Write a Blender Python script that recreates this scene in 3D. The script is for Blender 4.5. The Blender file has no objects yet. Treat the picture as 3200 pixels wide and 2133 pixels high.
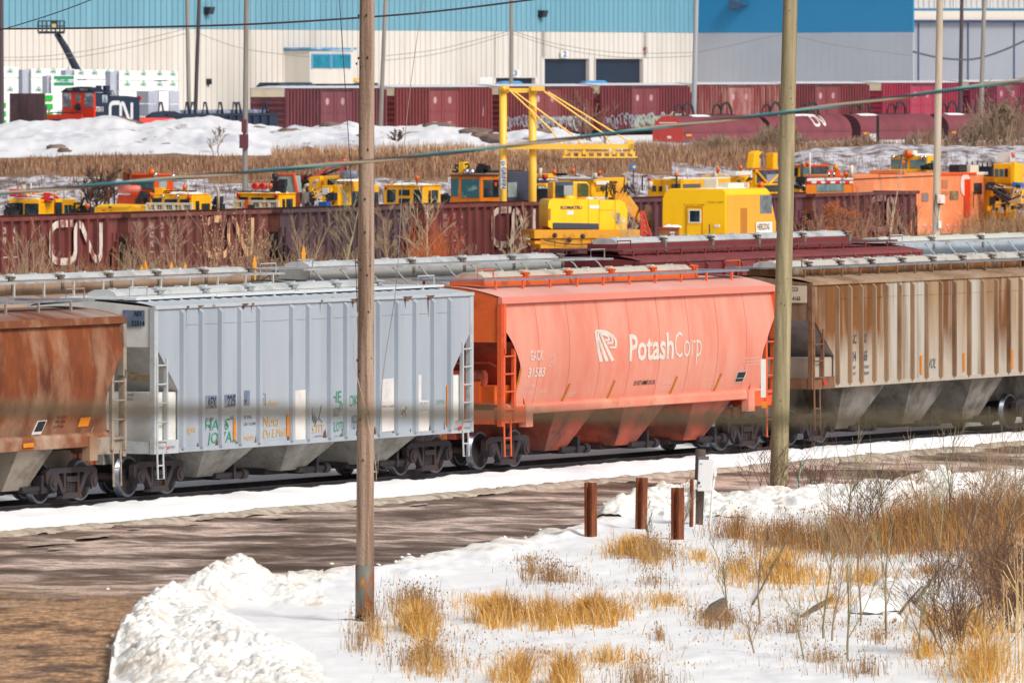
import bpy,bmesh,math,random
from mathutils import Vector,noise
R=random.Random(7)
S=bpy.context.scene; C=S.collection
F=30690.;CX=1600.;HY=220.;CH=9.5      # focal length in photo pixels, principal column, horizon row, camera height
TH=math.radians(27.4)                 # the yard tracks run 27.4 degrees off the line of sight
def lin(h):
    h=h.lstrip('#'); o=[]
    for i in (0,2,4):
        c=int(h[i:i+2],16)/255; o.append(c/12.92 if c<=.04045 else ((c+.055)/1.055)**2.4)
    return o
MATS={}
def mat(name,col,rough=.6,c2=None,amt=.4,sc=1.5,st=(1,1,1),var=.12,metal=0,edge=.12,bump=0,c3=None,amt3=.3,sc3=6,k=.86,vsc=7,zm=None):
    """procedural paint: base colour, blotches or streaks of c2 and c3, fine value noise, optional bump"""
    if name in MATS: return MATS[name]
    m=bpy.data.materials.new(name); m.use_nodes=True; nt=m.node_tree; N=nt.nodes; L=nt.links
    b=N['Principled BSDF']; b.inputs['Roughness'].default_value=rough; b.inputs['Metallic'].default_value=metal
    tc=N.new('ShaderNodeTexCoord'); src=tc.outputs['Object']
    def nz(scale,stretch,det=6):
        mp=N.new('ShaderNodeMapping'); mp.inputs['Scale'].default_value=stretch; L.new(src,mp.inputs['Vector'])
        n=N.new('ShaderNodeTexNoise'); n.inputs['Scale'].default_value=scale; n.inputs['Detail'].default_value=det; n.inputs['Roughness'].default_value=.62
        L.new(mp.outputs['Vector'],n.inputs['Vector']); return n.outputs['Fac']
    def lc(c): 
        v=lin(c) if isinstance(c,str) else c
        return (v[0]*k,v[1]*k,v[2]*k,1)
    rgb=N.new('ShaderNodeRGB'); rgb.outputs[0].default_value=lc(col); cur=rgb.outputs[0]
    def layer(cur,c,a,scale,stretch,e):
        r=N.new('ShaderNodeValToRGB'); t=.5+(.5-a)*.55
        r.color_ramp.elements[0].position=max(0,t-e); r.color_ramp.elements[1].position=min(1,t+e)
        L.new(nz(scale,stretch),r.inputs['Fac'])
        mx=N.new('ShaderNodeMixRGB'); L.new(r.outputs['Color'],mx.inputs['Fac']); L.new(cur,mx.inputs['Color1']); mx.inputs['Color2'].default_value=lc(c)
        return mx.outputs['Color']
    if c2: cur=layer(cur,c2,amt,sc,st,edge)
    if c3: cur=layer(cur,c3,amt3,sc3,st,edge)
    if zm:
        sp=N.new('ShaderNodeSeparateXYZ'); L.new(src,sp.inputs[0]); ma=N.new('ShaderNodeMath'); ma.operation='MULTIPLY_ADD'; L.new(nz(zm[4],(1,1,.25)),ma.inputs[0]); ma.inputs[1].default_value=zm[3]; L.new(sp.outputs['Z'],ma.inputs[2])
        mr=N.new('ShaderNodeMapRange'); mr.inputs['From Min'].default_value=zm[0]+zm[3]*.5; mr.inputs['From Max'].default_value=zm[1]+zm[3]*.5; L.new(ma.outputs[0],mr.inputs['Value'])
        mx=N.new('ShaderNodeMixRGB'); L.new(mr.outputs['Result'],mx.inputs['Fac']); mx.inputs['Color1'].default_value=lc(zm[2]); L.new(cur,mx.inputs['Color2']); cur=mx.outputs['Color']
    if var:
        hs=N.new('ShaderNodeHueSaturation'); mr=N.new('ShaderNodeMapRange'); mr.inputs['To Min'].default_value=1-var*1.6; mr.inputs['To Max'].default_value=1+var*1.6
        L.new(nz(vsc,st,8),mr.inputs['Value']); L.new(mr.outputs['Result'],hs.inputs['Value']); L.new(cur,hs.inputs['Color']); cur=hs.outputs['Color']
    L.new(cur,b.inputs['Base Color'])
    if bump:
        bp=N.new('ShaderNodeBump'); bp.inputs['Strength'].default_value=bump; bp.inputs['Distance'].default_value=.05
        L.new(nz(vsc*1.5,(1,1,1),8),bp.inputs['Height']); L.new(bp.outputs['Normal'],b.inputs['Normal'])
    MATS[name]=m; return m
def P(px,py,d): return Vector(((px-CX)*d/F,d,CH-(py-HY)*d/F))
class Fr:
    """a local frame standing in the place: x along the tracks (away), y across (away), z up"""
    def __init__(s,px=0,d=0,z=0,th=TH,X=None):
        s.ox=(px-CX)*d/F if X is None else X; s.oy=d; s.z0=z; s.th=th
        s.u=(math.sin(th),math.cos(th)); s.n=(-math.cos(th),math.sin(th)); s.m=d/F
    def sub(s,x,y=0,z=None): return Fr(d=s.oy+s.u[1]*x+s.n[1]*y,X=s.ox+s.u[0]*x+s.n[0]*y,z=s.z0 if z is None else z,th=s.th)
    def d(s,x=0,y=0): return s.oy+s.u[1]*x+s.n[1]*y
    def x(s,px,y=0):
        X=s.ox+s.n[0]*y; D=s.oy+s.n[1]*y
        return ((px-CX)*D-F*X)/(F*s.u[0]-(px-CX)*s.u[1])
    def y(s,px,x=0):
        X=s.ox+s.u[0]*x; D=s.oy+s.u[1]*x
        return ((px-CX)*D-F*X)/(F*s.n[0]-(px-CX)*s.n[1])
    def z(s,py,x=0,y=0): return CH-(py-HY)*s.d(x,y)/F-s.z0
    def W(s,x,y,z): return Vector((s.ox+s.u[0]*x+s.n[0]*y,s.oy+s.u[1]*x+s.n[1]*y,s.z0+z))
def tag(o,label,cat,group=None,kind=None):
    o['label']=label; o['category']=cat
    if group: o['group']=group
    if kind: o['kind']=kind
    return o
def thing(fr,name,label,cat,group=None):
    o=bpy.data.objects.new(name,None); C.objects.link(o); o.empty_display_size=.5
    o.location=(fr.ox,fr.oy,fr.z0); o.rotation_euler=(0,0,math.atan2(fr.u[1],fr.u[0])); return tag(o,label,cat,group)
class MB:
    def __init__(s): s.v=[];s.f=[];s.m=[]
    def add(s,vs,fs,mi=0):
        n=len(s.v); s.v+=[tuple(v) for v in vs]
        for f in fs: s.f.append([n+i for i in f]); s.m.append(mi)
        return s
    def box(s,x0,x1,y0,y1,z0,z1,mi=0):
        return s.hexa([(x0,y0,z0),(x1,y0,z0),(x1,y1,z0),(x0,y1,z0),(x0,y0,z1),(x1,y0,z1),(x1,y1,z1),(x0,y1,z1)],mi)
    def hexa(s,p,mi=0): return s.add(p,[(0,3,2,1),(4,5,6,7),(0,1,5,4),(1,2,6,5),(2,3,7,6),(3,0,4,7)],mi)
    def prism(s,poly,ax,a,b,mi=0):
        n=len(poly)
        def q(p,t): return (p[0],t,p[1]) if ax=='y' else ((t,p[0],p[1]) if ax=='x' else (p[0],p[1],t))
        vs=[q(p,a) for p in poly]+[q(p,b) for p in poly]
        return s.add(vs,[tuple(range(n)),tuple(range(2*n-1,n-1,-1))]+[(i,(i+1)%n,n+(i+1)%n,n+i) for i in range(n)],mi)
    def tube(s,pts,r,n=6,mi=0,cap=True):
        pts=[Vector(p) for p in pts]; rs=r if isinstance(r,(list,tuple)) else [r]*len(pts); vs=[];fs=[]
        for i,p in enumerate(pts):
            t=(pts[min(i+1,len(pts)-1)]-pts[max(i-1,0)])
            if t.length<1e-6: t=Vector((0,0,1))
            t.normalize(); a=t.cross(Vector((0,0,1)) if abs(t.z)<.9 else Vector((1,0,0))).normalized(); b=t.cross(a)
            for k in range(n):
                g=2*math.pi*k/n; vs.append(p+(a*math.cos(g)+b*math.sin(g))*rs[i])
        for i in range(len(pts)-1):
            for k in range(n): fs.append((i*n+k,i*n+(k+1)%n,(i+1)*n+(k+1)%n,(i+1)*n+k))
        if cap and n>2: fs+=[tuple(range(n-1,-1,-1)),tuple(range(len(vs)-n,len(vs)))]
        return s.add(vs,fs,mi)
    def cyl(s,a,b,r,n=12,mi=0,r2=None): return s.tube([a,b],[r,r if r2 is None else r2],n,mi)
    def lathe(s,prof,c,ax='y',n=28,mi=0,mis=None):
        vs=[];fs=[];k=len(prof)
        for i in range(n):
            g=2*math.pi*i/n
            for (t,r) in prof:
                a,b=r*math.cos(g),r*math.sin(g)
                vs.append((c[0]+a,c[1]+t,c[2]+b) if ax=='y' else ((c[0]+a,c[1]+b,c[2]+t) if ax=='z' else (c[0]+t,c[1]+a,c[2]+b)))
        n0=len(s.v); s.v+=vs
        for i in range(n):
            for j in range(k-1):
                s.f.append([n0+i*k+j,n0+((i+1)%n)*k+j,n0+((i+1)%n)*k+j+1,n0+i*k+j+1]); s.m.append(mis[j] if mis else mi)
        return s
    def grid(s,fn,nu,nv,mi=0):
        vs=[fn(i/nu,j/nv) for j in range(nv+1) for i in range(nu+1)]
        return s.add(vs,[(j*(nu+1)+i,j*(nu+1)+i+1,(j+1)*(nu+1)+i+1,(j+1)*(nu+1)+i) for j in range(nv) for i in range(nu)],mi)
    def ball(s,c,r,mi=0,n=8,sq=(1,1,1)):
        def f(u,v):
            a=2*math.pi*u; b=math.pi*(v-.5); return (c[0]+r*sq[0]*math.cos(b)*math.cos(a),c[1]+r*sq[1]*math.cos(b)*math.sin(a),c[2]+r*sq[2]*math.sin(b))
        return s.grid(f,n,n//2,mi)
    def build(s,name,mats,parent=None,smooth=False,loc=None,bev=0,raw=False):
        me=bpy.data.meshes.new(name); me.from_pydata(s.v,[],s.f)
        for m in (mats if isinstance(mats,(list,tuple)) else [mats]): me.materials.append(m)
        if any(s.m): me.polygons.foreach_set('material_index',s.m)
        if not raw:
            bm=bmesh.new(); bm.from_mesh(me); bmesh.ops.recalc_face_normals(bm,faces=bm.faces); bm.to_mesh(me); bm.free()
        if smooth: me.polygons.foreach_set('use_smooth',[True]*len(s.f))
        o=bpy.data.objects.new(name,me); C.objects.link(o)
        if parent: o.parent=parent
        if loc: o.location=loc
        if bev:
            md=o.modifiers.new('bevel','BEVEL'); md.width=bev; md.segments=2; md.limit_method='ANGLE'
        return o
_capH=None
def tmesh(st,bold=0):
    c=bpy.data.curves.new('t','FONT'); c.body=st; c.size=1; c.offset=bold; c.resolution_u=2
    o=bpy.data.objects.new('t',c); me=bpy.data.meshes.new_from_object(o); vs=[tuple(v.co) for v in me.vertices]; fs=[tuple(p.vertices) for p in me.polygons]
    bpy.data.objects.remove(o); bpy.data.curves.remove(c); bpy.data.meshes.remove(me); return vs,fs
def text(st,w,h,m,parent,fn,bold=0,name='lettering',cuts=0,slant=0):
    """writing as flat raised letters, w wide, capitals h high, laid on the surface fn(u,v)"""
    global _capH
    if _capH is None: _capH=max(v[1] for v in tmesh('H')[0])
    vs,fs=tmesh(st,bold)
    x0=min(v[0] for v in vs); x1=max(v[0] for v in vs); kx=w/(x1-x0); kz=h/_capH
    me=bpy.data.meshes.new(name); bm=bmesh.new(); bv=[bm.verts.new(((v[0]-x0)*kx,v[1]*kz,0)) for v in vs]
    for f in fs:
        try: bm.faces.new([bv[i] for i in f])
        except ValueError: pass
    if cuts:
        z0=min(v.co.y for v in bm.verts); z1=max(v.co.y for v in bm.verts)
        for i in range(1,cuts+1):
            bmesh.ops.bisect_plane(bm,geom=bm.verts[:]+bm.edges[:]+bm.faces[:],plane_co=(0,z0+(z1-z0)*i/(cuts+1),0),plane_no=(0,1,0))
    for v in bm.verts: v.co=Vector(fn(v.co.x+slant*v.co.y,v.co.y))
    bm.to_mesh(me); bm.free(); me.materials.append(m)
    o=bpy.data.objects.new(name,me); C.objects.link(o)
    if parent: o.parent=parent
    return o
def stroke(pts,w,fn,mb,mi=0):
    """a flat painted stroke of width w along 2-D points, mapped by fn(u,v)"""
    L_=[];R_=[]
    for i,p in enumerate(pts):
        a=Vector(pts[max(i-1,0)]);b=Vector(pts[min(i+1,len(pts)-1)]);t=(b-a)
        t=t.normalized() if t.length>1e-6 else Vector((1,0)); n=Vector((-t.y,t.x)); ww=w[i] if isinstance(w,(list,tuple)) else w
        L_.append(fn(p[0]+n.x*ww/2,p[1]+n.y*ww/2)); R_.append(fn(p[0]-n.x*ww/2,p[1]-n.y*ww/2))
    n=len(pts); mb.add(L_+R_,[(i,i+1,n+i+1,n+i) for i in range(n-1)],mi)
def copy_tree(o,parent=None):
    c=o.copy(); C.objects.link(c)
    if parent: c.parent=parent
    for ch in list(o.children): copy_tree(ch,c)
    return c
CNP=[(.50,1),(.20,1),(.10,.97),(.02,.88),(0,.75),(0,.22),(.03,.1),(.12,.02),(.22,0),(.36,0),(.46,.03),(.53,.12),(.55,.25),(.55,.82),(.58,.93),(.64,.97),(.70,.92),(.96,.1),(1.02,.03),(1.08,.05),(1.13,.14),(1.13,1.0)]
def cn_logo(w,h,sw,m,parent,fn,name='railway_emblem'):
    q=[]; c=[(p[0]/1.13*w,p[1]*h) for p in CNP]
    for a,b in zip(c,c[1:]): q+=[(a[0]+(b[0]-a[0])*t/4,a[1]+(b[1]-a[1])*t/4) for t in range(4)]
    mb=MB(); stroke(q+[c[-1]],sw,fn,mb); return mb.build(name,m,parent,raw=True)
# ---- palette -----------------------------------------------------------------
ST=(1,1,.12)
snow=mat('snow','#fbfbfb',.75,c2='#eeeef2',amt=.4,sc=.35,var=.03,bump=.3,vsc=4,k=.95)
dsnow=mat('dirty_snow','#fbf9f5',.8,c2='#d0b89c',amt=.25,sc=.9,var=.06,bump=.5,vsc=6,edge=.13,c3='#9a7c58',amt3=.17,sc3=2.4,k=.95)
steel=mat('worn_steel','#8d93a0',.32,metal=.85,var=.15)
darksteel=mat('dark_steel','#2b2830',.6,c2='#45362f',amt=.35,sc=3,var=.2)
frame_m=mat('truck_iron','#3a333a',.7,c2='#4a3529',amt=.35,sc=2.5,var=.2)
black=mat('black_paint','#1b1d26',.5,var=.15)
navy=mat('navy_black','#18263f',.5,var=.15)
white=mat('white_paint','#f0ede8',.5,var=.05)
glass=mat('dark_glass','#1d2b33',.12,c2='#48606a',amt=.35,sc=1.2,var=.2)  # paler noise blotches paint reflections into the panes
tealglass=mat('teal_glass','#3a6f78',.12,c2='#9cc3c6',amt=.3,sc=1.5,var=.2,edge=.05)  # pale blotches again are reflections put into the colour
yel=mat('machine_yellow','#fdb608',.4,c2='#ea9d0c',amt=.28,sc=1.5,st=ST,var=.07,k=1,c3='#8a6420',amt3=.1,sc3=3,edge=.1)
yel2=mat('bright_yellow','#ffc806',.4,c2='#f7b80a',amt=.3,sc=1.2,st=ST,var=.05,k=1)
org=mat('machine_orange','#f0540f',.45,c2='#d9430d',amt=.3,sc=1.5,var=.08)
lettw=mat('letter_white','#f2e6dc',.6,c2='#dcc9bb',amt=.3,sc=3,var=.05)
lettb=mat('letter_black','#20232e',.6,var=.1)
silver=mat('hatch_silver','#d3d6d7',.42,c2='#a7a9aa',amt=.3,sc=1.2,var=.05)
grating=mat('walkway_grating','#8b8f98',.6,c2='#6d6a6c',amt=.4,sc=2,var=.15)
red=mat('signal_red','#e8283c',.5,var=.05)
amber=mat('reflector_amber','#ef8d0c',.4,var=.08)
rust=mat('rusty_steel','#7a3c22',.75,c2='#c06a26',amt=.4,sc=5,st=(1,1,.15),var=.25,c3='#2e1a1c',amt3=.35,sc3=6)
# ---- the two hopper trains -----------------------------------------------------
T1=Fr(d=235.5,X=0.)                       # near rail of the near track, rail top at z=0
def bogie_proto():
    mb=MB()
    for sy in (-1,1):
        y0,y1=sorted((sy*.93,sy*1.07))
        mb.prism([(-1.12,.50),(-1.12,.70),(-.95,.78),(.95,.78),(1.12,.70),(1.12,.50),(1.0,.36),(.78,.36),(.74,.62),(.50,.66),(-.50,.66),(-.74,.62),(-.78,.36),(-1.0,.36)],'y',y0,y1)
        for sx in (-1,1): mb.prism([(sx*.76,.64),(sx*.58,.66),(sx*.26,.18),(sx*.34,.12)],'y',y0,y1)
        for sx in (-1,1): mb.prism([(sx*.34,.66),(sx*.26,.66),(sx*.26,.16),(sx*.34,.16)],'y',y0,y1)
        mb.prism([(-.44,.10),(.44,.10),(.36,.22),(-.36,.22)],'y',y0-.02,y1+.02)
        mb.box(-.24,.24,y0-.01,y1+.01,.46,.58)
        for sx in (-1,1): mb.cyl((sx*.89,sy*.86,.46),(sx*.89,sy*1.13,.46),.16,14); mb.cyl((sx*.89,sy*1.12,.46),(sx*.89,sy*1.16,.46),.09,8)
    mb.box(-.22,.22,-.95,.95,.50,.74)
    for sx in (-1,1): mb.cyl((sx*.89,-.85,.457),(sx*.89,.85,.457),.08,10); mb.box(sx*.38-.08,sx*.38+.08,-.8,.8,.30,.42)
    b=mb.build('bogie',frame_m)
    w=MB(); w.lathe([(-.03,.0),(-.03,.10),(.015,.13),(.05,.20),(.05,.33),(.0,.39),(-.005,.40),(-.005,.445),(.0,.457),(.095,.464),(.105,.490),(.135,.490),(.14,.40),(.10,.2),(.14,.1),(.14,0)],(0,0,0),'y',36,0,[0,0,0,0,0,0,1,1,1,1,1,1,0,0,0])
    w0=w.build('wheel',[darksteel,steel],b,True); first=True
    for sx in (-1,1):
        for sy in (-1,1):
            o=w0 if first else w0.copy()
            if not first: C.objects.link(o); o.parent=b
            first=False; o.location=(sx*.89,sy*.785,.457); o.rotation_euler=(0,0,0 if sy<0 else math.pi)
    sp=MB()
    for kx in (-.13,0,.13):
        for i in range(7): sp.lathe([(-.012,.055),(0,.068),(.012,.055)],(kx,0,.22+i*.036),'z',10)
    s0=sp.build('spring',frame_m,b,True); s0.location=(0,-1.0,0); s1=s0.copy(); C.objects.link(s1); s1.parent=b; s1.location=(0,1.0,0)
    return b
BOGIE=bogie_proto(); _used=[False]
def bogie(parent,x):
    if not _used[0]: o=BOGIE; _used[0]=True; o.parent=parent
    else: o=copy_tree(BOGIE,parent)
    o.location=(x,0,0); return o
def bay(mb,xa,xb,zt,zb=.34,ow=.52,mi=0,dk=1):
    xc=(xa+xb)/2; g=min(.75,(xb-xa)*.2); a,e=xa+g,xb-g; t=[(a,-1.5,zt),(e,-1.5,zt),(e,1.5,zt),(a,1.5,zt)]; b=[(xc-ow,-.9,zb),(xc+ow,-.9,zb),(xc+ow,.9,zb),(xc-ow,.9,zb)]
    for p,q in ((xa,a),(xb,e)): mb.add([(p,-1.48,zt+.55),(p,1.48,zt+.55),(q,1.48,zt),(q,-1.48,zt)],[(0,1,2,3)],mi)
    mb.add(t+b,[(0,1,5,4),(1,2,6,5),(2,3,7,6),(3,0,4,7),(4,5,6,7)],mi)
def outlet(root,xc,zb,m):
    o=MB(); o.box(xc-.62,xc+.62,-.55,.55,zb-.1,zb+.03); o.box(xc-.5,xc+.5,-.8,.8,zb-.02,zb+.06)
    o.cyl((xc+.2,-.95,zb),(xc+1.45,-.95,zb),.07,8); o.cyl((xc+1.42,-.95,zb),(xc+1.62,-.95,zb),.12,10); o.box(xc+.95,xc+1.05,-1.05,-.85,zb-.1,zb+.3); o.box(xc+.4,xc+1.5,-.98,-.6,zb-.1,zb+.05)
    o.build('outlet_gate',m,root)
def ladder(root,name,m,x0,x1,y,z0,z1,step=.42,r=.022,post=.05,step_to=None):
    mb=MB(); mb.box(x0-post,x0+post,y-.04,y+.04,z0,z1); mb.box(x1-post,x1+post,y-.04,y+.04,z0,z1)
    z=z0+.25
    while z<z1-.1: mb.cyl((x0,y-.03,z),(x1,y-.03,z),r,6); z+=step
    if step_to is not None:
        a,b=x0+.1*(x1-x0),x0+.7*(x1-x0); mb.tube([(a,y,z0),(a,y-.02,step_to),(b,y-.02,step_to),(b,y,z0)],.025,6); mb.cyl((a,y,(z0+step_to)/2),(b,y,(z0+step_to)/2),.02,6)
    return mb.build(name,m,root)
def walkways(root,xl,xr,zw,zr,ms,mp,step=1.45,yw=.82,ends=True,curved=False):
    for sy in (-1,1):
        w=MB(); y0,y1=sorted((sy*(yw-.16),sy*(yw+.16))); n=max(3,int((xr-xl)/3))
        for i in range(n):
            a=xl+(xr-xl)*i/n; b=xl+(xr-xl)*(i+1)/n; dz=R.uniform(-.012,.012)
            w.hexa([(a,y0,zw-.05+dz),(b-.02,y0,zw-.05-dz),(b-.02,y1,zw-.05-dz),(a,y1,zw-.05+dz),(a,y0,zw+dz),(b-.02,y0,zw-dz),(b-.02,y1,zw-dz),(a,y1,zw+dz)])
        w.build('walkway',ms,root)
        p=MB()
        if curved: p.tube([(0,sy*(yw+.1),zw-.05),(0,sy*(yw+.22),zw-.12),(0,sy*(yw+.3),zw-.22),(-.12,sy*(yw+.62),zr)],.022,5)
        else: p.box(-.03,.03,sy*(yw+.15)-.02,sy*(yw+.15)+.02,zr-.12,zw-.03)
        o=p.build('walkway_bracket',mp,root); o.location.x=x=xl+.6
        while x+step<xr-.2:
            x+=step; c=o.copy(); C.objects.link(c); c.location.x=x
    if ends:
        for xe,s in ((xl,1),(xr,-1)):
            e=MB(); e.box(xe,xe+s*.75,-.66,.66,zw-.045,zw-.005); e.build('end_platform',ms,root)
            h=MB(); h.tube([(xe+s*.1,-.75,zw),(xe+s*.1,-.75,zw+.22),(xe+s*.9,-.75,zw+.22),(xe+s*.9,-.75,zw)],.018,6); h.build('grab_iron',mp,root)
def hatches(root,xl,xr,z0,z1,mtop,mhw,n=5,yh=.34,gap=.22,clamp=2,side=None):
    L=(xr-xl)/n
    for i in range(n):
        a=xl+i*L+gap/2; b=xl+(i+1)*L-gap/2; h=MB()
        h.prism([(-yh,z0),(-yh,z1-.06),(-yh*.55,z1),(yh*.55,z1),(yh,z1-.06),(yh,z0)],'x',a,b)
        for k in (.25,.75): h.box(a+(b-a)*k-.05,a+(b-a)*k+.05,-.08,.08,z1-.005,z1+.03)
        h.box(a,b,-yh-.03,-yh-.0,z0+.02,z0+.06)
        o=h.build('hatch_cover',[mtop],root)
        c=MB(); c.box(b+.05,b+gap-.05,-yh-.06,-yh+.02,z0-.1,z1-.02); c.cyl((b-.1,-yh-.05,z1-.02),(b+.3,-yh-.05,z1-.05),.03,6); c.box(b+.02,b+.14,-yh-.14,-yh-.06,z0-.22,z0+.06)
        c.build('hatch_clamp',mhw,root)
def curb(root,xl,xr,z0,z1,m,y=.45):
    c=MB(); c.box(xl,xr,-y,y,z0,z1); c.build('hatch_coaming',m,root)
def roofmesh(root,xl,xr,ze,zp,hw,m,corr=False,endclose=None):
    r=MB(); nx=int((xr-xl)/.12) if corr else 8
    def f(u,v):
        y=-hw+2*hw*v; t=y/hw; z=zp-(zp-ze)*(abs(t)**2.0); x=xl+(xr-xl)*u
        if corr: z+=.035*math.cos(2*math.pi*u*(xr-xl)/.48)*(1-abs(t)**6)
        return (x,y,z)
    r.grid(f,nx,14); return r.build('roof',m,root,True,raw=False)
def ribcar(fr,name,label,xl,xr,zs,ze,c,ribs,ms,mr,me_,ml,tcs,bays,zw,zp,hat,panels=None,hatm=silver,zc=1.15,zd=2.9,zh=None,hn=5,hw=1.6,mlad=None,rib=.075,end_z=None,hatside=None,clampm=None,wb=1.45,msl=None,grp='covered hopper wagons in the yard'):
    """flat-sided covered hopper with vertical ribs"""
    root=thing(fr,name,label,'hopper wagon',grp); mlad=mlad or me_
    xs=[xl]+ribs+[xr]; mats=ms if isinstance(ms,list) else [ms]
    s=MB()
    for sy in (-1,1):
        y0,y1=sorted((sy*hw,sy*(hw-.04)))
        for i in range(len(xs)-1):
            mi=(panels[i] if panels else 0) if sy<0 else 0
            if i==0: pl=[(xl,ze),(xs[1],ze),(xs[1],zs),(xl+c,zs),(xl+c,zc),(xl,zd)]
            elif i==len(xs)-2: pl=[(xs[i],ze),(xr,ze),(xr,zd),(xr-c,zc),(xr-c,zs),(xs[i],zs)]
            else: pl=[(xs[i],ze),(xs[i+1],ze),(xs[i+1],zs),(xs[i],zs)]
            s.prism(pl,'y',y0,y1,mi)
            if len(pl)==4: s.box(xs[i]+.1,xs[i+1]-.1,sy*hw-.012,sy*hw+.012,ze-.42,ze-.405,mi)
        for x in ribs:
            a=rib; mi=len(mats)-1 if panels else 0
            D_=.10; s.add([(x-a,sy*hw,zs+.02),(x-a*.9,sy*(hw+D_),zs+.05),(x+a*.7,sy*(hw+D_),zs+.05),(x+a,sy*hw,zs+.02),(x-a,sy*hw,ze-.06),(x-a*.9,sy*(hw+D_),ze-.16),(x+a*.7,sy*(hw+D_),ze-.16),(x+a,sy*hw,ze-.06)],[(0,1,5,4),(1,2,6,5),(2,3,7,6),(4,5,6,7),(0,3,2,1)],mi)
        y0,y1=sorted((sy*(hw-.03),sy*(hw+.045))); ch=MB(); ch.box(xl,xr,y0,y1,ze-.05,ze+.03); ch.build('top_chord',mr,root)
        y0,y1=sorted((sy*(hw-.03),sy*(hw+.03))); s.box(xl+c,xr-c,y0,y1,zs-.05,zs+.05,0)
    s.build('side_panel',mats,root)
    if not panels:
        q=MB()
        for x in ribs:
            for _ in range(3): a=x+R.uniform(-.3,.12); b=R.uniform(.05,.22); q.add([(a,-hw-.004,zs+.01),(a+b,-hw-.004,zs+.01),(a+b*.7,-hw-.004,zs+R.uniform(.05,.3)),(a+b*.2,-hw-.004,zs+R.uniform(.05,.2))],[(0,1,2,3)])
            if R.random()<.7: a=x+R.uniform(-.5,.3); b=R.uniform(.1,.5); q.add([(a,-hw-.05,ze),(a+b,-hw-.05,ze),(a+b*.7,-hw-.05,ze-R.uniform(.03,.08)),(a+b*.3,-hw-.05,ze-R.uniform(.05,.1))],[(0,1,2,3)]); q.add([(a+b*.3,-hw-.006,ze-.05),(a+b*.5,-hw-.006,ze-.05),(a+b*.45,-hw-.006,ze-R.uniform(.2,.6))],[(0,1,2)])
        q.build('rust_stain',mat('stain_rust','#80553c',.8,c2='#4a3830',amt=.4,sc=5,var=.2),root,raw=True)
    roofmesh(root,xl,xr,ze+.02,zp,hw-.02,mr,True)
    ez=ze-1.05 if end_z is None else end_z
    for xe,sg in ((xl,1),(xr,-1)):
        e=MB(); a=xe+sg*.06; e.prism([(-hw+.05,ez),(hw-.05,ez),(hw-.05,ze),(0,zp),(-hw+.05,ze)],'x',xe+sg*.02,a); e.build('end_panel',mats[-1] if panels else (me_ if not isinstance(me_,list) else me_[0]),root)
        e=MB(); yv=hw-.04; e.add([(a,-yv,ez),(a,yv,ez),(xe+sg*.1,yv,zd),(xe+sg*.1,-yv,zd),(xe+sg*(c+.06),yv,zc-.02),(xe+sg*(c+.06),-yv,zc-.02),(xe+sg*(c+.5),yv,zs),(xe+sg*(c+.5),-yv,zs)],[(0,1,2,3),(3,2,4,5),(5,4,6,7)]); e.build('slope_sheet',msl or ml,root)
        p=MB()
        for sy in (-1,1): p.box(*sorted((xe-sg*.01,xe+sg*.16)),*sorted((sy*(hw+.02),sy*(hw-.1))),zs-.05,ze)
        p.box(*sorted((xe,xe+sg*.14)),-hw+.1,hw-.1,zs-.05,zs+.22)
        for sy in (-1,1): p.box(*sorted((xe,xe+sg*c)),*sorted((sy*(hw+.01),sy*(hw-.12))),zs-.06,zs+.24)
        p.build('end_frame',mlad,root)
        b=MB(); b.box(*sorted((xe+sg*.3,xe+sg*(c+.3))),-hw+.08,hw-.08,zs+.2,zc-.02); b.build('end_hood',me_,root)
        ladder(root,'ladder',mlad,*sorted((xe+sg*.1,xe+sg*(.1+c*.4))),-hw+.0,zs-.02,zd-.35,post=.035,step_to=.42)
        k=MB(); k.box(*sorted((xe,xe-sg*.42)),-.13,.13,.72,.98); k.box(*sorted((xe-sg*.38,xe-sg*.62)),-.2,.2,.66,1.02); k.build('coupler',rust,root)
    u=MB(); u.box(xl,xr,-.3,.3,.72,zs); u.build('centre_sill',ml,root)
    for (a,b) in bays:
        q=MB(); bay(q,a,b,zs); q.build('hopper_bay',ml,root); outlet(root,(a+b)/2,.34,darksteel)
    for t in tcs: bogie(root,t)
    zh=zh or zw+.18; curb(root,hat[0],hat[1],zp-.06,zh-.16,me_); hatches(root,hat[0],hat[1],zh-.16,zh,hatm,clampm or clampg,hn)
    walkways(root,xl+.3,xr-.25,zw,zp-.1,grating if hatside is None else hatside,mlad,wb)
    return root
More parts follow.
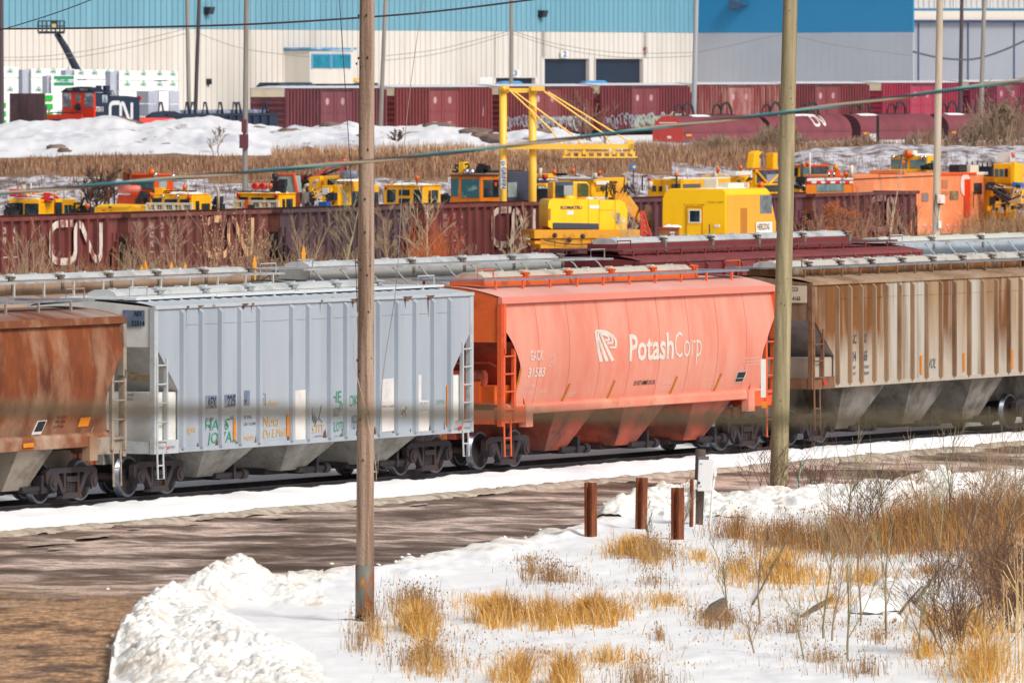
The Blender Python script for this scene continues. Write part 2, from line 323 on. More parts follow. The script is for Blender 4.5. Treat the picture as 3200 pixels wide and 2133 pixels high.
def curvecar(fr,name,label,xl,xr,zs,zr,zb,zp,zw,ms,mr,me_,ml,mrim,tcs,bays,hat,hn=5,hatm=silver,mlad=None,clampm=None,mwalk=None,end_lo=None,hang=False,grp='covered hopper wagons in the yard',seam=None,hw=1.52,msill=None):
    """round-sided covered hopper with an overhanging roof rim"""
    root=thing(fr,name,label,'hopper wagon',grp); mlad=mlad or me_
    def prof(z):
        t=(z-zs)/(zr-zs); return hw+.17*math.sin(math.pi*min(1,max(0,t))**.9)-.05*(1-t)
    def cut(z):
        t=(z-zs)/(zr-zs)
        pts=[(0,.62),(.12,.80),(.25,.92),(.4,.86),(.62,.45),(.74,.13),(.8,.02),(1,0)]
        for (a,b),(c_,d_) in zip(pts,pts[1:]):
            if a<=t<=c_: return b+(d_-b)*(t-a)/(c_-a)
        return 0
    s=MB()
    for sy in (-1,1):
        def f(u,v,sy=sy):
            z=zs+(zr-zs)*v; c=cut(z); return (xl+c+(xr-xl-2*c)*u,sy*prof(z),z)
        s.grid(f,24,22)
    s.build('side_shell',ms,root,True)
    sm=MB(); n=9
    for i in range(1,n):
        x=xl+.2+(xr-xl-.4)*i/n; pts=[(x,-prof(zs+(zr-zs)*k/12)-.003,zs+(zr-zs)*k/12) for k in range(13)]
        for (a,b) in zip(pts,pts[1:]): sm.add([(a[0]-.012,a[1],a[2]),(a[0]+.012,a[1],a[2]),(b[0]+.012,b[1],b[2]),(b[0]-.012,b[1],b[2])],[(0,1,2,3)])
    sm.build('weld_seam',seam or ml,root,raw=True)
    rm=MB()
    for sy in (-1,1): rm.hexa([(xl,sy*(hw-.02),zr-.02),(xr,sy*(hw-.02),zr-.02),(xr,sy*(hw+.11),zr),(xl,sy*(hw+.11),zr),(xl,sy*(hw-.02),zr+.15),(xr,sy*(hw-.02),zr+.15),(xr,sy*(hw+.07),zr+.16),(xl,sy*(hw+.07),zr+.16)])
    rm.build('roof_rim',mrim,root)
    roofmesh(root,xl,xr,zr+.15,zp,hw+.07,mr,False)
    sill=MB()
    for sy in (-1,1): sill.prism([(sy*(hw-.10),zs+.02),(sy*(hw+.02),zs-.02),(sy*(hw+.05),zs-.08),(sy*(hw+.05),zb+.02),(sy*(hw-.02),zb),(sy*(hw-.16),zb)],'x',xl+.42,xr-.42)
    sill.build('side_sill',msill or ms,root)
    zt=end_lo or zs+.62*(zr-zs)
    for xe,sg in ((xl,1),(xr,-1)):
        e=MB(); k=12; pr=[(-hw,zt)]+[(hw,zt)]+[((hw)*(1-2*i/k),zp-(zp-zr-.15)*(abs(1-2*i/k)**2)-.01) for i in range(k+1)]
        e.prism(pr,'x',xe+sg*.02,xe+sg*.08); e.build('end_bulkhead',me_,root)
        e=MB(); e.grid(lambda u,v:(xe+sg*(cut(zs+.3*(zr-zs)+(zt-zs-.3*(zr-zs))*v)+.05+(1-v)*.1),(-1+2*u)*(prof(zs+.3*(zr-zs)+(zt-zs-.3*(zr-zs))*v)-.01),zs+.3*(zr-zs)+(zt-zs-.3*(zr-zs))*v),4,8); z3=zs+.3*(zr-zs); x3=xe+sg*(cut(z3)+.15); e.add([(x3,-hw,z3),(x3,hw,z3),(x3+sg*.4,hw,zb),(x3+sg*.4,-hw,zb)],[(0,1,2,3)]); e.build('slope_sheet',ml,root)
        g=MB(); g.box(*sorted((xe+sg*.25,xe+sg*1.35)),-hw+.25,hw-.25,zb+.25,zs+.45); g.box(*sorted((xe+sg*.2,xe+sg*.26)),-.9,-.1,zs+.05,zs+.55); g.build('end_hood',me_,root)
        t_=MB(); t_.cyl((xe+sg*.45,-.9,zs+.62),(xe+sg*.45,.35,zs+.62),.2,14); t_.tube([(xe+sg*.3,-1.3,zs+.9),(xe+sg*.3,-1.1,zs+1.0),(xe+sg*.3,.3,zs+.95)],.025,6); t_.build('brake_reservoir',ml,root)
        p=MB()
        for sy in (-1,1):
            p.box(*sorted((xe-sg*.02,xe+sg*.12)),*sorted((sy*(hw+.09),sy*(hw-.03))),zb-.25,zr)
            p.prism([(xe+sg*.02,zt-.35),(xe+sg*.16,zt-.25),(xe+sg*.16,zr-.02),(xe+sg*.02,zr-.02)],'y',*sorted((sy*(hw+.12),sy*(hw-.02))))
        p.box(*sorted((xe,xe+sg*.15)),-hw,hw,zb-.2,zb+.12)
        for sy in (-1,1): p.box(*sorted((xe,xe+sg*1.45)),*sorted((sy*(hw+.06),sy*(hw-.12))),zb-.18,zb+.2)
        p.build('end_frame',mlad,root)
        bk=MB(); bk.box(*sorted((xe+sg*1.25,xe+sg*1.6)),-hw-.09,-hw+.1,zb-.3,zb+.24); bk.build('jacking_pad',ms,root)
        ladder(root,'ladder',mlad,*sorted((xe+sg*.06,xe+sg*.62)),-hw-.08,zb-.1,zs+1.35,step_to=.34)
        k=MB(); k.box(*sorted((xe,xe-sg*.42)),-.13,.13,.72,.98); k.box(*sorted((xe-sg*.38,xe-sg*.62)),-.2,.2,.66,1.02); k.build('coupler',rust,root)
    u=MB(); u.box(xl+.1,xr-.1,-.3,.3,.72,1.1); u.build('centre_sill',ml,root)
    for (a,b) in bays:
        q=MB(); bay(q,a,b,zb+.08); q.build('hopper_bay',ml,root); outlet(root,(a+b)/2,.34,darksteel)
    for t in tcs: bogie(root,t)
    curb(root,hat[0],hat[1],zp-.05,zw+.0,me_); hatches(root,hat[0],hat[1],zw,zw+.14,hatm,clampm or clampg,hn)
    walkways(root,xl+.3,xr-.25,zw,zp-.16,mwalk or grating,mlad,1.42,curved=hang)
    return root,prof
def track(name,fr,s0,s1,gauge=1.435):
    for q in (0,gauge):
        r=MB(); r.prism([(q-.036,-.0),(q+.036,-.0),(q+.036,-.04),(q+.012,-.05),(q+.012,-.15),(q+.07,-.17),(q-.07,-.17),(q-.012,-.15),(q-.012,-.05),(q-.036,-.04)],'x',s0,s1)
        o=r.build('rail',darksteel,loc=(fr.ox,fr.oy,fr.z0)); o.rotation_euler=(0,0,math.atan2(fr.u[1],fr.u[0])); o['kind']='structure'
clampg=mat('clamp_worn','#8d8278',.6,c2='#5d5048',amt=.4,sc=6,var=.15)
# near train -------------------------------------------------------------------
track('rail',T1,-60,120)
def at1(s): return T1.sub(s,.7175)
g_side=mat('pale_grey_blue','#b5bec9',.5,c2='#a8b1bd',amt=.4,sc=.8,st=ST,var=.05,c3='#8d8378',amt3=.07,sc3=2.5,edge=.1,vsc=2,bump=.12)
g_roof=mat('pale_grey_roof','#c3cad2',.55,c2='#7c4d33',amt=.16,sc=2.2,var=.08,edge=.04)
g_end=mat('end_grey','#f2f2ee',.6,c2='#dcd9d0',amt=.3,sc=1,var=.06)
g_low=mat('hopper_grey','#a3a19c',.7,c2='#7d7770',amt=.4,sc=1.2,var=.1,c3='#56504c',amt3=.2,sc3=3)
fa=at1(-11.36)
X=lambda px:fa.x(px,-1.6)
ribpx=[568,627,687,748,807,909.5,961.5,1028,1079,1130,1181,1239,1295,1351,1403.5]
aex=ribcar(fa,'covered_hopper','pale grey-blue ribbed hopper wagon with black AEX number boards, behind the near wooden pole',X(481),X(1477),1.03,4.24,X(568)-X(481)-.15,[X(p-2) for p in ribpx],g_side,g_roof,g_end,g_low,[-6.46,6.46],[(-5.9,-1.95),(-1.95,1.95),(1.95,5.9)],4.44,4.37,(X(735-230),X(1330)),zc=2.35,zd=3.45,zh=4.60,hn=6,msl=mat('slope_grey','#d8d6d2',.6,c2='#b5b2ae',amt=.35,sc=1.2,var=.08),mlad=mat('frame_grey','#c3c9ce',.55,c2='#a58f7b',amt=.2,sc=2,var=.08),end_z=3.35,clampm=mat('clamp_grey','#aeb4b8',.5,var=.1),hatside=mat('walk_white','#dfe5ea',.5,var=.06))
Xs=lambda px,py,y=-1.61:(fa.x(px,y),y,fa.z(py,fa.x(px,y),y))
def quad_on(fr,pts,y,m,name,parent,th=0):
    mb=MB(); v=[(fr.x(p[0],y),y,fr.z(p[1],fr.x(p[0],y),y)) for p in pts]; mb.add(v,[tuple(range(len(v)))]); return mb.build(name,m,parent,raw=True)
patch=mat('number_patch','#6a7a96',.6,c2='#8797b0',amt=.4,sc=3,var=.1)
grn=mat('graffiti_green','#2f9a72',.6,var=.1); ylw=mat('graffiti_yellow','#e9b75c',.6,var=.1); gry=mat('graffiti_grey','#5c6c74',.6,var=.1)
def ftext(fr,st,px,py,w_px,h_px,m,parent,y=-1.615,bold=0,name='lettering',slant=0):
    x0=fr.x(px,y); w=fr.x(px+w_px,y)-x0; d=fr.d(x0,y); z0=fr.z(py,x0,y)
    return text(st,w,h_px*d/F,m,parent,lambda u,v:(x0+u,y,z0+v),bold,name,0,slant)
for pts in ([(637,1236),(678,1234),(678,1274),(637,1276)],[(696,1234),(737,1230),(737,1270),(696,1272)],[(757,1220),(781,1219),(781,1266),(757,1267)]): quad_on(fa,pts,-1.613,patch,'number_board',aex)
ftext(fa,'AEX',649,1273,27,31,lettb,aex,-1.62,.02); ftext(fa,'225',711,1268,25,31,lettb,aex,-1.62,.02); ftext(fa,'7',762,1264,10,14,lettb,aex,-1.62,.02)
for st,px,py,w,h in (('LD LMT',641,1316,27,11),('LBS',719,1310,13,10),('LT WT',641,1337,22,11),('2500',697,1333,16,10),('100 MG',757,1308,30,10),('BLD 12-80',757,1329,42,9),('MEMPEL 45883',1186,1274,45,6),('CAUTION',983,1365,25,5)): ftext(fa,st,px,py,w,h,lettb,aex)
for st,px,py,w,h,m,sl in (('HAPS',640,1345,75,34,grn,.2),('JO 7A2',648,1385,90,34,grn,.2),('HE',1038,1258,28,36,grn,.1),('0',1062,1282,9,26,grn,0),('SLOTH',1038,1348,42,30,grn,0),('OK',1092,1270,28,36,grn,0),('NELM',1038,1374,34,12,grn,0),('RED',1038,1300,24,26,gry,.1),('MEN',1097,1340,20,44,gry,.2),('Nota',823,1332,48,32,ylw,.1),('Du E.Mul',823,1366,66,26,ylw,.2),('ben',757,1375,36,20,ylw,.1),('ohno',830,1268,40,18,ylw,.4),('STIT',975,1352,38,26,ylw,0),('22T5',1362,1262,27,12,grn,.1),('Figis',575,1350,36,20,ylw,.2)): ftext(fa,st,px,py,w,h,m,aex,-1.617,-.005,'graffiti',sl)
g=MB(); gm_=lambda u,v:(fa.x(u,-1.617),-1.617,fa.z(v,fa.x(u,-1.617),-1.617)); stroke([(1005,1266),(1002,1285),(996,1306),(985,1322)],2.2,gm_,g); stroke([(996,1306),(1007,1318)],1.8,gm_,g); stroke([(975,1272),(978,1300),(974,1316),(985,1290),(980,1318),(988,1300),(985,1330)],3,gm_,g); g.build('graffiti',gry,aex,raw=True)
for a,b in ((730,1310),(896,1292),(1396,1203)):
    z1={730:1372,896:1362,1396:1328}[a]; quad_on(fa,[(a,b),(a+8,b),(a+8,z1),(a,z1+1)],-1.62,amber,'reflector_strip',aex)
wp=mat('fresh_white','#f1ebe6',.6,c2='#d8d5d6',amt=.3,sc=2,var=.06)
for pts in ([(922,1219),(955,1217),(955,1378),(922,1381)],[(1188,1185),(1231,1180),(1231,1345),(1188,1350)],[(1302,1172),(1317,1170),(1317,1250),(1340,1250),(1340,1352),(1302,1356)]): quad_on(fa,pts,-1.6125,wp,'paint_patch',aex)
mb=MB(); y=-1.614
for (a,b,c,d_) in ((816,1231,1,34),(829,1230,1,34),(816,1230,13,1),(816,1263,13,1)): mb.add([Xs(a,b,y),Xs(a+c,b,y),Xs(a+c,b+d_,y),Xs(a,b+d_,y)],[(0,1,2,3)])
mb.build('plate_mark',lettb,aex,raw=True); ftext(fa,'C',820,1256,6,11,lettb,aex)
for pts in ([(1249,1272),(1272,1270),(1272,1300),(1249,1303)],[(1308,1256),(1339,1255),(1339,1282),(1308,1284)]): quad_on(fa,pts,-1.616,mat('stencil_panel','#5d615f',.6,c2='#d9dad8',amt=.45,sc=14,edge=.03,var=.1) if pts[0][0]<1300 else mat('stencil_panel_pale','#c4cbcf',.6,c2='#5d615f',amt=.3,sc=14,edge=.03,var=.1),'data_panel',aex)
# left end board and sill writing
xl=fa.x(481,-1.6); ye=lambda px:fa.y(px,xl)
eb=MB(); ex=xl-.012
eb.add([(ex,ye(384),fa.z(967,xl,0)),(ex,ye(453),fa.z(967,xl,0)),(ex,ye(453),fa.z(1018,xl,0)),(ex,ye(384),fa.z(1018,xl,0))],[(0,1,2,3)]); eb.build('number_board',patch,aex,raw=True)
def etext(fr,st,px,py,wpx,h,m,parent,x,bold=0,name='lettering'):
    y0=fr.y(px,x); w=y0-fr.y(px+wpx,x); d=fr.d(x,y0); z0=fr.z(py,x,y0); return text(st,w,h*d/F,m,parent,lambda u,v:(x,y0-u,z0+v),bold,name)
etext(fa,'AEX',418,986,26,14,lettb,aex,xl-.02,.02); etext(fa,'22514',411,1016,41,14,lettb,aex,xl-.02,.02)
cA=X(568)-X(481)-.15; slx=lambda z: xl+.1+(cA-.04)*min(1,max(0,(3.45-z)/1.12))-.03
for st,px,py,w,h in (('GFeve',400,1189,75,24),('Da',386,1112,48,20)):
    z0=fa.z(py,xl+.8,0); y0=fa.y(px,xl+.8); ww=y0-fa.y(px+w,xl+.8); text(st,ww,h*.00715,ylw,aex,(lambda y0,z0:(lambda u,v:(slx(z0+v),y0-u,z0+v)))(y0,z0),.01,'graffiti')
etext(fa,'T GEAR',384,1237,34,8,lettb,aex,xl+.28); etext(fa,'WHEELS',384,1250,32,8,lettb,aex,xl+.28)
ftext(fa,'2 INCH    SHOES',492,1402,56,7,lettb,aex,-1.64); quad_on(fa,[(522,1394),(527,1393),(527,1404),(522,1405)],-1.641,red,'red_mark',aex)
ftext(fa,'2 INCH   SHOES',1419,1342,52,7,lettb,aex,-1.64); quad_on(fa,[(1434,1331),(1443,1330),(1443,1342),(1434,1343)],-1.641,red,'red_mark',aex)
# the salmon car
p_side=mat('salmon','#f69a84',.5,c2='#f8b09c',amt=.4,sc=.7,st=(1,1,.3),var=.05,c3='#ea8068',amt3=.25,sc3=2,vsc=2,edge=.2,bump=.1)
p_roof=mat('salmon_roof','#f5a898',.55,c2='#f8c4b8',amt=.4,sc=.6,var=.04,edge=.2); p_rim=mat('salmon_rim','#f0907e',.5,var=.04)
p_end=mat('salmon_end_shaded','#fb7a2e',.55,c2='#f56a3a',amt=.4,sc=.8,var=.06,c3='#3a2020',amt3=.1,sc3=1.2,edge=.15); p_low=mat('red_hopper','#c4583f',.65,c2='#8a5040',amt=.42,sc=1,var=.12,c3='#3a2a26',amt3=.26,sc3=1.6,edge=.14)  # end colour: salmon with its shade painted in as saturated orange
p_lad=mat('orange_ladder','#f26a3c',.5,c2='#c9562b',amt=.2,sc=4,var=.08)
fp=at1(5.62); XP=lambda px:fp.x(px,-1.55)
pot,pprof=curvecar(fp,'covered_hopper','salmon pink round-sided hopper wagon lettered PotashCorp',XP(1562),XP(2420),1.55,3.96,1.30,4.36,4.52,p_side,p_roof,p_end,p_low,p_rim,[-6.52,6.53],[(-5.6,-1.9),(-1.9,1.9),(1.9,5.6)],(XP(1640),XP(2300)),5,mat('hatch_cream','#d9d0c2',.5,c2='#a89888',amt=.25,sc=2,var=.06),p_lad,mat('clamp_orange','#f07030',.5,c2='#a8452a',amt=.25,sc=6,var=.1),mat('walk_blue_grey','#8a90a2',.55,c2='#6c7284',amt=.3,sc=2,var=.1),msill=mat('salmon_sill','#f3937c',.55,c2='#f5a890',amt=.4,sc=.7,var=.06,c3='#b5662c',amt3=.16,sc3=1.1,edge=.08),seam=mat('seam_red','#d9685a',.6,var=.1))
def ptext(st,px,py,wpx,h,m,bold=0,name='lettering',cuts=6,slant=0,fr=fp,pr=pprof,parent=pot):
    y=-1.66; x0=fr.x(px,y); w=fr.x(px+wpx,y)-x0; d=fr.d(x0,y); z0=fr.z(py,x0,y)
    return text(st,w,h*d/F,m,parent,lambda u,v:(x0+u,-pr(z0+v)-.012,z0+v),bold,name,cuts,slant)
pz=lambda px,py:fp.z(py,fp.x(px,-1.66),-1.66)
def pfn(u,v): # photo pixel -> point on the curved side
    x=fp.x(u,-1.66); z=fp.z(v,x,-1.66); return (x,-pprof(z)-.012,z)
ptext('Potash',1966,1126,138,79,lettw,.022,cuts=8); ptext('Corp',2107,1117,84,80,lettw,-.008,cuts=8)
ptext('GACX',1656,1126,39,30,lettw,.015); ptext('31583',1652,1178,52,28,lettw,.015,slant=.12)
ptext('LD LMT 233900',1648,1211,32,9,lettw); ptext('LT WT  62300',1646,1232,30,9,lettw); ptext('NEW 10-92',1697,1228,22,9,lettw)
ptext('DO NOT HAMMER ON CAR',1991,1204,66,14,lettb,.01,slant=.1)
for i in range(3): ptext('CAUTION CARS MADE OF STEEL',2323+3*i,1122+i*10,52,5,lettw,cuts=2)
for i in range(2): ptext('FIRST PRIME',2318,1150+i*8,28,4,lettw,cuts=2)
for i in range(2): ptext('CUBE ROLLING LINING',2081,1194+i*7,30,4,lettw,cuts=2); ptext('COAT INTERIOR',2079,1212+i*8,26,4,lettw,cuts=2)
for a,b in ((1790,1230),(2218,1203),(2284,1208)): ptext('LOAD LIMIT',a,b,26,4,lettw,cuts=2); ptext('EXT WEAR',a,b+7,18,4,lettw,cuts=2)
for (a,t,b,l) in ((1628,1150,1618,1262),(1789,1198,1776,1254),(1929,1188,1918,1246),(2124,1176,2113,1232),(2262,1166,2250,1223),(2406,1148,2397,1210)):
    mb=MB(); stroke([(b+(a-b)*k/6,l+(t-l)*k/6) for k in range(7)],6,pfn,mb); mb.build('reflector_strip',mat('amber_brown','#c87a14',.5,var=.1),pot,raw=True)
mb=MB()
def pst(pts,w): stroke(pts,w,pfn,mb)
def bez(a,b,c,d,n=10): return [tuple((1-t)**3*a[i]+3*(1-t)**2*t*b[i]+3*(1-t)*t*t*c[i]+t**3*d[i] for i in (0,1)) for t in [k/n for k in range(n+1)]]
def sq(p): return (1862+(p[0]-325)*.1912,1032+(p[1]-168)*.1912)
def W2(n,a,b): return [a+(b-a)*k/(n-1) for k in range(n)]
for st,p1,p2,p3,e in (((410,680),(335,300),(300,165),(450,175),[(560,180),(650,250),(648,370),(640,445),(540,445)]),((505,670),(370,300),(350,200),(440,205),[(540,210),(600,260),(592,330),(585,372),(500,375)]),((600,665),(430,300),(385,238),(440,235),[(500,235),(540,270),(535,300),(530,325),(470,325)])):
    k=[sq(st)]+[sq(q) for q in bez(p1,((p1[0]*.6+p2[0]*.4),p2[1]),p2,p3,8)]; k2=[sq(q) for q in bez(p3,((p3[0]+e[0][0])/2,e[0][1]),e[1],e[2],8)][1:]+[sq(e[3]),sq(e[4])]
    pts=k+k2; pst(pts,[10.5,7]+[5.5]*(len(pts)-4)+[7,7])
mb.build('company_emblem',lettw,pot,raw=True)
for pts in ([(2313,1162),(2340,1160),(2334,1192),(2308,1194)],): 
    mb=MB(); mb.add([pfn(*p) for p in pts],[(0,1,2,3)]); mb.build('data_panel',mat('panel_black','#20303c',.5,var=.15),pot,raw=True)
    mb=MB(); [stroke([pts[i],pts[(i+1)%4]],1.5,lambda u,v:tuple(a+b for a,b in zip(pfn(u,v),(0,-.003,0))),mb) for i in range(4)]; stroke([(2311,1182),(2337,1180)],1.2,lambda u,v:tuple(a+b for a,b in zip(pfn(u,v),(0,-.003,0))),mb); mb.build('panel_border',white,pot,raw=True)
mb=MB(); q4=[(1718,1112),(1732,1110),(1730,1142),(1716,1144)]; [stroke([q4[i],q4[(i+1)%4]],1.2,pfn,mb) for i in range(4)]; mb.build('plate_mark',lettw,pot,raw=True); ptext('C',1721,1135,7,9,lettw,cuts=2)
# brown rust car at the left
b_side=mat('brown_rust_side','#9c5022',.75,c2='#55240e',amt=.5,sc=.6,st=(1,1,.5),var=.14,c3='#bd9678',amt3=.28,sc3=.8,edge=.13,zm=(1.1,1.9,'#a88a70',1.5,1.4))
b_roof=mat('brown_rust_roof','#80452a',.75,c2='#b5a69d',amt=.38,sc=.55,st=(1,.4,1),var=.1,edge=.12); b_end=mat('brown_end','#b09a88',.7,c2='#7a4a33',amt=.3,sc=1,var=.1)
b_low=mat('rust_grey_hopper','#a79c8e',.75,c2='#5b5149',amt=.35,sc=1.2,var=.12)
fb=at1(-29.0); XB=lambda px:fb.x(px,-1.55); xr=XB(386)
brn,bprof=curvecar(fb,'covered_hopper','rust brown round-sided hopper wagon cut off by the left edge',xr-15.0,xr,1.55,3.92,1.23,4.28,4.46,b_side,b_roof,b_end,b_low,mat('brown_rim','#7d4426',.75,c2='#b88e6a',amt=.3,sc=1.5,var=.1),[xr-1.45-12.9,7.28],[(xr-12.2,xr-8.6),(xr-8.6,xr-5.0),(xr-5.0,xr-2.4)],(xr-13,XB(115)),5,silver,mat('frame_tan','#a89a8c',.6,c2='#6e5545',amt=.3,sc=3,var=.1),seam=b_side,msill=mat('rust_sill','#8a5232',.75,c2='#b89a84',amt=.45,sc=1.2,st=(1,1,1),var=.12))
for (t,px,py,w,h) in (('EXW 10-8',188,1308,30,9),('EW  8-8',186,1322,30,8),('CU FT 5161',183,1338,32,9)): ptext(t,px,py,w,h,lettb,.01,fr=fb,pr=bprof,parent=brn)
def bfn(u,v): x=fb.x(u,-1.66); z=fb.z(v,x,-1.66); return (x,-bprof(z)-.012,z)
for pts,m,nm in (([(263,1305),(295,1302),(292,1331),(259,1334)],amber,'reflector_strip'),([(128,1314),(158,1312),(149,1356),(118,1359)],white,'data_panel'),([(131,1317),(155,1315),(149,1347),(124,1349)],lettb,'data_panel')):
    mb=MB(); mb.add([tuple(a+b for a,b in zip(bfn(*p),(0,-.004 if m is lettb else 0,0))) for p in pts],[(0,1,2,3)]); mb.build(nm,m,brn,raw=True)
quad_on(fb,[(73,1385),(106,1382),(106,1396),(73,1399)],-1.60,amber,'reflector_strip',brn)
# weathered tan and white car at the right
c_rust=mat('panel_rust','#8d5c2c',.7,c2='#653a1c',amt=.45,sc=1.1,st=(1,1,.1),var=.12,c3='#c8b49c',amt3=.22,sc3=1.6,edge=.12,zm=(2.0,2.9,'#c3b7a8',1.6,1.6))
c_pale=mat('panel_pale','#c9c2b8',.7,c2='#988670',amt=.4,sc=1.6,st=(1.5,1,.08),var=.12,c3='#8d6a44',amt3=.15,sc3=1.6,edge=.12)
c_mid=mat('panel_tan','#b09372',.7,c2='#8b5f37',amt=.4,sc=1.1,st=(1,1,.1),var=.1,c3='#d0c6ba',amt3=.25,sc3=1.5,edge=.12,zm=(1.6,3.6,'#c6bcb0',1.8,1.4))
c_rib=mat('rib_brown','#a88a6c',.7,c2='#7a5640',amt=.4,sc=1.5,st=(1,1,.2),var=.1)
c_roof=mat('tan_roof','#b79a7e',.7,c2='#8d6c50',amt=.4,sc=.8,var=.1); c_low=mat('grimy_hopper','#98938c',.75,c2='#5d554f',amt=.4,sc=1.2,var=.12,c3='#463f3c',amt3=.2,sc3=2.5)
fg=at1(22.8); XG=lambda px:fg.x(px,-1.6); xg=XG(2536)
rp=[XG(p) for p in (2612.5,2651.6,2687,2728,2765.5,2806,2847,2891,2935.5,2978,3024,3066.5,3109,3148,3185)]; rp=[r for r in rp]; rp+=[rp[-1]+.95*k for k in range(1,4)]
gcc=ribcar(fg,'covered_hopper','weathered tan and rust ribbed hopper wagon numbered GCCX 114165, behind the right wooden pole',xg,xg+16.3,1.5,4.12,rp[0]-xg-.1,rp,[c_rust,c_pale,c_mid,c_rib],c_roof,c_rust,c_low,[-6.7,6.7],[(rp[0]-.1,rp[0]+4.0),(rp[0]+4.0,rp[0]+7.9),(rp[0]+7.9,rp[0]+11.2)],4.50,4.28,(xg+.5,xg+15.5),panels=[0,0,0,0,0,1,1,1,2,0,2,1,2,0,2,1,2,0,2],hatm=mat('hatch_white','#d6d1c9',.5,c2='#8a8480',amt=.25,sc=2,var=.08),zc=2.25,zd=3.3,zh=4.64,hn=8,msl=mat('slope_slate','#b4b4ba',.6,c2='#8a8688',amt=.35,sc=1.2,var=.1),mlad=mat('frame_brown','#8d6549',.65,c2='#5f4030',amt=.35,sc=3,var=.1),rib=.048,end_z=3.2,wb=1.1)
ex=xg-.012; mb=MB(); yy=lambda px:fg.y(px,xg); mb.add([(ex,yy(2440),fg.z(891,xg,0)),(ex,yy(2523),fg.z(891,xg,0)),(ex,yy(2523),fg.z(944,xg,0)),(ex,yy(2440),fg.z(944,xg,0))],[(0,1,2,3)]); mb.build('number_board',mat('board_cream','#ecdcc2',.6,var=.05),gcc,raw=True)
etext(fg,'GCCX',2466,909,29,12,lettb,gcc,xg-.02,.015); etext(fg,'114165',2466,938,35,12,lettb,gcc,xg-.02,.015)
lt=mat('letter_slate','#4d5a70',.6,c2='#8a8f96',amt=.3,sc=8,var=.1)
for st,px,py,w,h in (('GC',2662,1073,15,28),('CX',2695,1070,14,28),('114',2660,1128,16,30),('165',2695,1126,16,30),('LD LMT',2660,1152,15,9),('205800',2696,1150,20,9),('LT WT',2660,1172,15,9),('62800',2696,1170,20,9)): ftext(fg,st,px,py,w,h,lt,gcc,-1.62,.015)
for a,b in ((2876,1110),(3010,1102),(3160,1093)): quad_on(fg,[(a,b),(a+6,b),(a+6,b+57),(a,b+58)],-1.62,amber,'reflector_strip',gcc)
ftext(fg,'VOL',2900,1150,24,30,gry,gcc,-1.617,0,'graffiti',.3)
quad_on(fg,[(2574,1189),(2582,1188),(2582,1201),(2574,1202)],-1.66,red,'red_mark',gcc)
# the train behind: only roofs show ------------------------------------------------
def at2(px,x0=0): 
    f=T1.sub(0,10.6); return f.sub(f.x(px,-1.6)+x0)
def rx(fr,px): return fr.x(px,-1.6)
t_=mat('tan_rust_roof','#b0917a',.7,c2='#d8c8b8',amt=.35,sc=.7,st=(1,.3,1),var=.1,c3='#7d5138',amt3=.25,sc3=1.4,edge=.14); tb=mat('tan_body','#b59c84',.7,c2='#8d6b50',amt=.35,sc=1,var=.1); wm=mat('walk_pale','#b9bec8',.6,c2='#998b82',amt=.4,sc=1.5,var=.1)
track('rail',T1.sub(0,10.6-.7175),-60,140)
f=at2(1000,-8.4); curvecar(f,'covered_hopper','tan round-roofed hopper wagon with rusty roof, behind the pale grey-blue wagon',-8.0,8.0,1.55,3.8,1.25,4.16,4.46,tb,t_,tb,tb,tb,[-6.5,6.5],[(-5.4,-1.8),(-1.8,1.8),(1.8,5.4)],(-7.2,7.0),6,silver,mat('frame_pale','#c7c5bf',.6,var=.1),mwalk=wm)
gr=mat('grey_round_roof','#9a9a98',.65,c2='#6d5f58',amt=.35,sc=.9,st=(1,.3,1),var=.1,edge=.14); gb=mat('grey_body','#b6b7b4',.6,c2='#96918a',amt=.3,sc=1,var=.08)
f=at2(975,9.3); curvecar(f,'covered_hopper','grey round-roofed hopper wagon with silver hatch covers, behind the salmon wagon',-8.9,8.9,1.55,3.75,1.25,4.25,4.52,gb,gr,gb,gb,gb,[-7,7],[(-5.4,-1.8),(-1.8,1.8),(1.8,5.4)],(-7.3,6.7),5,silver,gb,mwalk=wm,hang=True)
mr=mat('maroon_body','#8a3a3c',.6,c2='#6b2a30',amt=.35,sc=1,st=ST,var=.08); mrr=mat('maroon_roof','#8e4243',.65,c2='#6e343a',amt=.35,sc=1.2,var=.1)
f=at2(1965,9.5); rb=[-8+1.05*k for k in range(1,16)]
ribcar(f,'covered_hopper','maroon ribbed hopper wagon with silver hatch covers, behind the right wooden pole',-8.9,8.9,1.05,4.42,1.4,rb,mr,mrr,mr,mr,[-6.9,6.9],[(-5.6,-1.9),(-1.9,1.9),(1.9,5.6)],4.72,4.56,(-7.9,6.6),zc=2.3,zd=3.4,zh=5.0,hn=5,hatside=mat('walk_maroon','#6f4448',.65,var=.1))
lg=mat('pale_blue_grey_body','#b9c6cf',.6,c2='#9aa3ac',amt=.35,sc=1,var=.08); lgr=mat('pale_stained_roof','#c3c8cf',.6,c2='#8a6f66',amt=.3,sc=1.1,st=(1,.3,1),var=.1)
f=at2(2830,9.6); curvecar(f,'covered_hopper','pale blue-grey round-roofed hopper wagon with white hatch covers, at the right edge',-9.2,9.2,1.55,3.78,1.25,4.3,4.62,lg,lgr,lg,lg,lg,[-7,7],[(-5.4,-1.8),(-1.8,1.8),(1.8,5.4)],(-8.6,8.2),5,mat('hatch_ivory','#e0ded4',.45,c2='#cfd0cc',amt=.3,sc=1.2,var=.05),lg,mwalk=wm,hang=True)
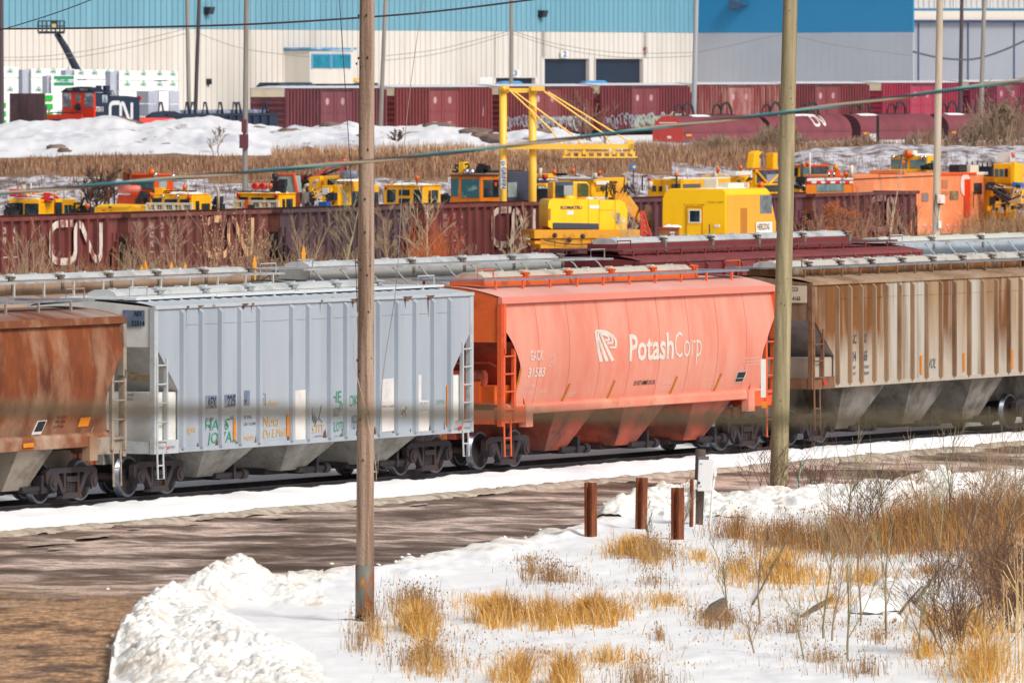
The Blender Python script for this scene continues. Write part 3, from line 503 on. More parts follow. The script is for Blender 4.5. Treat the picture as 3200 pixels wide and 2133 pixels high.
# ---- open hopper train -----------------------------------------------------------
G=Fr(px=0,d=413.6,th=math.radians(24.5))          # its near face line
Gd=lambda px: G.d(G.x(px))
GL=G.x(837)-G.x(400)
def gcol(n,a,b,c): return mat(n,a,.72,c2=b,amt=.4,sc=1.2,st=(1,1,.2),var=.1,c3=c,amt3=.22,sc3=2,edge=.14)
CARS=[(-99,'#7a3830','#4f2228','#8a4a36','dark red-brown open hopper wagon with bold white railway initials, at the left edge',1),
 (400,'#753c36','#58302e','#8b5340','red-brown open hopper wagon with faded peeling railway initials, behind bare shrubs',2),
 (875,'#4f383e','#3c2b32','#6b4a44','dull purple open hopper wagon without clear writing, behind the left wooden pole',0),
 (1325,'#743430','#522828','#7e4640','maroon open hopper wagon with worn railway initials, left of the yellow excavator',3),
 (1755,'#5f3038','#472530','#7e4640','maroon open hopper wagon mostly hidden behind the yellow excavator',0),
 (2165,'#62303a','#472530','#7e4640','maroon open hopper wagon mostly hidden behind the yellow crew cabin car',0),
 (2540,'#6a3634','#4a282c','#8a5848','dark maroon open hopper wagon in front of the long orange cabin car',4)]
def ghopper(i,px,c1,c2,c3,label,kind):
    f=G.sub(G.x(px),1.5); root=thing(f,'open_hopper',label,'hopper wagon','open hopper wagons in the middle train'); L=GL; zt=3.3; hw=1.5
    m=gcol('ore_red_%d'%i,c1,c2,c3); md=mat('ore_dark_%d'%i,c2,.75,c2='#1f1820',amt=.4,sc=1,var=.1)
    s=MB()
    for sy in (-1,1):
        s.prism([(0,zt),(L,zt),(L,2.35),(L-1.75,.85),(1.75,.85),(0,2.35)],'y',*sorted((sy*hw,sy*(hw-.05))))
        s.box(-.05,L+.05,*sorted((sy*(hw-.05),sy*(hw+.17))),zt-.16,zt)
        for k in (1,): 
            for p in (453,487,516,545,572.5,602,630,654,682,710,739,767,797):
                x=(p-400)/437*L; s.prism([(x-.11,sy*hw),(x-.08,sy*(hw+.19)),(x+.05,sy*(hw+.19)),(x+.09,sy*hw)],'z',.88,zt-.14)
        s.box(1.6,L-1.6,*sorted((sy*(hw-.04),sy*(hw+.12))),.8,.95)
    s.build('side_panel',m,root)
    for xe,sg in ((0,1),(L,-1)):
        e=MB(); e.box(*sorted((xe,xe+sg*.06)),-hw+.04,hw-.04,2.3,zt-.02); e.box(*sorted((xe-sg*.08,xe+sg*.06)),-hw,hw,zt-.16,zt-.01)
        e.box(*sorted((xe-sg*.03,xe)),-.5,.5,2.75,3.05)
        e.build('end_panel',mat('end_rust','#7d4536',.75,c2='#5d2f2c',amt=.4,sc=1.4,var=.1),root)
        e=MB(); e.add([(xe+sg*.06,-hw+.06,2.3),(xe+sg*.06,hw-.06,2.3),(xe+sg*2.1,hw-.06,.75),(xe+sg*2.1,-hw+.06,.75),(xe+sg*.16,-hw+.06,2.3),(xe+sg*.16,hw-.06,2.3),(xe+sg*2.2,hw-.06,.75),(xe+sg*2.2,-hw+.06,.75)],[(0,1,2,3),(7,6,5,4),(0,3,7,4),(1,5,6,2)]); e.build('slope_sheet',md,root)
        p=MB()
        for sy in (-1,1): p.box(*sorted((xe,xe+sg*.12)),*sorted((sy*hw,sy*(hw-.1))),.8,2.4)
        p.box(*sorted((xe,xe+sg*.2)),-hw+.05,hw-.05,.8,1.05); p.build('end_frame',m,root)
        ladder(root,'ladder',m,*sorted((xe+sg*.06,xe+sg*.5)),-hw-.03,.7,2.5,.4,.025,.03)
        k=MB(); k.box(*sorted((xe,xe-sg*.55)),-.14,.14,.7,.98); k.build('coupler',darksteel,root)
    u=MB(); u.box(0,L,-.3,.3,.65,.95); u.build('centre_sill',md,root)
    fl=MB(); fl.box(2.0,L-2.0,-hw+.06,hw-.06,.95,1.05); fl.build('floor',md,root)
    q=MB(); bay(q,1.9,L/2,.85); bay(q,L/2,L-1.9,.85); q.build('hopper_bay',md,root)
    for t in (1.6,L-1.6): bogie(root,t)
    xx=lambda p:(p-400)/437*L
    if kind:
        lm={1:mat('initials_white','#dccfc4',.6,c2='#8d4a38',amt=.46,sc=2.2,st=(1,1,.4),var=.08,edge=.06),2:mat('initials_peeling','#d3a777',.65,c2='#6d3a38',amt=.5,sc=1.6,st=(1.5,1,.5),var=.1,edge=.04),3:mat('initials_worn','#c9b5a5',.65,c2='#7b5348',amt=.42,sc=1.8,var=.1,edge=.05),4:mat('initials_faint','#9a7468',.7,c2='#643f42',amt=.5,sc=1.5,var=.1,edge=.06)}[kind]
        x0=xx(630); w=xx(778)-x0
        cn_logo(w,1.62,.31,lm,root,lambda u,v:(x0+u,-hw-.155,1.35+v))
        lt=mat('stencil_pale_%d'%kind,{1:'#dcc8be',2:'#c9a9a0',3:'#b58e8a',4:'#8a605c'}[kind],.65,c2=c1,amt=.25,sc=4,var=.08)
        for k,(a,b,c) in enumerate((('CAN','NAT','C.N.'),('ADI','ION',''),('EN','AL',''))):
            p=(457,491,520)[k]
            for t,z in ((a,2.62),(b,2.22),(c,1.85)):
                if t: text(t,xx(p+(21,16,13)[k])-xx(p),.26,lt,root,(lambda xq,zq:(lambda u,v:(xq+u,-hw-.012,zq+v)))(xx(p),z),.015)
            mb=MB(); mb.box(xx(p),xx(p+20),-hw-.012,-hw-.005,1.60,1.64); mb.build('stencil_line',lt,root)
    return root
for i,c in enumerate(CARS): ghopper(i,*c)
track('rail',G.sub(0,1.5-.7175),-60,150)
# ---- track machines parked behind ------------------------------------------------
class Mach:
    def __init__(s,name,label,cat,c,d,grp=None,z=0,th=TH,wheels=True):
        s.f=Fr(px=c,d=d,z=z,th=th); s.r=thing(s.f,name,label,cat,grp); s.wheels=wheels
    def bx(s,xl,xr,yt,yb,m,part='body',x0=0,y0=0,bev=.05,flare=0):
        """box whose end face starts at photo column xl and whose side runs to column xr"""
        f=s.f; mb=MB(); Y=f.y(xl,x0); X=f.x(xr,y0); mb.box(x0,max(X,x0+.1),y0,max(Y,y0+.1),f.z(yb,x0,y0),f.z(yt,x0,y0)); return mb.build(part,m,s.r,bev=bev)
    def we(s,a,b,t,u,m=None,part='window',x0=0,fr=None,th=.03):
        f=s.f; y0,y1=f.y(b,x0),f.y(a,x0); z0,z1=f.z(u,x0),f.z(t,x0); mb=MB(); mb.box(x0-th,x0+.01,y0,y1,z0,z1); o=mb.build(part,m or glass,s.r,bev=.02)
        if fr:
            w=MB(); e=.05; w.box(x0-th-.015,x0,y0-e,y0,z0-e,z1+e); w.box(x0-th-.015,x0,y1,y1+e,z0-e,z1+e); w.box(x0-th-.015,x0,y0,y1,z0-e,z0); w.box(x0-th-.015,x0,y0,y1,z1,z1+e); w.build('window_frame',fr,o)
        return o
    def ws(s,a,b,t,u,m=None,part='window',y0=0,th=.03):
        f=s.f; x0,x1=f.x(a,y0),f.x(b,y0); mb=MB(); mb.box(x0,x1,y0-th,y0+.01,f.z(u,x0,y0),f.z(t,x0,y0)); return mb.build(part,m or glass,s.r,bev=.02)
    def tb(s,pts,r,m,part,x0=0,n=8):
        """tube through photo points on the plane x=x0"""
        f=s.f; mb=MB(); mb.tube([(x0,f.y(p[0],x0),f.z(p[1],x0,f.y(p[0],x0))) for p in pts],r,n); return mb.build(part,m,s.r,True)
    def pl(s,pts,m,part,x0=0,th=.3,bev=.03):
        """plate cut to a photo outline on the plane x=x0, th metres thick"""
        f=s.f; mb=MB(); mb.prism([(f.y(p[0],x0),f.z(p[1],x0)) for p in pts],'x',x0,x0+th); return mb.build(part,m,s.r,bev=bev)
    def cage(s,a,b,t,u,m,x0=-.5,n=5):
        f=s.f; mb=MB(); y0,y1=f.y(b,x0),f.y(a,x0); z0,z1=f.z(u,x0),f.z(t,x0); r=.05
        mb.box(x0-r,x0+r,y0,y1,z1-r,z1+r); mb.box(x0-r,x0+r,y0,y1,z0,z0+2*r)
        for k in range(n+1):
            y=y0+(y1-y0)*k/n; mb.box(x0-r,x0+r,y-r,y+r,z0,z1)
        for k in range(n*5): 
            y=y0+(y1-y0)*k/(n*5); mb.box(x0-.01,x0+.01,y-.012,y+.012,z0,z1)
        return mb.build('guard_rail',m,s.r)
    def snowcap(s,a,b,y,x0=.1,x1=1.2,h=.12):
        f=s.f; mb=MB(); z=f.z(y); y0,y1=f.y(b),f.y(a)
        def g(u,v): 
            e=min(u,1-u,v,1-v)*4; return (x0+(x1-x0)*v,y0+(y1-y0)*u,z+h*min(1,e)**.5*(.7+.5*noise.noise((u*5+y,v*4,3))))
        mb.grid(g,14,6); return mb.build('roof_snow',snow,s.r,True,raw=False)
    def lamp(s,px,py,m=None,r=.1,x0=0,part='beacon'):
        f=s.f; mb=MB(); y=f.y(px,x0); z=f.z(py,x0); mb.cyl((x0,y,z-r),(x0,y,z+r),r,10); mb.cyl((x0,y,z-r*1.8),(x0,y,z-r),r*.5,8); return mb.build(part,m or mat('beacon_orange','#f36a10',.3,var=.05),s.r,True)
    def pole(s,px,t,b,r,m,part='mast',x0=0): return s.tb([(px,b),(px,t)],r,m,part,x0)
    def under(s,L=4.5,W=2.6,z=1.0):
        mb=MB(); mb.box(-.2,L,.1,W,.55,z); mb.build('chassis',darksteel,s.r)
        for x in (.5,L-.8):
            for y in (.55,W-.45):
                w=MB(); w.lathe([(-.07,0),(-.07,.4),(.0,.42),(.07,.38),(.07,0)],(x,y,.42),'y',16); w.build('wheel',darksteel,s.r)
GM='track maintenance machines parked behind the open hoppers'
dM=lambda px,o=14: Gd(px)+o
beige=mat('exhaust_beige','#c9b49a',.6,var=.1); dk=mat('machinery_dark','#22242c',.6,c2='#3a3a40',amt=.4,sc=5,var=.25); mred=mat('lamp_red','#c31f2a',.4,var=.1)
chrome=mat('chrome','#d9d9dc',.15,metal=.9,var=.05); guard=mat('guard_cream','#e9dcc4',.5,var=.08); gglass=mat('grey_glass','#aab6b0',.2,c2='#7f8f8e',amt=.4,sc=1,var=.1)
def clutter(m,a,b,t,u,n,x0,mats,part='hoses'):
    """hoses and fittings bundled between photo columns a..b and rows t..u"""
    f=m.f; mb=MB()
    for k in range(n):
        p=[(R.uniform(a,b),R.uniform(t,u)) for _ in range(3)]; mb.tube([(x0+R.uniform(-.2,.4),f.y(q[0],x0),f.z(q[1],x0)) for q in p],R.uniform(.03,.07),5,R.randrange(len(mats)))
    for k in range(n//2):
        px,py=R.uniform(a,b),R.uniform(t,u); r=R.uniform(.06,.18); y=f.y(px,x0); z=f.z(py,x0); mb.box(x0-r,x0+r,y-r,y+r,z-r,z+r,R.randrange(len(mats)))
    return mb.build(part,mats,m.r)
def scrib(root,items,fn,mm,name='illegible_lettering',w=.035):
    """worn writing too small to read: short uneven strokes"""
    mb=MB()
    for x,z,a,b in items:
        q=[(x+a*R.uniform(0,1),z+b*R.uniform(-.2,1.1)) for _ in range(4)]; stroke(q,w,fn,mb)
    return mb.build(name,mm,root,raw=True)
# 1 yellow tamper cab at the left edge
m=Mach('track_machine','yellow tamper cab with dark front windows and white roof gear, at the left end','track machine',122,dM(122),GM); m.under()
m.bx(27,170,623,690,yel); m.bx(100,196,621,690,yel,'side_cabin',1.5,.0); m.bx(150,230,622,690,yel,'rear_cabin',3.4,.1)
m.we(36,73,634,678); m.we(78,121,636,678); m.ws(173,193,632,672); m.ws(201,212,640,672,y0=.1); m.ws(214,222,640,672,y0=.1)
m.bx(38,165,618,623,white,'roof_panel',.15,.2); clutter(m,40,190,602,620,18,.6,[white,dk,red,yel],'roof_gear'); m.pole(97,572,620,.03,white); m.pole(203,583,620,.03,white); m.tb([(74,577),(74,612)],.12,beige,'exhaust'); m.tb([(180,588),(176,615)],.14,beige,'exhaust',.8)
clutter(m,20,50,640,680,16,-.4,[dk],'front_gear'); clutter(m,226,280,640,672,22,3.5,[dk,yel,dk],'crane_hoses'); m.lamp(273,643,None,.1,3.2); m.tb([(255,640),(256,605),(248,597)],.06,beige,'exhaust',3.4); m.tb([(250,650),(262,618),(272,620),(280,668)],.05,dk,'arm',3.3)
m.ws(130,145,630,633,red,'reflective_tape'); m.ws(150,165,630,633,red,'reflective_tape')
# 2 low yellow nose with cab and cage
m=Mach('track_machine','yellow ballast regulator with long low nose and white window cage','track machine',601,dM(601),GM); m.under(5)
m.bx(468,662,611,690,yel); m.we(476,506,620,655); m.we(515,554,623,655); m.we(563,593,623,655); m.ws(611,622,628,660); m.cage(459,599,637,663,guard)
m.ws(630,655,636,655,dk,'grille'); m.bx(472,655,606,611,yel,'roof',.0,.0); m.snowcap(520,600,606); clutter(m,470,600,596,607,12,.6,[dk,dk,yel],'roof_gear'); m.tb([(682,660),(682,600),(679,584)],.07,beige,'exhaust',2.5); m.pole(588,560,606,.02,white); m.lamp(577,585); clutter(m,664,690,622,660,10,3,[dk],'hoses')
m.lamp(474,613,mred,.08,-.05,'tail_lamp'); m.lamp(590,618,mred,.08,-.05,'tail_lamp'); m.lamp(509,613,chrome,.07,-.05,'work_lamp'); m.lamp(555,614,chrome,.07,-.05,'work_lamp')
m.pl([(293,652),(312,641),(412,643),(418,647),(470,655),(470,690),(300,690),(293,668)],yel,'nose',.1,2.2); m.pl([(296,650),(313,640.5),(410,642.5),(400,650)],yel2,'nose_lid',.0,2.0); m.we(339,349,647,652,dk,'vent',0); m.we(345,349,658,662,red,'reflective_tape',.1); m.we(318,330,658,661,red,'reflective_tape',.1)
# 3 orange cab behind
m=Mach('track_machine','orange cab with teal windows and amber beacon, behind the yellow regulator nose','track machine',485,dM(485,24),GM); m.under()
m.bx(407,543,544,700,org); m.we(411,481,560,568,tealglass); m.we(430,481,570,592,tealglass); m.ws(496,520,560,588,gglass); m.bx(405,544,543,550,org,'roof',-.1,-.1); m.lamp(474,538,None,.14); m.lamp(541,551,chrome,.1,-.1,'work_lamp'); m.lamp(486,546,chrome,.1,-.1,'work_lamp')
m.tb([(396,572),(396,540),(404,536)],.16,rust,'exhaust',-.4); m.pl([(363,637),(368,610),(430,612),(436,660),(363,660)],org,'engine_hood',-.6,1.6); m.pl([(363,648),(470,640),(470,690),(363,690)],org,'lower_hood',-.3,1.2)
f=m.f; mb=MB(); mb.cyl((-.7,f.y(374,-.7),f.z(592,-.7)),(-.7,f.y(436,-.7),f.z(592,-.7)),.18,14); mb.build('air_tank',mat('tank_pink','#f0806c',.5,c2='#5a2a24',amt=.15,sc=4,var=.05,edge=.05),m.r,True)
clutter(m,430,470,605,640,12,-.5,[dk,mat('dark_red_gear','#8a2a20',.6,var=.2)],'machinery'); m.pole(340,593,650,.05,rust); m.pole(357,588,650,.04,dk)
# 4 yellow cab with reels
m=Mach('track_machine','yellow cab with white window cage and two red hose reels on its roof','track machine',873,dM(873),GM); m.under(5)
m.bx(737,925,607,690,yel); m.we(747,776,616,650); m.we(785,823,617,650); m.we(832,862,618,650); m.ws(882,890,622,655); m.ws(894,914,621,655); m.cage(732,869,629,655,guard)
m.bx(735,927,603,608,yel,'roof',-.05,-.05); m.snowcap(775,870,603); 
f=m.f
for px in (800,824):
    mb=MB(); y=f.y(px,.4); z=f.z(582,.4); mb.lathe([(-.1,.0),(-.1,.17),(.1,.17),(.1,.0)],(.4,y,z),'x',18); mb.lathe([(-.13,.10),(-.13,.17),(-.1,.17)],(.4,y,z),'x',18); mb.build('hose_reel',mat('reel_red','#ef4a3a',.4,var=.05),m.r,True)
clutter(m,850,885,570,600,14,.4,[dk],'roof_machinery'); m.tb([(732,590),(740,597),(860,600)],.03,dk,'handrail',-.2); m.lamp(845,580); m.lamp(745,610,mred,.08,-.05,'tail_lamp'); m.lamp(862,611,mred,.08,-.05,'tail_lamp')
m.we(765,777,625,650,org,'jack',-.6); m.we(772,796,640,655,dk,'jack_base',-.6)
# 5 red loader cab and boom
m=Mach('loader','red-framed loader cab with tall grey glass and folded salmon boom','loader',918,dM(918,26),GM); m.under(4)
m.bx(861,926,543,549,org,'roof',-.05,-.05); m.pl([(868,549),(912,549),(920,602),(866,602)],gglass,'cab_glass',0,1.2); m.pl([(861,549),(866,549),(868,602),(862,602)],org,'cab_post',-.06,.12); m.pl([(912,545),(919,545),(930,600),(921,600)],org,'cab_post',-.06,.12); m.bx(860,940,600,690,mat('loader_body','#8d3a28',.6,c2='#4a2a24',amt=.4,sc=2,var=.1),'body',.1,.0)
clutter(m,922,965,545,640,34,1.0,[dk,dk,mat('dark_red_gear','#8a2a20',.6,var=.2)],'engine')
sal=mat('boom_salmon','#ea6a54',.5,c2='#cf5544',amt=.3,sc=2,var=.06)
m.pl([(958,558),(1068,498),(1074,496),(1076,503),(1012,534),(1000,548),(962,566)],sal,'boom',.6,.35); m.pl([(1062,520),(1070,516),(1077,528),(1076,545),(1060,562),(1050,566),(1060,545)],sal,'boom_arm',.6,.3); m.tb([(1000,552),(1040,535),(1060,528)],.06,dk,'ram',.5); m.tb([(1074,512),(1082,530),(1076,544)],.05,dk,'hose',.6); m.pl([(1008,545),(1020,540),(1018,585),(1006,585)],sal,'mast',.8,.3)
m.lamp(859,552,dk,.14,-.1,'work_lamp')
# 6 yellow machine behind the left pole
m=Mach('track_machine','yellow machine with blue valve block and bent beige exhausts, left of the left wooden pole','track machine',1064,dM(1064),GM); m.under(5)
m.bx(1003,1185,580,690,yel); m.bx(1040,1080,577,690,yel,'front_post',-.2,.0); m.ws(1098,1140,598,645); m.ws(1165,1182,600,640); m.ws(1073,1082,596,645,mat('slot_grey','#9a9182',.6,var=.1),'panel'); m.bx(1010,1130,550,585,yel,'upper_cab',.8,.0); m.we(1024,1060,560,578,x0=.8); m.snowcap(1040,1110,566); m.bx(1076,1125,570,577,white,'roof_panel',.2,.3)
mb=MB(); f=m.f; mb.tube([(.8,f.y(1066,.8),f.z(552,.8)),(.8,f.y(1076,.8),f.z(545,.8)),(.8,f.y(1115,.8),f.z(545,.8))],[.1,.2,.2],12); mb.build('muffler',mat('muffler_grey','#7a8292',.4,var=.1),m.r,True)
m.tb([(948,655),(950,592),(955,580),(964,578)],.09,beige,'exhaust',-.3); m.tb([(980,635),(980,574),(984,567),(994,565)],.09,beige,'exhaust',.2); clutter(m,960,1040,592,648,44,-.4,[dk,dk,chrome,white,yel],'hydraulics'); m.we(1011,1036,630,650,mat('valve_blue','#1f5fa8',.5,var=.1),'valve_block',-.5,None,.5); m.we(995,1010,628,642,white,'tank',-.5,None,.4); m.pl([(965,555),(1000,550),(1005,590),(965,596)],yel,'side_arm',.9,.4)
# 7 yellow cab right of the pole
m=Mach('track_machine','yellow cab with four dark front windows and orange beacon, right of the left wooden pole','track machine',1322,dM(1322),GM); m.under(5)
m.bx(1198,1378,580,690,yel); m.we(1210,1237,593,633); m.we(1247,1281,593,611); m.we(1247,1281,620,636); m.we(1293,1319,593,634); m.ws(1338,1346,595,640); m.ws(1349,1368,594,640); m.bx(1196,1380,578,582,yel,'roof',-.05,-.05); m.snowcap(1215,1320,578); m.we(1241,1260,565,572,white,'roof_box',.3); m.we(1218,1229,567,577,guard,'roof_lamp',.3); m.lamp(1303,556); m.pole(1303,560,578,.03,dk)
m.lamp(1206,585,mred,.07,-.06,'tail_lamp'); m.lamp(1316,585,mred,.07,-.06,'tail_lamp'); m.ws(1373,1386,598,607,guard,'mirror',-.4); clutter(m,1378,1402,610,635,8,3.5,[dk],'hoses')
# 8 orange and grey crane cab
m=Mach('crane_car','orange framed crane cab with grey engine house and chrome lights on top','crane car',1503,dM(1503,16),GM); m.under(7)
fo=mat('frame_orange','#f0820f',.45,c2='#c55c10',amt=.25,sc=2,var=.08); gh=mat('engine_grey','#4d4c5e',.6,c2='#3a3a48',amt=.35,sc=1,var=.1)
m.bx(1407,1560,549,690,fo); m.we(1411,1434,558,613,tealglass); m.we(1443,1498,559,618,tealglass); m.ws(1510,1558,562,617); m.ws(1560,1655,536,690,gh,'engine_house',.05,.5); m.ws(1586,1614,570,617,gglass,y0=-.43); m.bx(1412,1635,534,540,black,'roof',.8,.2); m.bx(1406,1562,546,550,mat('roof_brown','#6d4238',.6,var=.1),'cab_roof',-.08,-.08)
m.pl([(1433,507),(1450,507),(1451,544),(1432,544)],yel2,'hose_stand',.3,.5); m.tb([(1432,520),(1423,514),(1422,526),(1430,532)],.05,dk,'hose',.4); m.tb([(1452,514),(1462,512),(1465,522),(1456,530)],.05,dk,'hose',.4)
for px in (1458,1474): m.lamp(px,538,chrome,.16,.2,'work_lamp')
clutter(m,1490,1530,520,540,10,.8,[dk],'roof_gear'); m.ws(1545,1552,570,582,org,'marker',-.05)
# gantry
d=dM(1650,4); gy=mat('gantry_yellow','#fcc850',.45,c2='#f5b836',amt=.4,sc=.8,st=ST,var=.04,k=1)
m=Mach('gantry_crane','tall yellow twin column gantry with a horizontal jib and lifting frame','gantry crane',1572,d,None,0,math.radians(89.9))
f=m.f; Xg=lambda px:(px-1572)*f.m; Zg=lambda py:f.z(py)
for a,b in ((1560,1584),(1652,1677)):
    mb=MB(); mb.tube([((Xg(a)+Xg(b))/2,0,0),((Xg(a)+Xg(b))/2,0,Zg(270))],(Xg(b)-Xg(a))/2,18); mb.build('column',gy,m.r,True)
mb=MB(); mb.box(Xg(1572),Xg(1664),-.15,.15,Zg(290),Zg(276)); mb.box(Xg(1555),Xg(1685),-.3,.3,0,.25); mb.build('cross_beam',gy,m.r)
mb=MB(); mb.box(Xg(1584),Xg(1980),-.5,-.2,Zg(466),Zg(450)); mb.box(Xg(1584),Xg(1980),.4,.7,Zg(466),Zg(450)); mb.box(Xg(1960),Xg(1981),-.5,.7,Zg(466),Zg(438)); mb.build('jib',gy,m.r)
mb=MB()
for a,b in (((1592,282),(1720,404)),((1604,284),(1786,420)),((1700,286),(1880,414)),((1712,288),(1972,446))): mb.tube([(Xg(a[0]),-.2,Zg(a[1])),(Xg(b[0]),-.35,Zg(b[1]))],.045,6)
for a in ((1720,404),(1786,420),(1880,414)): mb.tube([(Xg(a[0]),-.35,Zg(a[1])),(Xg(a[0]+35),-.35,Zg(452))],.04,6)
mb.build('tie_rod',gy,m.r)
mb=MB(); mb.box(Xg(1758),Xg(1992),-.45,-.33,Zg(493),Zg(489)); mb.box(Xg(1762),Xg(1986),-.45,-.33,Zg(477),Zg(474)); mb.box(Xg(1758),Xg(1992),.35,.47,Zg(493),Zg(489))
for k in range(10): x=Xg(1764+k*24); mb.box(x-.07,x+.07,-.43,-.35,Zg(490),Zg(476))
for px in (1768,1826,1918,1974): mb.box(Xg(px-5),Xg(px+5),-.47,-.3,Zg(482),Zg(464))
mb.build('lifting_frame',gy,m.r)
mb=MB(); mb.ball((Xg(1575),-.3,Zg(276)),.16); mb.box(Xg(1576),Xg(1592),-.42,-.2,Zg(280),Zg(268)); mb.box(Xg(1660),Xg(1702),-.42,-.2,Zg(284),Zg(270)); mb.build('sheave_block',gy,m.r)
mb=MB(); mb.box(Xg(1564.5),Xg(1579),-.42,-.38,Zg(591),Zg(500)); mb.build('name_plate',white,m.r)
sb=mat('sign_blue','#2f64b0',.5,var=.05); text('GRIFFIN',Zg(523)-Zg(589),.22,sb,m.r,lambda u,v:(Xg(1567.5)+v,-.435,Zg(523)-u),.02)
mb=MB(); [stroke([a,b],.035,lambda u,v:(u,-.435,v),mb) for a,b in (((Xg(1566),Zg(506)),(Xg(1578),Zg(506))),((Xg(1566),Zg(506)),(Xg(1572),Zg(517))),((Xg(1572),Zg(517)),(Xg(1577),Zg(510))))]; mb.build('company_emblem',sb,m.r,raw=True)
# dark frame machine behind the excavator, and the white-roofed ones
m=Mach('track_machine','dark purple framed machine with yellow bent arm, between gantry and excavator','track machine',1700,dM(1700,10),GM); m.under(5)
pur=mat('purple_frame','#4a4256',.6,var=.12); m.bx(1650,1742,564,572,pur,'top_beam'); m.pl([(1722,570),(1742,570),(1742,640),(1728,640)],pur,'post',0,.3); m.pl([(1694,628),(1722,572),(1732,572),(1704,628)],pur,'brace',.1,.2); m.bx(1655,1735,590,690,mat('cab_dark','#2a3a46',.3,c2='#1b232c',amt=.4,sc=1,var=.2),'cab',.6,.1); m.pl([(1652,586),(1660,574),(1705,573),(1710,586),(1690,582),(1665,583),(1655,592)],yel,'arm',-.2,.3); m.bx(1655,1736,543,558,yel,'upper_boom',.5,.0); m.lamp(1702,553,mred,.12,.3,'tail_lamp'); m.lamp(1732,537); m.tb([(1687,555),(1690,525)],.08,guard,'marker_flag'); m.bx(1735,1775,541,549,black,'roof_hatch',2.2,0)
m=Mach('track_machine','long yellow machine with snowy white roof, just behind the excavator cab','track machine',1850,dM(1850,12),GM); m.under(6)
m.bx(1742,1948,560,690,yel); m.bx(1745,1870,554,562,white,'roof_panel',-.05,0); m.ws(1862,1902,566,578,white,'side_box',-.1); m.ws(1905,1915,566,572,dk,'vent',-.12); m.ws(1918,1928,566,572,dk,'vent',-.12); m.bx(1820,1960,556,590,yel,'upper_body',1.4,-.05); m.lamp(1790,533); m.lamp(1873,539); m.tb([(1861,560),(1863,540)],.13,guard,'exhaust'); m.tb([(1950,580),(1954,550),(1948,544),(1942,550)],.05,beige,'exhaust',2); m.we(1862,1880,585,600,yel,'hatch',-.1)
# excavator on its flat wagon
d=Gd(1830)-13
m=Mach('excavator','yellow excavator facing right, parked on a yellow flat wagon','excavator',1713,d,None,2.12,math.radians(80))
f=m.f; X=lambda px:f.x(px); Z=lambda py:f.z(py,X(1830)); D2=2.4
mb=MB(); pr=[(X(1713),Z(708)),(X(1726),Z(716)),(X(1872),Z(716)),(X(1872),Z(718)),(X(1959),Z(719)),(X(1961),Z(660)),(X(1952),Z(634)),(X(1940),Z(626)),(X(1725),Z(621)),(X(1716),Z(626)),(X(1713),Z(640))]
mb.prism(pr,'y',0,D2); mb.build('body',yel2,m.r,bev=.12)
mb=MB(); mb.prism([(X(1727),Z(716)),(X(1871),Z(718)),(X(1871),Z(698)),(X(1727),Z(695))],'y',-.03,.3); mb.build('counterweight_band',mat('band_grey','#3f4756',.5,var=.08),m.r,bev=.03)
mb=MB(); mb.prism([(X(1738),Z(624)),(X(1852),Z(624)),(X(1853),Z(580)),(X(1846),Z(569)),(X(1748),Z(567)),(X(1738),Z(570))],'y',.9,2.3); mb.build('cab',yel,m.r,bev=.06)
mb=MB(); mb.box(X(1746),X(1802),.86,1.0,Z(618),Z(568)); mb.build('cab_back',mat('cab_slate','#4a5666',.4,c2='#2d3843',amt=.4,sc=1,var=.1),m.r)
mb=MB(); mb.box(X(1772),X(1800),.80,.9,Z(612),Z(580)); mb.build('cab_panel',mat('cab_grey','#a7acae',.5,var=.06),m.r); mb=MB(); mb.box(X(1747),X(1770),.83,.9,Z(616),Z(580)); mb.build('window',glass,m.r)
mb=MB(); mb.prism([(X(1816),Z(616)),(X(1850),Z(614)),(X(1850),Z(582)),(X(1844),Z(574)),(X(1816),Z(573))],'y',.84,.92); mb.build('window',mat('olive_glass','#4a512c',.15,c2='#7c8230',amt=.35,sc=1.5,var=.2),m.r)
mb=MB(); mb.prism([(X(1926),Z(626)),(X(1930),Z(575)),(X(1945),Z(572)),(X(2003),Z(652)),(X(1990),Z(684)),(X(1964),Z(664)),(X(1955),Z(640))],'y',.5,1.0); mb.build('boom',mat('boom_yellow','#e9a11c',.5,c2='#c98a1c',amt=.3,sc=2,var=.08),m.r,bev=.05)
mb=MB(); mb.prism([(X(2003),Z(664)),(X(2014),Z(672)),(X(2040),Z(716)),(X(2046),Z(735)),(X(2030),Z(735)),(X(1996),Z(682))],'y',.55,.95); mb.build('stick',MATS['boom_yellow'],m.r,bev=.04)
mb=MB(); mb.prism([(X(2014),Z(672)),(X(2024),Z(640)),(X(2040),Z(645)),(X(2052),Z(700)),(X(2052),Z(725)),(X(2044),Z(715))],'y',.5,1.0); mb.build('bucket',mat('bucket_brown','#7a5a3c',.7,c2='#3a2c28',amt=.5,sc=2,var=.2),m.r,bev=.03)
mb=MB()
for k in range(16):
    a=R.uniform(1885,1985); mb.tube([(X(a),R.uniform(.3,1.1),Z(R.uniform(600,622))),(X(a+R.uniform(-10,15)),R.uniform(.3,1.1),Z(R.uniform(572,592))),(X(a+R.uniform(10,30)),R.uniform(.3,1.1),Z(R.uniform(585,620)))],.03,5)
mb.ball((X(1889),.4,Z(590)),.14); mb.build('hydraulic_hoses',dk,m.r)
kb=mat('komatsu_blue','#26305c',.5,var=.05); x0=X(1752); text('KOMATSU',X(1819)-x0,.14,kb,m.r,lambda u,v:(x0+u,-.02,Z(653)+v),.03)
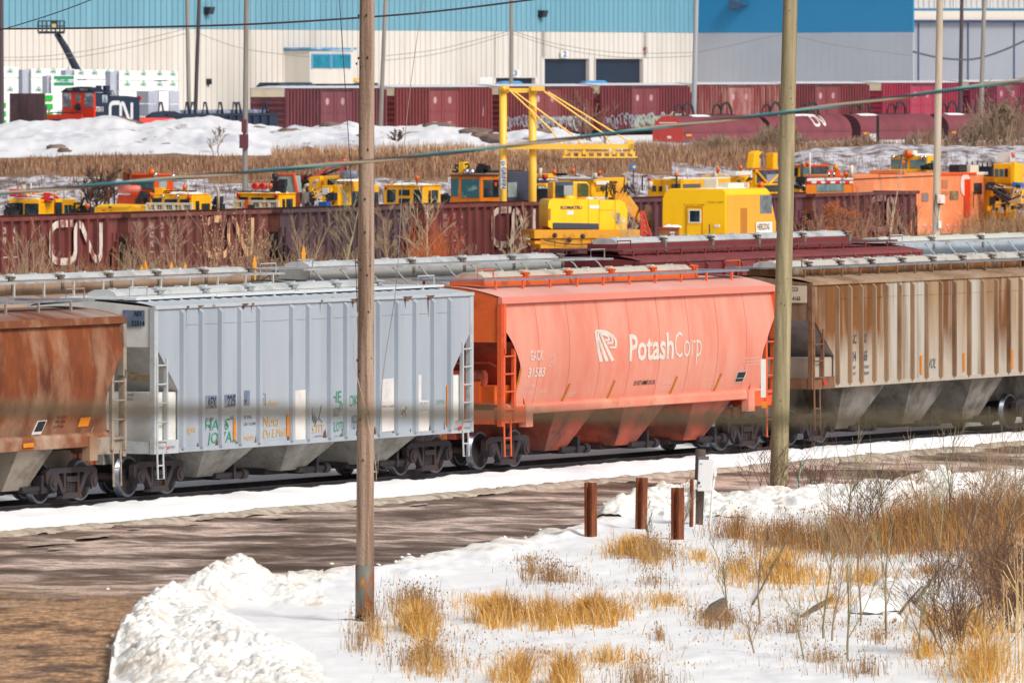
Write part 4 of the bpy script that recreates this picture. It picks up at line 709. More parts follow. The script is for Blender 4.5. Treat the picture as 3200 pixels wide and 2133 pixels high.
mb=MB(); mb.box(X(1772),X(1792),-.02,.02,Z(671),Z(658)); mb.box(X(1842),X(1872),-.02,.02,Z(652),Z(641)); mb.box(X(1943),X(1952),-.02,.02,Z(695),Z(682)); mb.build('decal',white,m.r); mb=MB(); mb.box(X(1926),X(1938),-.02,.02,Z(699),Z(666)); mb.build('decal',mat('decal_grey','#8f938c',.6,c2='#4a5660',amt=.4,sc=8,var=.1),m.r)
mb=MB(); [mb.box(X(a),X(a+1.2),-.012,.02,Z(718),Z(622)) for a in (1838,1872,1922)]; mb.box(X(1872),X(1922),-.012,.02,Z(657),Z(656)); mb.box(X(1714),X(1721),-.015,.05,Z(688),Z(652)); mb.build('panel_seam',mat('seam_brown','#b97a0c',.5,var=.1),m.r)
mb=MB(); mb.cyl((X(1830),1.2,0),(X(1830),1.2,Z(714)),.7,20); mb.box(X(1735),X(1930),.1,.55,.0,Z(722)+.12); mb.box(X(1735),X(1930),1.9,2.35,.0,Z(722)+.12); mb.build('tracks',black,m.r,bev=.05)
mb=MB(); [mb.ball((X(a),1.0,Z(622)),.22,0,8,(1.5,1,.4)) for a in (1856,1874,1895)]; mb.build('snow_cap',snow,m.r,True); mb=MB(); mb.ball((X(1787),.5,Z(620)),.2,0,10,(1.6,1,.7)); mb.build('fuel_cap',yel2,m.r,True)
m=Mach('flat_wagon','yellow flat wagon carrying the excavator, with a cable hanging along its side','flat wagon',1669,d-.6,None,0,math.radians(80),False)
f=m.f; X=lambda px:f.x(px); Z=lambda py:f.z(py,X(1830)); wy=mat('wagon_yellow','#e29a14',.6,c2='#7a4a1c',amt=.22,sc=1.5,var=.1,edge=.08)
mb=MB(); mb.box(X(1669),X(2001),0,2.9,Z(745),2.11); mb.build('deck',wy,m.r,bev=.03)
mb=MB(); mb.box(X(1690),X(1912),.1,2.8,Z(776),Z(746)); mb.box(X(1672),X(1695),.1,2.8,Z(762),Z(752)); mb.box(X(1860),X(1910),.05,.2,Z(780),Z(752)); [mb.box(X(a),X(a+2),.05,.1,Z(772),Z(746)) for a in (1735,1767,1820,1850)]; mb.box(X(1972),X(1985),.1,2.8,.6,Z(745)); mb.build('side_frame',wy,m.r,bev=.02)
mb=MB(); mb.tube([(X(1700+k*16),-.03,Z(750+14*math.sin(math.pi*k/13))) for k in range(14)],.03,5); mb.build('cable',dk,m.r); mb=MB(); [mb.ball((X(a),.0,Z(b)),.12) for a,b in ((1734,735),(1821,738),(1780,749))]; mb.build('tie_down',dk,m.r)
for t in (1.2,5.2): bogie(m.r,t).location=(t,1.45,0)
m=Mach('a_frame','red lattice A-frame stand with crossed braces, right of the excavator bucket','stand',2006,d-1.5,None,0,math.radians(80))
f=m.f; X=lambda px:f.x(px); Z=lambda py:f.z(py); rl=mat('lattice_red','#c2392f',.55,var=.1)
mb=MB(); mb.box(X(2001),X(2010),-.1,.1,0,Z(658)); mb.tube([(X(2010),0,Z(660)),(X(2040),0,Z(760)),(X(2044),0,.05)],.06,6); mb.tube([(X(2010),.7,Z(660)),(X(2030),.8,Z(760)),(X(2034),.8,.05)],.06,6)
for k in range(6): a=675+k*15; mb.tube([(X(2008),0,Z(a)),(X(2010+(a-660)*.3+4),0,Z(a+14))],.035,5)
mb.build('lattice',rl,m.r)
# yellow crew cabin car
d=Gd(2269)-30
m=Mach('crew_cabin','large rounded yellow cabin car with a small white-framed window and roof coolers','cabin car',2269,d,None,0)
cy=mat('cabin_yellow','#ffc606',.4,c2='#f8b80a',amt=.3,sc=.6,var=.03,k=1); cs=mat('cabin_yellow_sunlit','#f0a82a',.45,c2='#eca024',amt=.3,sc=.7,var=.04)  # second yellow: the sunlit side's wash put into the colour
f=m.f; Y=f.y(2068); Xe=f.x(2424); z0=f.z(765); z1=f.z(590)
mb=MB(); k=8; pr=[(0,z0),(Y,z0)]+[(Y-.02-.5*(1-math.cos(math.pi/2*i/k)),z1-.6+.6*math.sin(math.pi/2*i/k)) for i in range(k+1)]+[(.22*(1-math.sin(math.pi/2*i/k)),z1-.25+.25*math.cos(math.pi/2*i/k)) for i in range(k+1)]
n=len(pr); sl=lambda z: Xe-.75*max(0,(z-f.z(700))/(z1-f.z(700)))
mb.add([(0,p[0],p[1]) for p in pr]+[(sl(p[1]),p[0],p[1]) for p in pr],[tuple(range(n)),tuple(range(2*n-1,n-1,-1))]+[(i,(i+1)%n,n+(i+1)%n,n+i) for i in range(n)]); mb.build('body',cy,m.r,bev=.05)
mb=MB(); xb=f.x(2425); mb.add([(.04,-.012,z0),(sl(z0),-.012,z0),(sl(f.z(700)),-.012,f.z(700)),(sl(z1-.3),-.012,z1-.3),(.04,-.012,z1-.3)],[(0,1,2,3,4)]); mb.build('side_sun_tint',cs,m.r,raw=True)  # sheet laid over the side to carry the painted sun wash
m.we(2147,2194,649,745,cy,'door',0,mat('door_seam','#d08f0c',.5,var=.05)); m.we(2156,2188,659,694,glass,'window',-.03,white); m.ws(2374,2411,610,668,mat('side_glass','#5d6166',.15,c2='#8a8f95',amt=.4,sc=2,var=.15),'window'); m.ws(2313,2334,650,757,mat('slot_brown','#b97412',.6,var=.1),'step_recess')
m.ws(2362,2412,694,757,white,'sign_board',-.05); f=m.f
def st_(t,a,b,w,h,mm,y=-.09,bold=.01): x0=f.x(a,y); text(t,f.x(a+w,y)-x0,h*f.m,mm,m.r,lambda u,v:(x0+u,y,f.z(b,x0,y)+v),bold)
st_('HERZOG',2367,718,38,18,mat('sign_brown','#8a6420',.6,var=.1),bold=.03); scrib(m.r,[(f.x(2366+k*6,-.09),f.z(738+(k%3),0),.22,.1) for k in range(7)]+[(f.x(2366+k*6,-.09),f.z(751-(k%2),0),.2,.09) for k in range(7)],lambda u,v:(u,-.09,v),mat('marks_grey','#777c88',.6,var=.1))
def se_(t,a,b,w,h,mm,x=-.02): y0=f.y(a,x); text(t,y0-f.y(a+w,x),h*f.m,mm,m.r,lambda u,v:(x,y0-u,f.z(b,x)+v),.0)
dy=mat('stencil_ochre','#a8740c',.6,var=.1); se_('DO NOT HUMP',2136,644,66,6,dy); se_('HZGX 16805',2210,635,51,6,dy)
m.we(2232,2249,702,711,white,'placard'); m.bx(2198,2236,559,588,mat('cooler_cream','#efe4cf',.5,var=.05),'roof_cooler',.5,.7); m.ws(2240,2290,572,590,MATS['cooler_cream'],'roof_cooler',.8,.6); m.bx(2262,2320,570,590,MATS['cooler_cream'],'roof_cooler',3.4,.5); m.snowcap(2160,2260,590,.3,3.0); m.lamp(2378,578,None,.14,5.3)
m.tb([(2217,760),(2217,700)],.03,dk,'grab_iron',-.15); m.tb([(2178,760),(2178,735),(2208,735),(2208,760)],.035,rl,'hand_rail',-.5); m.we(2229,2256,733,757,mat('fire_red','#d8371c',.5,var=.06),'fire_cabinet',-.4,None,.4); m.tb([(2250,757),(2250,732),(2271,732),(2271,757)],.035,rl,'hand_rail',-.5)
m=Mach('generator','small brown generator box with red lid and snow cap, by the yellow cabin','generator',2121,d-3,None,0)
m.bx(2057,2125,713,790,mat('box_brown','#a8683a',.6,c2='#7a4428',amt=.3,sc=2,var=.1)); m.bx(2055,2126,710,717,mat('lid_red','#a93a2c',.5,var=.06),'lid',-.05,-.05); m.snowcap(2064,2104,711,.1,1,.16); m.we(2093,2109,724,730,white,'placard'); m.we(2096,2108,733,737,white,'placard')
m=Mach('warning_board','orange board with red letters MDM standing in front of the yellow cabin','sign',2172,d-4,None,0)
m.we(2100,2172,739,765,mat('board_orange','#f3a03a',.5,var=.05),'panel',0,None,.06); f=m.f; y0=f.y(2104,-.08); text('MDM',y0-f.y(2146,-.08),.22,red,m.r,lambda u,v:(-.09,y0-u,f.z(764,-.08)+v),.03); m.tb([(2102,800),(2102,740)],.05,rl,'leg',.1); m.tb([(2170,800),(2170,740)],.05,rl,'leg',.1)
# machines behind the cabin car
m=Mach('track_machine','long yellow machine with grey windows, directly behind the yellow cabin car','track machine',2130,dM(2130,8),GM); m.under(7)
m.bx(2024,2284,560,690,yel); m.we(2039,2051,581,598); m.we(2060,2070,582,598); m.we(2099,2127,574,590,mat('grey_window','#6a6660',.25,var=.1)); m.ws(2134,2188,575,590,MATS['grey_window']); m.bx(2120,2284,556,562,white,'roof_panel',.2,0); m.snowcap(2060,2120,559); m.lamp(2115,547); m.pole(2148,525,558,.03,white); m.tb([(2030,590),(2034,566)],.12,guard,'exhaust',-.3); m.tb([(2113,590),(2115,552)],.05,dk,'mast',-.3); m.lamp(2029,563,mred,.1,-.2,'tail_lamp'); m.tb([(2007,596),(2007,552),(2022,548)],.04,dk,'handrail',-.3)
m.we(2080,2087,580,598,white,'marker_post',-.4)
m=Mach('track_machine','yellow machine with white tanks on its roof, between the cabin car and right wooden pole','track machine',2330,dM(2330,16),GM); m.under(6)
m.bx(2190,2362,550,690,yel); m.ws(2298,2358,535,548,white,'water_tank',.3); m.ws(2345,2353,540,562,white,'drain_pipe',-.1); m.we(2204,2232,540,548,white,'roof_box',.2); m.we(2240,2268,541,550,white,'roof_box',.2); m.lamp(2314,524); m.lamp(2244,530); m.tb([(2236,560),(2236,534)],.1,guard,'exhaust'); m.tb([(2372,545),(2372,500),(2368,494)],.1,beige,'exhaust',4); clutter(m,2290,2360,555,590,10,-.2,[dk,yel],'pipework')
m=Mach('track_machine','yellow machine with large dark windscreen and folded yellow arm, beside the right wooden pole','track machine',2362,dM(2362,6),GM); m.under(5)
m.bx(2350,2440,530,534,org,'roof',-.1,0); m.ws(2364,2440,533,575,glass,'windscreen',.0); m.ws(2368,2440,578,600,glass,'window',.0); m.pl([(2350,530),(2362,530),(2362,600),(2352,600)],yel,'post',0,.3); m.bx(2352,2440,598,690,yel); f=m.f
mb=MB(); mb.tube([(f.x(2362),-.06,f.z(536)),(f.x(2398),-.06,f.z(578)),(f.x(2438),-.06,f.z(540))],.07,6); mb.tube([(f.x(2362),-.06,f.z(577)),(f.x(2440),-.06,f.z(578))],.06,6); mb.build('window_bar',yel,m.r)
m.ws(2395,2430,545,570,mat('pale_glass','#9a96a4',.2,var=.1),'window',-.02); m.ws(2395,2408,478,528,yel,'arm',.6,.4); f=m.f
mb=MB(); mb.prism([(f.x(2392),f.z(528)),(f.x(2398),f.z(480)),(f.x(2408),f.z(472)),(f.x(2422),f.z(476)),(f.x(2412),f.z(490)),(f.x(2414),f.z(528))],'y',.7,1.1); mb.build('folded_arm',yel,m.r,bev=.04); mb=MB(); mb.tube([(f.x(2420),.7,f.z(480)),(f.x(2440),.7,f.z(496))],.05,6); mb.build('ram',chrome,m.r)
m=Mach('track_machine','yellow cab with teal windscreens half hidden right of the right wooden pole','track machine',2500,dM(2500,14),GM); m.under(5)
m.bx(2470,2592,517,690,yel); m.ws(2503,2530,524,550,tealglass); m.ws(2534,2590,522,552,glass); m.we(2474,2494,525,550); m.bx(2474,2594,516,521,org,'roof',-.1,-.1); m.lamp(2524,511); m.pole(2531,477,560,.04,white,'mast',-.3); m.tb([(2505,585),(2505,512),(2514,508)],.09,beige,'exhaust',-.6); clutter(m,2475,2520,560,592,20,-.7,[dk,white,chrome],'machinery'); m.ws(2540,2590,553,560,white,'deck_snow',-.1)
m=Mach('track_machine','orange cabin with red and white striped edge and snowy roof, left of the orange car','track machine',2521,dM(2560,6),GM); m.under(6)
oc=mat('cabin_orange','#f58a1e',.45,c2='#ee7c18',amt=.3,sc=1,var=.05); m.bx(2515,2712,563,690,oc); m.ws(2521,2712,558,566,white,'roof_snow',-.03)
for k in range(10): m.ws(2521+k*14.8,2521+(k+1)*14.8,566,574,red if k%2==0 else white,'edge_stripe',-.04,.02)
m.ws(2552,2636,577,600,mat('blue_grey_glass','#6f8a8e',.2,c2='#8fb0ac',amt=.4,sc=1,var=.1)); m.ws(2585,2624,532,556,org,'lamp_box',.4); f=m.f
for px in (2589,2605): m.lamp(px,545,chrome,.1,f.x(px)*0+2.0,'work_lamp')
m.lamp(2612,523,mat('cone_orange','#f59a38',.5,var=.05),.14,3,'traffic_cone'); m.lamp(2644,544,None,.12,4); m.pole(2661,516,556,.1,guard,'exhaust',4)
# long orange car and the yellow cab above it
m=Mach('orange_car','long faded orange cabin car with a red door post and small windows, at the right','cabin car',2668,dM(2760,3),None); m.under(16,3)
of=mat('faded_orange','#f28a58',.55,c2='#efa274',amt=.35,sc=.8,var=.06,c3='#b5583a',amt3=.12,sc3=3,edge=.1); og=mat('strong_orange','#f2500f',.5,var=.06)
f=m.f; mb=MB(); mb.box(0,f.x(3078),0,2.9,f.z(742),f.z(546)); mb.build('body',of,m.r,bev=.06)
yn=-.02
m.ws(2938,3050,541,548,og,'roof_edge',yn+.01,.06); m.ws(3012,3029,560,676,mat('post_red','#e63c0c',.5,c2='#8a3a24',amt=.3,sc=1,st=(1,1,.5),var=.1),'door_post',yn,.08); m.ws(2968,2994,597,624,mat('murky_glass','#7a6a50',.3,c2='#a89878',amt=.4,sc=2,var=.1),'window',yn); m.ws(3044,3068,572,607,glass,'window',yn); m.ws(2881,2901,603,630,mat('pink_grey_glass','#8d7a78',.3,var=.1),'window',yn); m.ws(2944,2961,562,588,mat('vent_tan','#c07850',.6,var=.1),'vent',yn); m.ws(2944,2962,598,610,MATS['vent_tan'],'vent',yn)
mb=MB(); mb.lathe([(0,0),(0,.62),(.02,.62)],(f.x(3016,yn),yn-.03,f.z(586)),'y',24); mb.build('round_emblem',mat('emblem_pink','#f1d3c9',.6,var=.05),m.r); m.ws(3030,3072,538,547,white,'roof_snow',yn+.3,.3)
for k in range(9): m.ws(2858+k*24,2868+k*24,700,707,mat('tape_pink','#e9a9a0',.6,var=.1),'reflective_tape',yn)
mb=MB(); mb.tube([(f.x(3033,yn),yn-.1,f.z(610)),(f.x(3037,yn),yn-.1,f.z(612)),(f.x(3037,yn),yn-.1,f.z(660))],.025,5); mb.tube([(f.x(2668,yn),yn-.02,f.z(560)),(f.x(2918,yn),yn-.02,f.z(555))],.02,5); mb.build('grab_iron',dk,m.r)
m.bx(2720,2760,531,546,of,'roof_vent',3,-1.5); m.ws(2990,3016,516,540,guard,'roof_hood',yn+.8,.8); m.ws(2966,2990,515,540,dk,'roof_fan',yn+.8,.6)
m=Mach('track_machine','yellow cab with blue-grey windscreens and snowy roof, above the orange car','track machine',2900,dM(2900,16),GM); m.under(5)
m.bx(2782,2935,486,690,yel); m.we(2786,2837,500,527,mat('bluegrey_glass','#6d9199',.2,c2='#95bcc0',amt=.35,sc=1,var=.1),'window'); m.we(2846,2896,499,527,MATS['bluegrey_glass'],'window'); m.ws(2908,2918,502,525,tealglass); m.bx(2772,2935,530,560,yel,'bumper',-.5,0); m.we(2820,2866,470,484,white,'roof_unit',.3,None,.5); m.lamp(2838,480,None,.18,-.2); m.lamp(2823,508,org,.1,-.3); m.pole(2821,512,530,.03,dk,'mast',-.3); m.snowcap(2785,2900,486); clutter(m,2880,2915,515,530,8,-.6,[dk],'ram')
for px in (2792,2812,2880,2891): m.lamp(px,491,chrome,.09,-.05,'work_lamp')
m=Mach('track_machine','small yellow machine with teal windows and blue drum at the right edge, behind dry brush','track machine',3160,dM(3160,0),GM); m.under(5)
m.bx(3104,3200,511,575,yel,'cab'); m.we(3109,3121,528,553,tealglass); m.we(3124,3137,528,553,tealglass); m.we(3140,3150,527,553,glass); m.bx(3075,3160,552,690,yel,'body',.5,0); m.ws(3160,3168,505,570,yel,'mast',-.2,.2); m.ws(3162,3175,570,584,mat('drum_blue','#1f6fc4',.5,var=.06),'drum',-.3,.4); m.we(3118,3158,477,508,white,'roof_panel',.2); m.lamp(3166,483); clutter(m,3090,3200,575,660,40,-.5,[dk,yel,MATS['exhaust_beige']],'machinery')
m=Mach('dark_wagon','dark flat wagon with rail posts behind the orange car at the right','flat wagon',3100,dM(3060,30),None)
m.bx(3015,3120,520,690,black,'body'); 
for k in range(6): m.pole(3022+k*16,505,522,.04,dk,'stake')
# ---- upper yard: box wagons, coil wagons, locomotive, lumber ------------------------
BX=Fr(px=893,d=735,z=4.2)
bm1=[('#85464f','#67373f','#a0666a'),('#974648','#7a383c','#ad6668'),('#924446','#73363c','#a87876'),('#8c4048','#70343a','#a06266'),('#9c4a4c','#7c3a3e','#c89a8c'),('#8c3e44','#6d3238','#a46a68'),('#b83a56','#982e48','#c05a70'),('#90344e','#702a40','#a85a6a')]
blab=['dull purple-brown box wagon with cream end, leftmost of the row','red-brown box wagon with small blue sticker by its right end','red-brown box wagon with grey graffiti, behind the yellow gantry','maroon box wagon with pale green and grey graffiti, behind the coil wagons','rust-streaked red box wagon right of the grey lamp post','dark red box wagon with two white door marks, right of the right wooden pole','bright crimson box wagon, left of the dark pole','plum red box wagon, last at the right edge']
starts=[893,1235,1562,1877,2180,2457,2757,3030]; crw=mat('cream_end','#ecdcc0',.6,c2='#d9c3a8',amt=.3,sc=1,var=.05)
pale=mat('door_mark','#c29aa0',.6,c2='#9a5c64',amt=.3,sc=5,var=.1); wsn=mat('roof_white','#e6e6ec',.7,var=.03)
for i,px in enumerate(starts):
    x=BX.x(px); d=BX.d(x); ytop=270-(px-893)*(20/2300.)
    zt=CH-(ytop-HY)*d/F; z0=zt-4.75; f=Fr(px=px,d=d,z=z0); root=thing(f,'box_wagon',blab[i],'box wagon','red box wagons in front of the warehouse')
    c=bm1[i]; m=mat('box_red_%d'%i,c[0],.65,k=.68,c2=c[1],amt=.35,sc=.7,st=(1,1,.25),var=.06,c3=c[2],amt3=.2 if i!=4 else .4,sc3=1.4,edge=.12)
    L=15.6; W=3.0; b=MB(); b.box(0,L,0,W,1.0,4.62)
    n=30
    for k in range(n+1):
        xx=L*k/n
        if abs(xx-L/2)<2.5: continue
        b.prism([(xx-.10,0),(xx-.08,-.2),(xx+.08,-.2),(xx+.10,0)],'z',1.15,4.5)
    b.build('body',m,root)
    e=MB(); 
    for k in range(6): e.box(-.10,0,.1,W-.1,1.35+k*.42,1.52+k*.42)
    e.box(-.04,0,0,.12,1,4.6); e.box(-.04,0,W-.12,W,1,4.6); e.build('end_rib',m,root)
    e=MB(); e.box(-.06,0,.05,W-.05,3.95,4.6); e.build('end_panel',crw,root)
    r=MB(); r.add([(-.1,-.12,4.6),(L+.1,-.12,4.6),(L+.1,W+.1,4.6),(-.1,W+.1,4.6),(-.1,W/2,4.78),(L+.1,W/2,4.78)],[(0,1,5,4),(4,5,2,3),(0,4,3),(1,2,5),(0,3,2,1)]); r.build('roof',wsn,root)
    for s in (-1,1):
        xa=L/2+(-2.4 if s<0 else .03); dd=MB(); dd.box(xa,xa+2.37,-.12,0,1.05,4.35)
        dd.box(xa+.1,xa+2.2,-.16,-.12,2.7,2.78); dd.box(xa+1.95,xa+2.02,-.17,-.12,1.2,4.3)
        o=dd.build('door',m,root); w=MB(); w.ball((xa+.9,-.12,3.6),.28,0,10,(1,.03,1)); w.box(xa+.75,xa+.95,-.125,-.118,1.4,1.9); w.box(xa+.5,xa+1.2,-.125,-.118,1.85,1.95); w.build('door_mark',pale,o)
    rl_=MB(); rl_.box(L/2-5,L/2+2.6,-.15,0,4.36,4.44); rl_.box(L/2-5,L/2+2.6,-.15,0,.98,1.06); rl_.build('door_rail',darksteel,root)
    for t in (2.2,L-2.2): bogie(root,t).location=(t,W/2,0)
    k=MB(); k.box(-.6,0,W/2-.15,W/2+.15,.7,1.0); k.box(-.3,L+.3,W/2-.5,W/2+.5,.6,1.0); k.build('underframe',darksteel,root)
    if i in (1,2,3): 
        st=MB(); st.box(L-1.6,L-1.25,-.1,-.02,2.3,3.1) if i<3 else st.box(1.2,1.5,-.1,-.02,1.4,1.9); st.build('sticker',mat('sticker_blue','#a9c3e0',.5,c2='#e8ecf2',amt=.5,sc=2,edge=.05,var=.05),root)
    if i in (2,3):
        for xx,w,mm in ((.5,14.5,mat('graf_grey','#8d8a92',.6,c2='#5a545e',amt=.4,sc=3,var=.1)),(5.5,9.5,mat('graf_pale','#b3b8b0',.6,c2='#6a6a70',amt=.4,sc=3,var=.1)),(6,9,mat('graf_lime','#9fae86',.6,var=.1)))[:2+(i==3)]:
            gm=MB(); x=xx
            while x<xx+w:
                r=R.uniform(.25,.5); zc=R.uniform(1.5,1.9); stroke([(x+r*math.cos(t*.7+R.random()*.3),zc+r*1.25*math.sin(t*.7)*.9) for t in range(R.randint(6,10))],R.uniform(.1,.2),lambda u,v:(u,-.215-.002*R.random(),v),gm); x+=r*R.uniform(.9,1.6)
            gm.build('graffiti',mm,root,raw=True)
track('rail',Fr(px=893,d=735,z=4.2).sub(0,.8),-40,180)
# coil wagons
CF=Fr(px=2135,d=705,z=4.05); cred=mat('coil_maroon','#85404a',.55,c2='#733640',amt=.35,sc=.7,var=.06); cend=mat('coil_red','#c9443c',.5,c2='#b53c38',amt=.3,sc=.8,var=.05)
for i,(px,lab) in enumerate(((2135,'maroon round-topped coil wagon with bright red end, left of the right wooden pole'),(2410,'maroon round-topped coil wagon with white railway initials, right of the right wooden pole'),(2690,'maroon round-topped coil wagon with plain sides, left of the signal post'),(2965,'maroon round-topped coil wagon behind bare trees at the right edge'))):
    x=CF.x(px); d=CF.d(x); f=Fr(px=px,d=d,z=CH-(444-HY-(px-2135)*.012)*d/F-.95); root=thing(f,'coil_wagon',lab,'coil wagon','round-topped coil wagons'); L=CF.x(2398)-.25; W=2.45; h0=.95; zs=1.7; rr=W/2
    if i: L=CF.x(2398)-.1
    b=MB(); b.box(0,L,0,W,h0,zs+.05); b.box(.02,L-.02,-.06,W+.06,zs-.08,zs); b.build('body',cred,root)
    hd=MB(); k=14; pr=[(rr-rr*math.cos(math.pi*q/k),zs+.0+1.15*math.sin(math.pi*q/k)) for q in range(k+1)]; hd.prism(pr,'x',.05,L-.05); hd.build('hood',cred,root)
    e=MB(); e.prism(pr,'x',-.02,.03); e.box(-.03,.01,0,W,h0,zs); e.build('end_panel',cend if i==0 else mat('coil_end_shade','#4a242e',.6,var=.1),root)  # later wagons: shading at the joints painted as darker maroon ends
    rb=MB()
    for q in range(5):
        xx=L*(q+.5)/5
        for a,b_ in zip(pr,pr[1:]): rb.add([(xx-.05,a[0]*1.01,a[1]+.02),(xx+.05,a[0]*1.01,a[1]+.02),(xx+.05,b_[0]*1.01,b_[1]+.02),(xx-.05,b_[0]*1.01,b_[1]+.02)],[(0,1,2,3)])
    if i==1: rb.build('hood_rib',cred,root,raw=True)
    w=MB(); w.box(.3,1.2,-.08,-.05,1.35,1.52); w.build('reflector_strip',amber,root); w=MB(); w.box(L*.72,L*.72+1.6,.2,.3,1.85,2.1); w.build('stencil_plate',lettw,root)
    t_=MB()
    for q in (.24,.7): 
        xx=L*q; t_.tube([(xx-.9*math.cos(g_*.314),rr,zs+1.1+.95*math.sin(g_*.314)) for g_ in range(11)],.1,6); t_.tube([(xx+.3-.8*math.cos(g_*.314),rr+.9,zs+1.0+.9*math.sin(g_*.314)) for g_ in range(11)],.08,6)
    t_.box(L*.2,L*.8,rr-.06,rr+.06,zs+1.13,zs+1.2); t_.build('lifting_gear',darksteel,root)
    sn=MB(); a=L*(.1+.2*R.random()); sn.grid(lambda u,v:(a+(u*(3 if i!=1 else 6)),rr+(v-.5)*1.1,zs+1.15-.25*(2*v-1)**2*.6+.02+.1*min(u,1-u,v,1-v,.3)),8,5); sn.build('snow_patch',snow,root,True)
    if i==0: w=MB(); w.box(-.05,-.02,.5,1.9,2.28,2.36); w.box(-.05,-.02,.95,1.25,1.2,1.38); w.build('end_lettering',lettw,root)
    if i==1: cn_logo(1.9,.9,.2,lettw,root,lambda u,v:(7.4+u,rr-(rr+.04)*math.cos(.3+v/1.2),zs+1.2*math.sin(.3+v/1.2)))
    for t in (2,L-2): bogie(root,t).location=(t,W/2,0)
track('rail',Fr(px=2135,d=705,z=4.05).sub(-30,.5),-10,140)
# locomotive 7311
f=Fr(px=295,d=700,z=4.0,th=math.radians(35)); L_=thing(f,'locomotive','red and black switcher locomotive numbered 7311 with white railway initials on its hood','locomotive')
lred=mat('loco_red','#f03a12',.45,c2='#e03010',amt=.3,sc=1,var=.05); m_=f.m; Z=lambda py,x=0,y=0:f.z(py,x,y)
Yl=f.y(193); xc=f.x(327); xh=f.x(446)
b=MB(); b.prism([(0,.9),(Yl,.9),(Yl,Z(290)),(Yl*.86,Z(277)),(Yl*.5,Z(272)),(Yl*.14,Z(277)),(0,Z(290))],'x',0,.15); b.build('cab_end',lred,L_,bev=.03)
b=MB(); b.box(.15,xc,.0,Yl,.9,Z(290)); b.build('cab_side',navy,L_); b=MB(); b.prism([(-.1,Z(289)),(Yl*.14,Z(276)),(Yl*.5,Z(271)),(Yl*.86,Z(276)),(Yl+.1,Z(289))],'x',-.08,xc+.1); b.build('cab_roof',navy,L_)
for a,c,t,u in ((195,222,291,317),(195,222,319,336),(238,251,294,319),(265,292,291,317),(265,292,319,336)):
    b=MB(); b.box(-.04,.02,f.y(c),f.y(a),Z(u),Z(t)); b.build('window',mat('loco_glass','#6d7c8a',.2,c2='#c3ccd2',amt=.4,sc=1.5,edge=.06,var=.15),L_,bev=.08)
b=MB(); b.ball((-.02,f.y(244),Z(335)),.32,0,12,(.3,1,.8)); b.build('headlamp',dk,L_)
for a,c,t in ((208,228,'7311'),(246,275,'7311')):
    b=MB(); b.box(-.12,-.02,f.y(c),f.y(a),Z(285),Z(275)); o=b.build('number_board',dk,L_); y0=f.y(a+3,-.13); text(t,y0-f.y(c-3,-.13),.13,lettw,o,lambda u,v:(-.13,y0-u,Z(283)+v))
b=MB(); b.box(.9,1.5,-.03,.02,Z(322),Z(297)); b.build('window',MATS['loco_glass'],L_); text('7311',xc*.72,Z(332)-Z(349)-.05,lettw,L_,lambda u,v:(xc*.12+u,-.02,Z(349)+v),.02)
hy=.25; b=MB(); b.prism([(hy,1.0),(Yl-.25,1.0),(Yl-.25,Z(305)),(Yl*.5,Z(300)),(hy,Z(305))],'x',xc,xh); b.build('hood',navy,L_,bev=.06)
x0=f.x(343,hy); cn_logo(f.x(411,hy)-x0,Z(322)-Z(377),.30,mat('loco_white','#d9d9dc',.5,var=.05),L_,lambda u,v:(x0+u,hy-.03,Z(377)+v))
b=MB(); b.cyl((f.x(343,1),1.3,Z(302)),(f.x(343,1),1.3,Z(268)),.26,12); b.cyl((f.x(312,1.2),1.3,Z(282)),(f.x(312,1.2),1.3,Z(268)),.22,10); b.build('exhaust_stack',navy,L_); b=MB(); b.lathe([(0,.3),(.1,.2),(.35,.14),(.42,0)],(f.x(360,1),1.3,Z(299)),'z',12); b.build('bell',chrome,L_,True); b=MB(); b.cyl((xh,hy+.1,Z(308)),(xh+.12,hy+.1,Z(308)),.18,10); b.build('marker_lamp',lred,L_)
b=MB(); b.box(-1.6,-1.5,-.1,Yl+.1,.7,Z(358)); b.box(-1.6,0,-.1,.5,.7,1.5); b.build('end_step',lred,L_); b=MB(); 
for y in (0,Yl*.3,Yl*.6,Yl): b.cyl((-1.5,y,1.0),(-1.5,y,Z(343)),.04,6)
b.tube([(-1.5,0,Z(352)),(-1.5,Yl,Z(352))],.04,6); b.build('handrail',dk,L_); b=MB(); b.box(-1.5,xh+1,.1,Yl-.1,.7,1.0); b.build('frame',darksteel,L_)
for t in (1.5,xh-1): bogie(L_,t).location=(t,Yl/2,0)
# dark gondola end with wagon frame
f=Fr(px=138,d=692,z=4.0); g=thing(f,'gondola_wagon','brown-black stained high wagon end facing the camera, left of the red locomotive','gondola wagon'); gm=mat('stained_brown','#5a4044',.75,c2='#3c2a33',amt=.45,sc=.8,st=(1,1,.4),var=.12,c3='#8a4a36',amt3=.1,sc3=3)
b=MB(); b.box(0,.15,0,f.y(30),.9,f.z(292)); b.box(.15,5,f.y(30)-.15,f.y(30),.9,f.z(330)); b.build('body',gm,g); b=MB(); b.box(0,.2,-.5,2.8,.7,1.0); b.prism([(-1.2,f.z(372)),(0,f.z(372)),(0,.7),(-.4,.7)],'x',.2,2.5); b.build('underframe',mat('frame_brown2','#5d2c2c',.7,var=.1),g)
for t in (1.2,4): bogie(g,t).location=(t,1.4,0)
